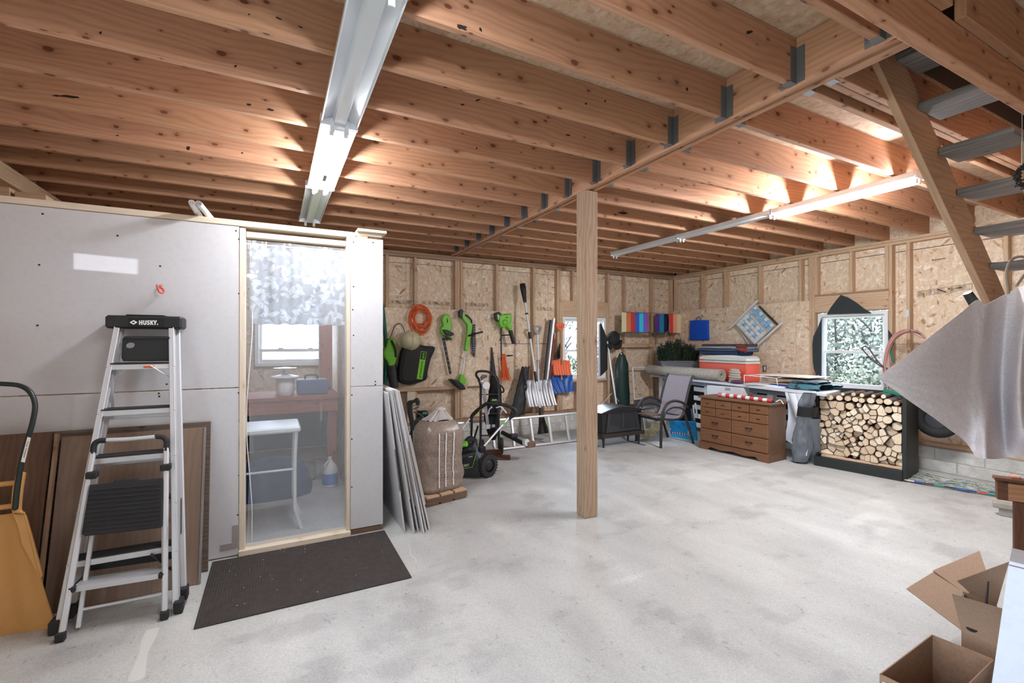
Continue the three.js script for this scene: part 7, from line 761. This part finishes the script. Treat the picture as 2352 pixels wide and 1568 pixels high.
// ---------- hoses and things by the right window ----------
{
  const g = thing('hose_coil', 'coiled pink and green hoses hanging right of the window', 'hose'), cols = [solid(0.45, 0.22, 0.19, 0.5), solid(0.01, 0.16, 0.11, 0.5), solid(0.5, 0.3, 0.27, 0.5)];
  [[[2035, 900], [2030, 860], [2034, 815], [2046, 780], [2066, 762], [2090, 758], [2112, 764], [2124, 776]], [[2052, 830], [2046, 805], [2052, 782], [2068, 766], [2090, 760], [2110, 768]], [[2043, 850], [2040, 815], [2050, 786], [2072, 766], [2094, 762], [2116, 774]], [[2038, 880], [2033, 840], [2040, 800], [2058, 772], [2084, 760], [2106, 760]]].forEach((p, i) => part('hose_loop', tubeG(p.map(q => hit(RWS, q[0], q[1], 0.25 + 0.03 * i)), 0.013, 50, 8), cols[i % 3], g)); part('hook', rod(hit(RWS, 2090, 759, 0), hit(RWS, 2090, 759, 0.4), 0.008), M.nail, g);
  single('cord_loop', tubeG([[2036, 848], [2010, 832], [1986, 808], [1980, 799], [1986, 795], [1996, 800], [2008, 818], [2022, 836], [2038, 846]].map(q => hit(RWS, q[0], q[1], 0.3)), 0.008, 50, 6), solid(0.09, 0.06, 0.05), 'thin brown cable loop sticking out beside the hoses', 'cable');
  const gs = thing('green_plastic_stand', 'green plastic stand on the firewood beneath the hoses', 'stand'); const fg = fr(V(6.3, 0, -2.6), V(0.17, 0, 1), Y1); part('post', trace(fg, [[2030, 890], [2036, 888], [2034, 912], [2027, 912]], 0.03, 0, 0.004), solid(0.0, 0.17, 0.11, 0.5), gs); part('bar', trace(fg, [[2034, 893], [2070, 902], [2070, 910], [2034, 901]], 0.03, 0, 0.004), solid(0.0, 0.17, 0.11, 0.5), gs);
  const ty = thing('wheelbarrow_tyre', 'black rubber tyre half hidden behind the beige tarp', 'tyre'); const ft = fr(V(6.62, 0, -2.2), V(0.1, 0, 1), Y1), c = hit(ft, 2152, 962); { const t = new THREE.TorusGeometry(0.15, 0.06, 14, 36); t.applyMatrix4(new THREE.Matrix4().makeBasis(ft.r, ft.u, ft.n)); t.translate(c.x, c.y, c.z); part('tyre', t, M.rubber, ty); const h = new THREE.CylinderGeometry(0.1, 0.1, 0.05, 20); h.rotateX(Math.PI / 2); h.applyMatrix4(new THREE.Matrix4().makeBasis(ft.r, ft.u, ft.n)); h.translate(c.x, c.y, c.z); part('rim', h, dgrey, ty); part('axle', rod(c, c.clone().add(V(0.25, 0, 0)), 0.02), M.steelDark, ty); }
  const bgrip = thing('black_tool_grip', 'black rubber tool grip poking up behind the beige tarp', 'tool'); part('grip', rod(atD(2240, 700, 2.62), atD(2222, 672, 2.62), 0.026, 0.022, 12), blk, bgrip); part('shaft', rod(atD(2240, 700, 2.62), atD(2300, 800, 2.62), 0.016), M.steelDark, bgrip);
  // rag rug
  const r = rng(44), A = onY(2078, 1106), d = onY(2290, 1142).sub(A).normalize(), e = V(d.z, 0, -d.x), tx = canvasTex(512, 256, (c, w, h) => { c.fillStyle = '#8f9488'; c.fillRect(0, 0, w, h); const T = ['#3d5f86', '#c9d7c0', '#4a9a94', '#e9dfd0', '#2a3846', '#9fc4ac', '#d9b6b0', '#66786a', '#f2f4ea']; for (let i = 0; i < 2600; i++) { c.fillStyle = T[Math.floor(r() * 9)]; c.fillRect(r() * w, r() * h, 6 + r() * 26, 3 + r() * 4); } }); tx.repeat.set(1, 1);
  const rg = thing('rag_rug', 'multicoloured woven rag rug lying along the block wall', 'rug'), S = (a, b, y) => A.clone().addScaledVector(d, a).addScaledVector(e, b).setY(y); part('weave', surfG((u, v) => S(u * 1.25, v * 0.46, 0.022 + 0.006 * Math.sin(u * 21) + 0.004 * Math.sin(v * 13 + u * 8)), 30, 10, 0.02), std({ map: tx, roughness: 1, bumpMap: TX.grain, bumpScale: 0.004 }), rg); const bc = [[0.75, 0.6, 0.55], [0.01, 0.08, 0.45], [0.1, 0.02, 0.06], [0.01, 0.3, 0.22], [0.03, 0.03, 0.03], [0.01, 0.09, 0.5], [0.02, 0.05, 0.3], [0.7, 0.08, 0.08], [0.01, 0.3, 0.25], [0.02, 0.12, 0.5], [0.02, 0.02, 0.03], [0.65, 0.08, 0.08], [0.02, 0.25, 0.2], [0.7, 0.5, 0.5], [0.02, 0.1, 0.4], [0.5, 0.4, 0.3]]; bc.forEach((c, i) => part('edge_tuft', surfG((u, v) => S((i + u) * 1.25 / 16, -0.012 + 0.03 * v, 0.004 + 0.024 * Math.sin(Math.PI * (0.25 + 0.5 * v))), 2, 4, 0.003), solid(...c, 0.95), rg));
}
// ---------- open stairs to the floor above ----------
{
  const z = -1.25, g = thing('open_staircase', 'open wooden staircase with grey treads rising through the ceiling', 'staircase'), a = onZ(2012, 132, z), b = onZ(2270, 685, z), sl = (b.y - a.y) / (b.x - a.x), yl = x => a.y + sl * (x - a.x), hgt = 0.24, xE = b.x - b.y / sl;
  const st = std({ map: TX.stud, color: lc(0.68, 0.6, 0.55) }); const pts = [[2.55, yl(2.55)], [xE, 0.003], [xE + 0.28, 0.003], [2.9, yl(2.9) + hgt + 0.08], [2.55, yl(2.55) + hgt]]; const sg = (x0) => muv(extG(x0 ? [[x0, yl(x0)], [xE, 0.003], [xE + 0.28, 0.003], [x0, yl(x0) + hgt]] : pts, 0.04, 0.003), 0); part('stringer', tr(sg(0), 0, 0, z - 0.04), st, g, 'brown wooden stringer'); part('stringer', tr(sg(3.55), 0, 0, -0.93), st, g, 'brown wooden stringer');
  for (let k = 0; k < 14; k++) { const x = 2.985 + 0.2447 * k, y = 3.02 - 0.2447 * k * -sl; if (y < 0.1) break; part('tread', boxG(x, x + 0.262, y, y + 0.042, z + 0.001, -0.932, 0.004), M.greyWood, g, 'weathered grey tread'); }
}
{ const g = thing('pine_cone_wreath', 'dark pine cone wreath hanging from the stair near the right edge', 'wreath'), r = rng(6), c = atD(2348, 405, 2.3), m = solid(0.045, 0.035, 0.03, 0.7); for (let k = 0; k < 14; k++) { const a = k / 14 * Math.PI * 2, p = c.clone().addScaledVector(_rt, Math.cos(a) * 0.045 + 0.02).add(V(0, Math.sin(a) * 0.05, 0)); const L = []; for (let i = 0; i < 16; i++) { const b = i * 2.4, h = i / 16; const s = sphereG(Math.cos(b) * 0.013 * (1.1 - h), h * 0.03 - 0.015, Math.sin(b) * 0.013 * (1.1 - h), 0.006, 0.003, 0.006, 6, 4); L.push(s); } const G = join(L); G.rotateX(r() * 6); G.rotateZ(r() * 6); part('pine_cone', tr(G, p.x, p.y, p.z), m, g); } part('hanging_wire', rod(c.clone().add(V(0, 0.05, 0)), c.clone().add(V(0, 0.32, 0)), 0.0015), M.steel, g); }
// ---------- beige tarp hung at the stairs ----------
{
  const g = thing('beige_tarp', 'large beige canvas tarp draped from the stairs', 'tarp'), cm = std({ map: noiseTex(27, [232, 223, 225], 0.05, 30, 3, [0.3, 0.3]), bumpMap: TX.grain, bumpScale: 0.001, roughness: 0.85, side: THREE.DoubleSide });
  const T = [[2014, 866], [2060, 833], [2110, 794], [2160, 754], [2205, 719], [2243, 689], [2262, 699], [2285, 688], [2315, 672], [2352, 655], [2400, 640], [2450, 640]], B = [[2016, 868], [2050, 893], [2095, 925], [2140, 956], [2178, 984], [2215, 1012], [2236, 1040], [2246, 1050], [2285, 1054], [2330, 1049], [2390, 1050], [2450, 1052]];
  const sp = L => new THREE.SplineCurve(L.map(p => V2(...p))), ct = sp(T), cb = sp(B);
  part('canvas', surfG((u, v) => { const t = ct.getPoint(u), b = cb.getPoint(u), x = mix(t.x, b.x, v), y = mix(t.y, b.y, v); const rgt = smooth(2225, 2330, x); let D = 2.28 + 0.18 * smooth(2015, 2300, x) - 0.05 * Math.sin(Math.PI * clamp((x - 2015) / 260)) * Math.sin(Math.PI * v); D -= rgt * (0.12 * Math.sin((x - 2232) * 0.06 + 1.3 * Math.sin(v * 3.5)) * (0.25 + 0.75 * v) + 0.03 * Math.sin((x - 2240) * 0.11 + v * 5)); D -= 0.07 * Math.exp(-Math.pow((x - 2262) / 22, 2)) * smooth(0.55, 1, v); D += 0.05 * Math.exp(-Math.pow((x - 2300 + (v - 0.4) * 30) / 14, 2)); D += 0.012 * (fbm(u, v, 8, 8, 3, 88) - 0.5); const p = atD(x, y, D); p.u = p.x * 1.1; p.v = p.y; return p; }, 110, 60, 0.0015), cm, g);
  part('tie_cord', tubeG([atD(2316, 672, 2.4), atD(2312, 625, 2.42), atD(2324, 596, 2.44), atD(2350, 590, 2.44), atD(2365, 610, 2.44), atD(2335, 655, 2.42)], 0.007, 50, 6), solid(0.42, 0.34, 0.27, 0.8), g);
}
// ---------- small table, pavers and cartons at the right edge ----------
{
  const D = 3.3, rr = ray(2330, 787).setY(0).normalize(), f = fr(atD(2340, 1250, D), V(-rr.z, 0, rr.x).add(V(0.2 * rr.x, 0, 0.2 * rr.z)), Y1), g = thing('narrow_stand', 'narrow dark wooden stand at the edge beside the rag rug', 'stand'), P = (x, y) => loc(f, x, y), tm = std({ map: TX.dark, color: lc(0.75, 0.5, 0.36) }), base = -f.o.y, bx = (x0, x1, y0, y1, z0, z1) => mat4(boxG(x0, x1, y0, y1, z0, z1, 0.004), fm(f)); const X = p => P(p, 1100)[0], Y = p => P(2300, p)[1];
  part('table_top', bx(X(2284), X(2284) + 0.5, Y(1104), Y(1096), -0.07, 0.012), tm, g); part('apron', bx(X(2290), X(2290) + 0.47, Y(1148), Y(1105), -0.06, 0.0), tm, g); part('drawer_front', bx(X(2315), X(2315) + 0.34, Y(1146), Y(1108), 0.0, 0.008), std({ map: TX.stud, color: lc(0.55, 0.38, 0.27) }), g); for (const [x, z] of [[X(2330), -0.055], [X(2330) + 0.33, -0.055]]) part('leg', bx(x, x + 0.07, base, Y(1149), z, z + 0.05), tm, g); single('brick_piece', mat4(boxG(X(2322), X(2345), Y(1096) + 0.001, Y(1089), -0.06, 0.0, 0.006), fm(f)), std({ map: TX.block, color: lc(0.7, 0.35, 0.25) }), 'reddish brick fragment lying on the narrow stand', 'brick');
  const D2 = 3.98, o = onY(2296, 1184), rq = ray(2300, 787).setY(0).normalize(), fq = fr(o, V(-rq.z, 0, rq.x), Y1); single('grey_paver', [mat4(boxG(-0.045, 0.3, 0.065, 0.115, -0.07, 0.012, 0.008), fm(fq)), mat4(boxG(-0.005, 0.28, 0.0, 0.0645, -0.06, 0.0, 0.006), fm(fq))], std({ map: TX.block, color: lc(0.5, 0.47, 0.44), roughness: 0.95 }), 'weathered grey step block on the floor behind the narrow stand', 'step block');
}
{
  const card = std({ map: noiseTex(36, [150, 124, 102], 0.07, 16, 3, [0.4, 0.4]), roughness: 0.9, side: THREE.DoubleSide }), kraft = std({ map: noiseTex(38, [150, 118, 94], 0.1, 12, 3, [0.4, 0.4]), roughness: 0.9, side: THREE.DoubleSide });
  const quad = (a, b, c, d, t = 0.004) => surfG((u, v) => a.clone().lerp(b, u).lerp(d.clone().lerp(c, u), v), 2, 2, t);
  const g = thing('open_carton', 'open cardboard carton with flaps spread beside the white box', 'carton'), h = 0.30, C0 = onY(2208, 1447, h), C3 = onY(2212, 1360, h), C1 = onY(2298, 1482, h), C2 = C1.clone().add(C3).sub(C0), dn = p => V(p.x, 0.002, p.z);
  part('side_wall', quad(dn(C0), dn(C1), C1, C0), card, g); part('side_wall', quad(dn(C3), dn(C0), C0, C3), card, g); part('side_wall', quad(dn(C2), dn(C3), C3, C2), card, g); part('side_wall', quad(dn(C1), dn(C2), C2, C1), card, g); part('bottom', quad(dn(C0), dn(C1), dn(C2), dn(C3)), card, g);
  part('flap', quad(C0, C1, atD(2306, 1398, 1.90), atD(2187, 1363, 1.97)), card, g, 'front flap with faint printed letters'); part('flap', quad(C3, C0, onY(2082, 1353, h - 0.02), onY(2145, 1314, h - 0.01)), card, g); part('flap', quad(C2, C3, onY(2143, 1311, h - 0.0), onY(2250, 1266, h)), card, g); part('flap', quad(C3.clone().add(V(0.02, 0, 0.02)), C2, atD(2318, 1290, 2.08), atD(2198, 1334, 2.2)), card, g);
  const ff = (() => { const a = C0, b = C1, c = atD(2306, 1398, 1.90); return fr(a.clone(), b.clone().sub(a), c.clone().sub(b)); })(); { const t = canvasTex(512, 128, (c, w, hh) => { c.clearRect(0, 0, w, hh); c.fillStyle = '#2c211c'; c.font = 'bold 100px monospace'; c.textBaseline = 'middle'; c.fillText('E G G S', 10, 64, 500); }); const P = [[2256, 1388], [2302, 1402], [2300, 1414], [2254, 1400]].map(p => hit(ff, p[0], p[1], 0.004)); part('printed_letters', surfG((u, v) => P[3].clone().lerp(P[2], u).lerp(P[0].clone().lerp(P[1], u), v), 1, 1), std({ map: t, transparent: true, alphaTest: 0.4, roughness: 0.9 }), g, 'dark printed letters'); part('hand_hole', mat4(extG(Array.from({ length: 14 }, (_, i) => { const a = i / 14 * Math.PI * 2, q = loc(ff, 2232 + Math.cos(a) * 14 - Math.sin(a) * 2, 1443 + Math.sin(a) * 7 + Math.cos(a) * 6, 0.004); return q; }), 0.002), fm(ff, 0.004)), M.black, g, 'dark oval mark'); }
  const k = thing('black_hardware', 'black tangled hardware lying inside the open carton', 'hardware'), cc = C0.clone().add(C2).multiplyScalar(0.5); part('lump', sphereG(cc.x + 0.01, h - 0.09, cc.z - 0.01, 0.045, 0.03, 0.045, 12, 8), blk, k); part('spike', rod(V(cc.x - 0.04, h - 0.1, cc.z + 0.02), atD(2270, 1335, 2.05), 0.008, 0.003, 8), blk, k); part('prong', [rod(V(cc.x, h - 0.09, cc.z), V(cc.x + 0.09, h - 0.05, cc.z + 0.04), 0.007, 0.004, 6), rod(V(cc.x, h - 0.09, cc.z), V(cc.x - 0.09, h - 0.06, cc.z - 0.02), 0.007, 0.004, 6)], blk, k); part('bolt', sphereG(cc.x + 0.02, h - 0.068, cc.z + 0.03, 0.014), M.alu, k);
  const t = thing('shallow_carton', 'lidless brown carton with paper on its bottom, before the open carton', 'carton'), h2 = 0.30, b0 = onY(2140, 1456, h2), b1 = onY(2020, 1547, h2), b2 = onY(2284, 1514, h2), b3 = b1.clone().add(b2).sub(b0), d = p => V(p.x, 0.002, p.z); part('side_wall', quad(d(b0), d(b1), b1, b0), kraft, t); part('side_wall', quad(d(b2), d(b0), b0, b2), kraft, t); part('side_wall', quad(d(b1), d(b3), b3, b1), kraft, t); part('side_wall', quad(d(b3), d(b2), b2, b3), kraft, t); part('bottom', quad(d(b0), d(b1), d(b3), d(b2)), kraft, t); const mid = p => d(p).lerp(d(b0).add(d(b3)).multiplyScalar(0.5), 0.3).setY(0.012); part('paper_liner', quad(mid(b0), mid(b1), mid(b3), mid(b2), 0.002), std({ map: noiseTex(48, [214, 204, 190], 0.08, 9, 3, [0.3, 0.3]) }), t, 'pale paper liner'); { const q = fr(b1.clone(), b3.clone().sub(b1), Y1); part('label', mat4(boxG(0.01, 0.10, -0.07, -0.02, 0.002, 0.004), fm(q)), solid(0.6, 0.65, 0.8), t, 'white and blue label'); }
  const wb2 = thing('white_box', 'tall white box leaning at the right edge in front of the cartons', 'box'), P1 = atD(2278, 1568, 1.60), R = V(0.22, 0, 0.975), fw2 = fr(P1.clone(), R, Y1), Lt = loc(fw2, 2318, 1290), Lb = [0, 0], gy = -P1.y, gx = Lb[0] + (Lt[0] - Lb[0]) * (gy / Lt[1]), wm = std({ map: TX.fine, color: lc(0.80, 0.84, 0.92), roughness: 0.5 }), sl = (y0, y1, z0, z1, w0 = 0, w1 = 0.42) => { const X = y => gx + (Lt[0] - gx) * ((y - gy) / (Lt[1] - gy)); return mat4(extG([[X(y0) + w0, y0], [X(y0) + w1, y0], [X(y1) + w1, y1], [X(y1) + w0, y1]], z1 - z0), fm(fw2, z0)); };
  part('box_body', sl(gy, Lt[1], -0.15, 0), wm, wb2); part('lid_flap', sl(Lt[1], Lt[1] + 0.004, -0.152, 0.002), wm, wb2); part('seam', sl(Lt[1] - 0.012, Lt[1] - 0.008, 0.0005, 0.0015), solid(0.3, 0.2, 0.25), wb2); part('scuff', sl(Lt[1] - 0.36, Lt[1] - 0.31, 0.0005, 0.0015, 0.07, 0.074), solid(0.25, 0.27, 0.33), wb2);
}
// ---------- outside: ground, brush seen through the windows ----------
{
  const g = struct('ground'); part('lawn', boxG(-30, 40, -0.6, -0.3, -40, 30), solid(0.2, 0.24, 0.1, 1), g); g.children[0].name = 'lawn';
  const r = rng(1234), leaf = new THREE.PlaneGeometry(0.05, 0.032); const lm = [solid(0.07, 0.075, 0.055, 0.8), solid(0.13, 0.133, 0.105, 0.8), solid(0.05, 0.055, 0.04, 0.8)];
  const shrub = (x, z, R, H, n, lab, mi, nm) => { const t = thing('leafy_shrub', lab, 'shrub', 'shrubs outside the garage'); const me = new THREE.InstancedMesh(leaf, lm[mi], n), Mx = new THREE.Matrix4(), q = new THREE.Quaternion(), e = new THREE.Euler(); for (let i = 0; i < n; i++) { const a = r() * 6.283, b = Math.acos(r() * 2 - 1), k = Math.pow(r(), 0.5); q.setFromEuler(e.set(r() * 6, r() * 6, r() * 6)); Mx.compose(V(x + Math.sin(b) * Math.cos(a) * R * k, -0.2 + H * (0.5 + 0.5 * Math.cos(b) * k), z + Math.sin(b) * Math.sin(a) * R * k), q, V(1, 1, 1).multiplyScalar(0.7 + r())); me.setMatrixAt(i, Mx); } me.name = 'foliage'; me.userData.kind = 'stuff'; t.add(me); for (let i = 0; i < 7; i++) { const a = r() * 6.3; part('branch', tubeG([V(x, -0.3, z), V(x + Math.cos(a) * R * 0.3, H * 0.4, z + Math.sin(a) * R * 0.3), V(x + Math.cos(a + 0.4) * R * 0.75, H * (0.6 + 0.3 * r()), z + Math.sin(a + 0.4) * R * 0.75)], 0.02, 16, 6), solid(0.02, 0.018, 0.016), t); } };
  [[9.6, -5.2, 1.0, 2.6], [9.4, -3.9, 0.9, 1.9], [10.4, -4.4, 1.3, 3.4], [9.5, -2.8, 0.9, 2.2], [11.2, -6.6, 1.5, 3.6]].forEach(([x, z, R, H], i) => shrub(x, z, R, H, 2000, 'leafy shrub outside the right window', i % 3)); [[4.9, -9.4, 1.0, 2.4], [6.2, -9.9, 1.2, 3.0], [7.2, -9.2, 0.9, 2.0]].forEach(([x, z, R, H], i) => shrub(x, z, R, H, 1800, 'leafy shrub outside the back window', (i + 1) % 3));
}
rebase();
renderer.render(scene, camera);
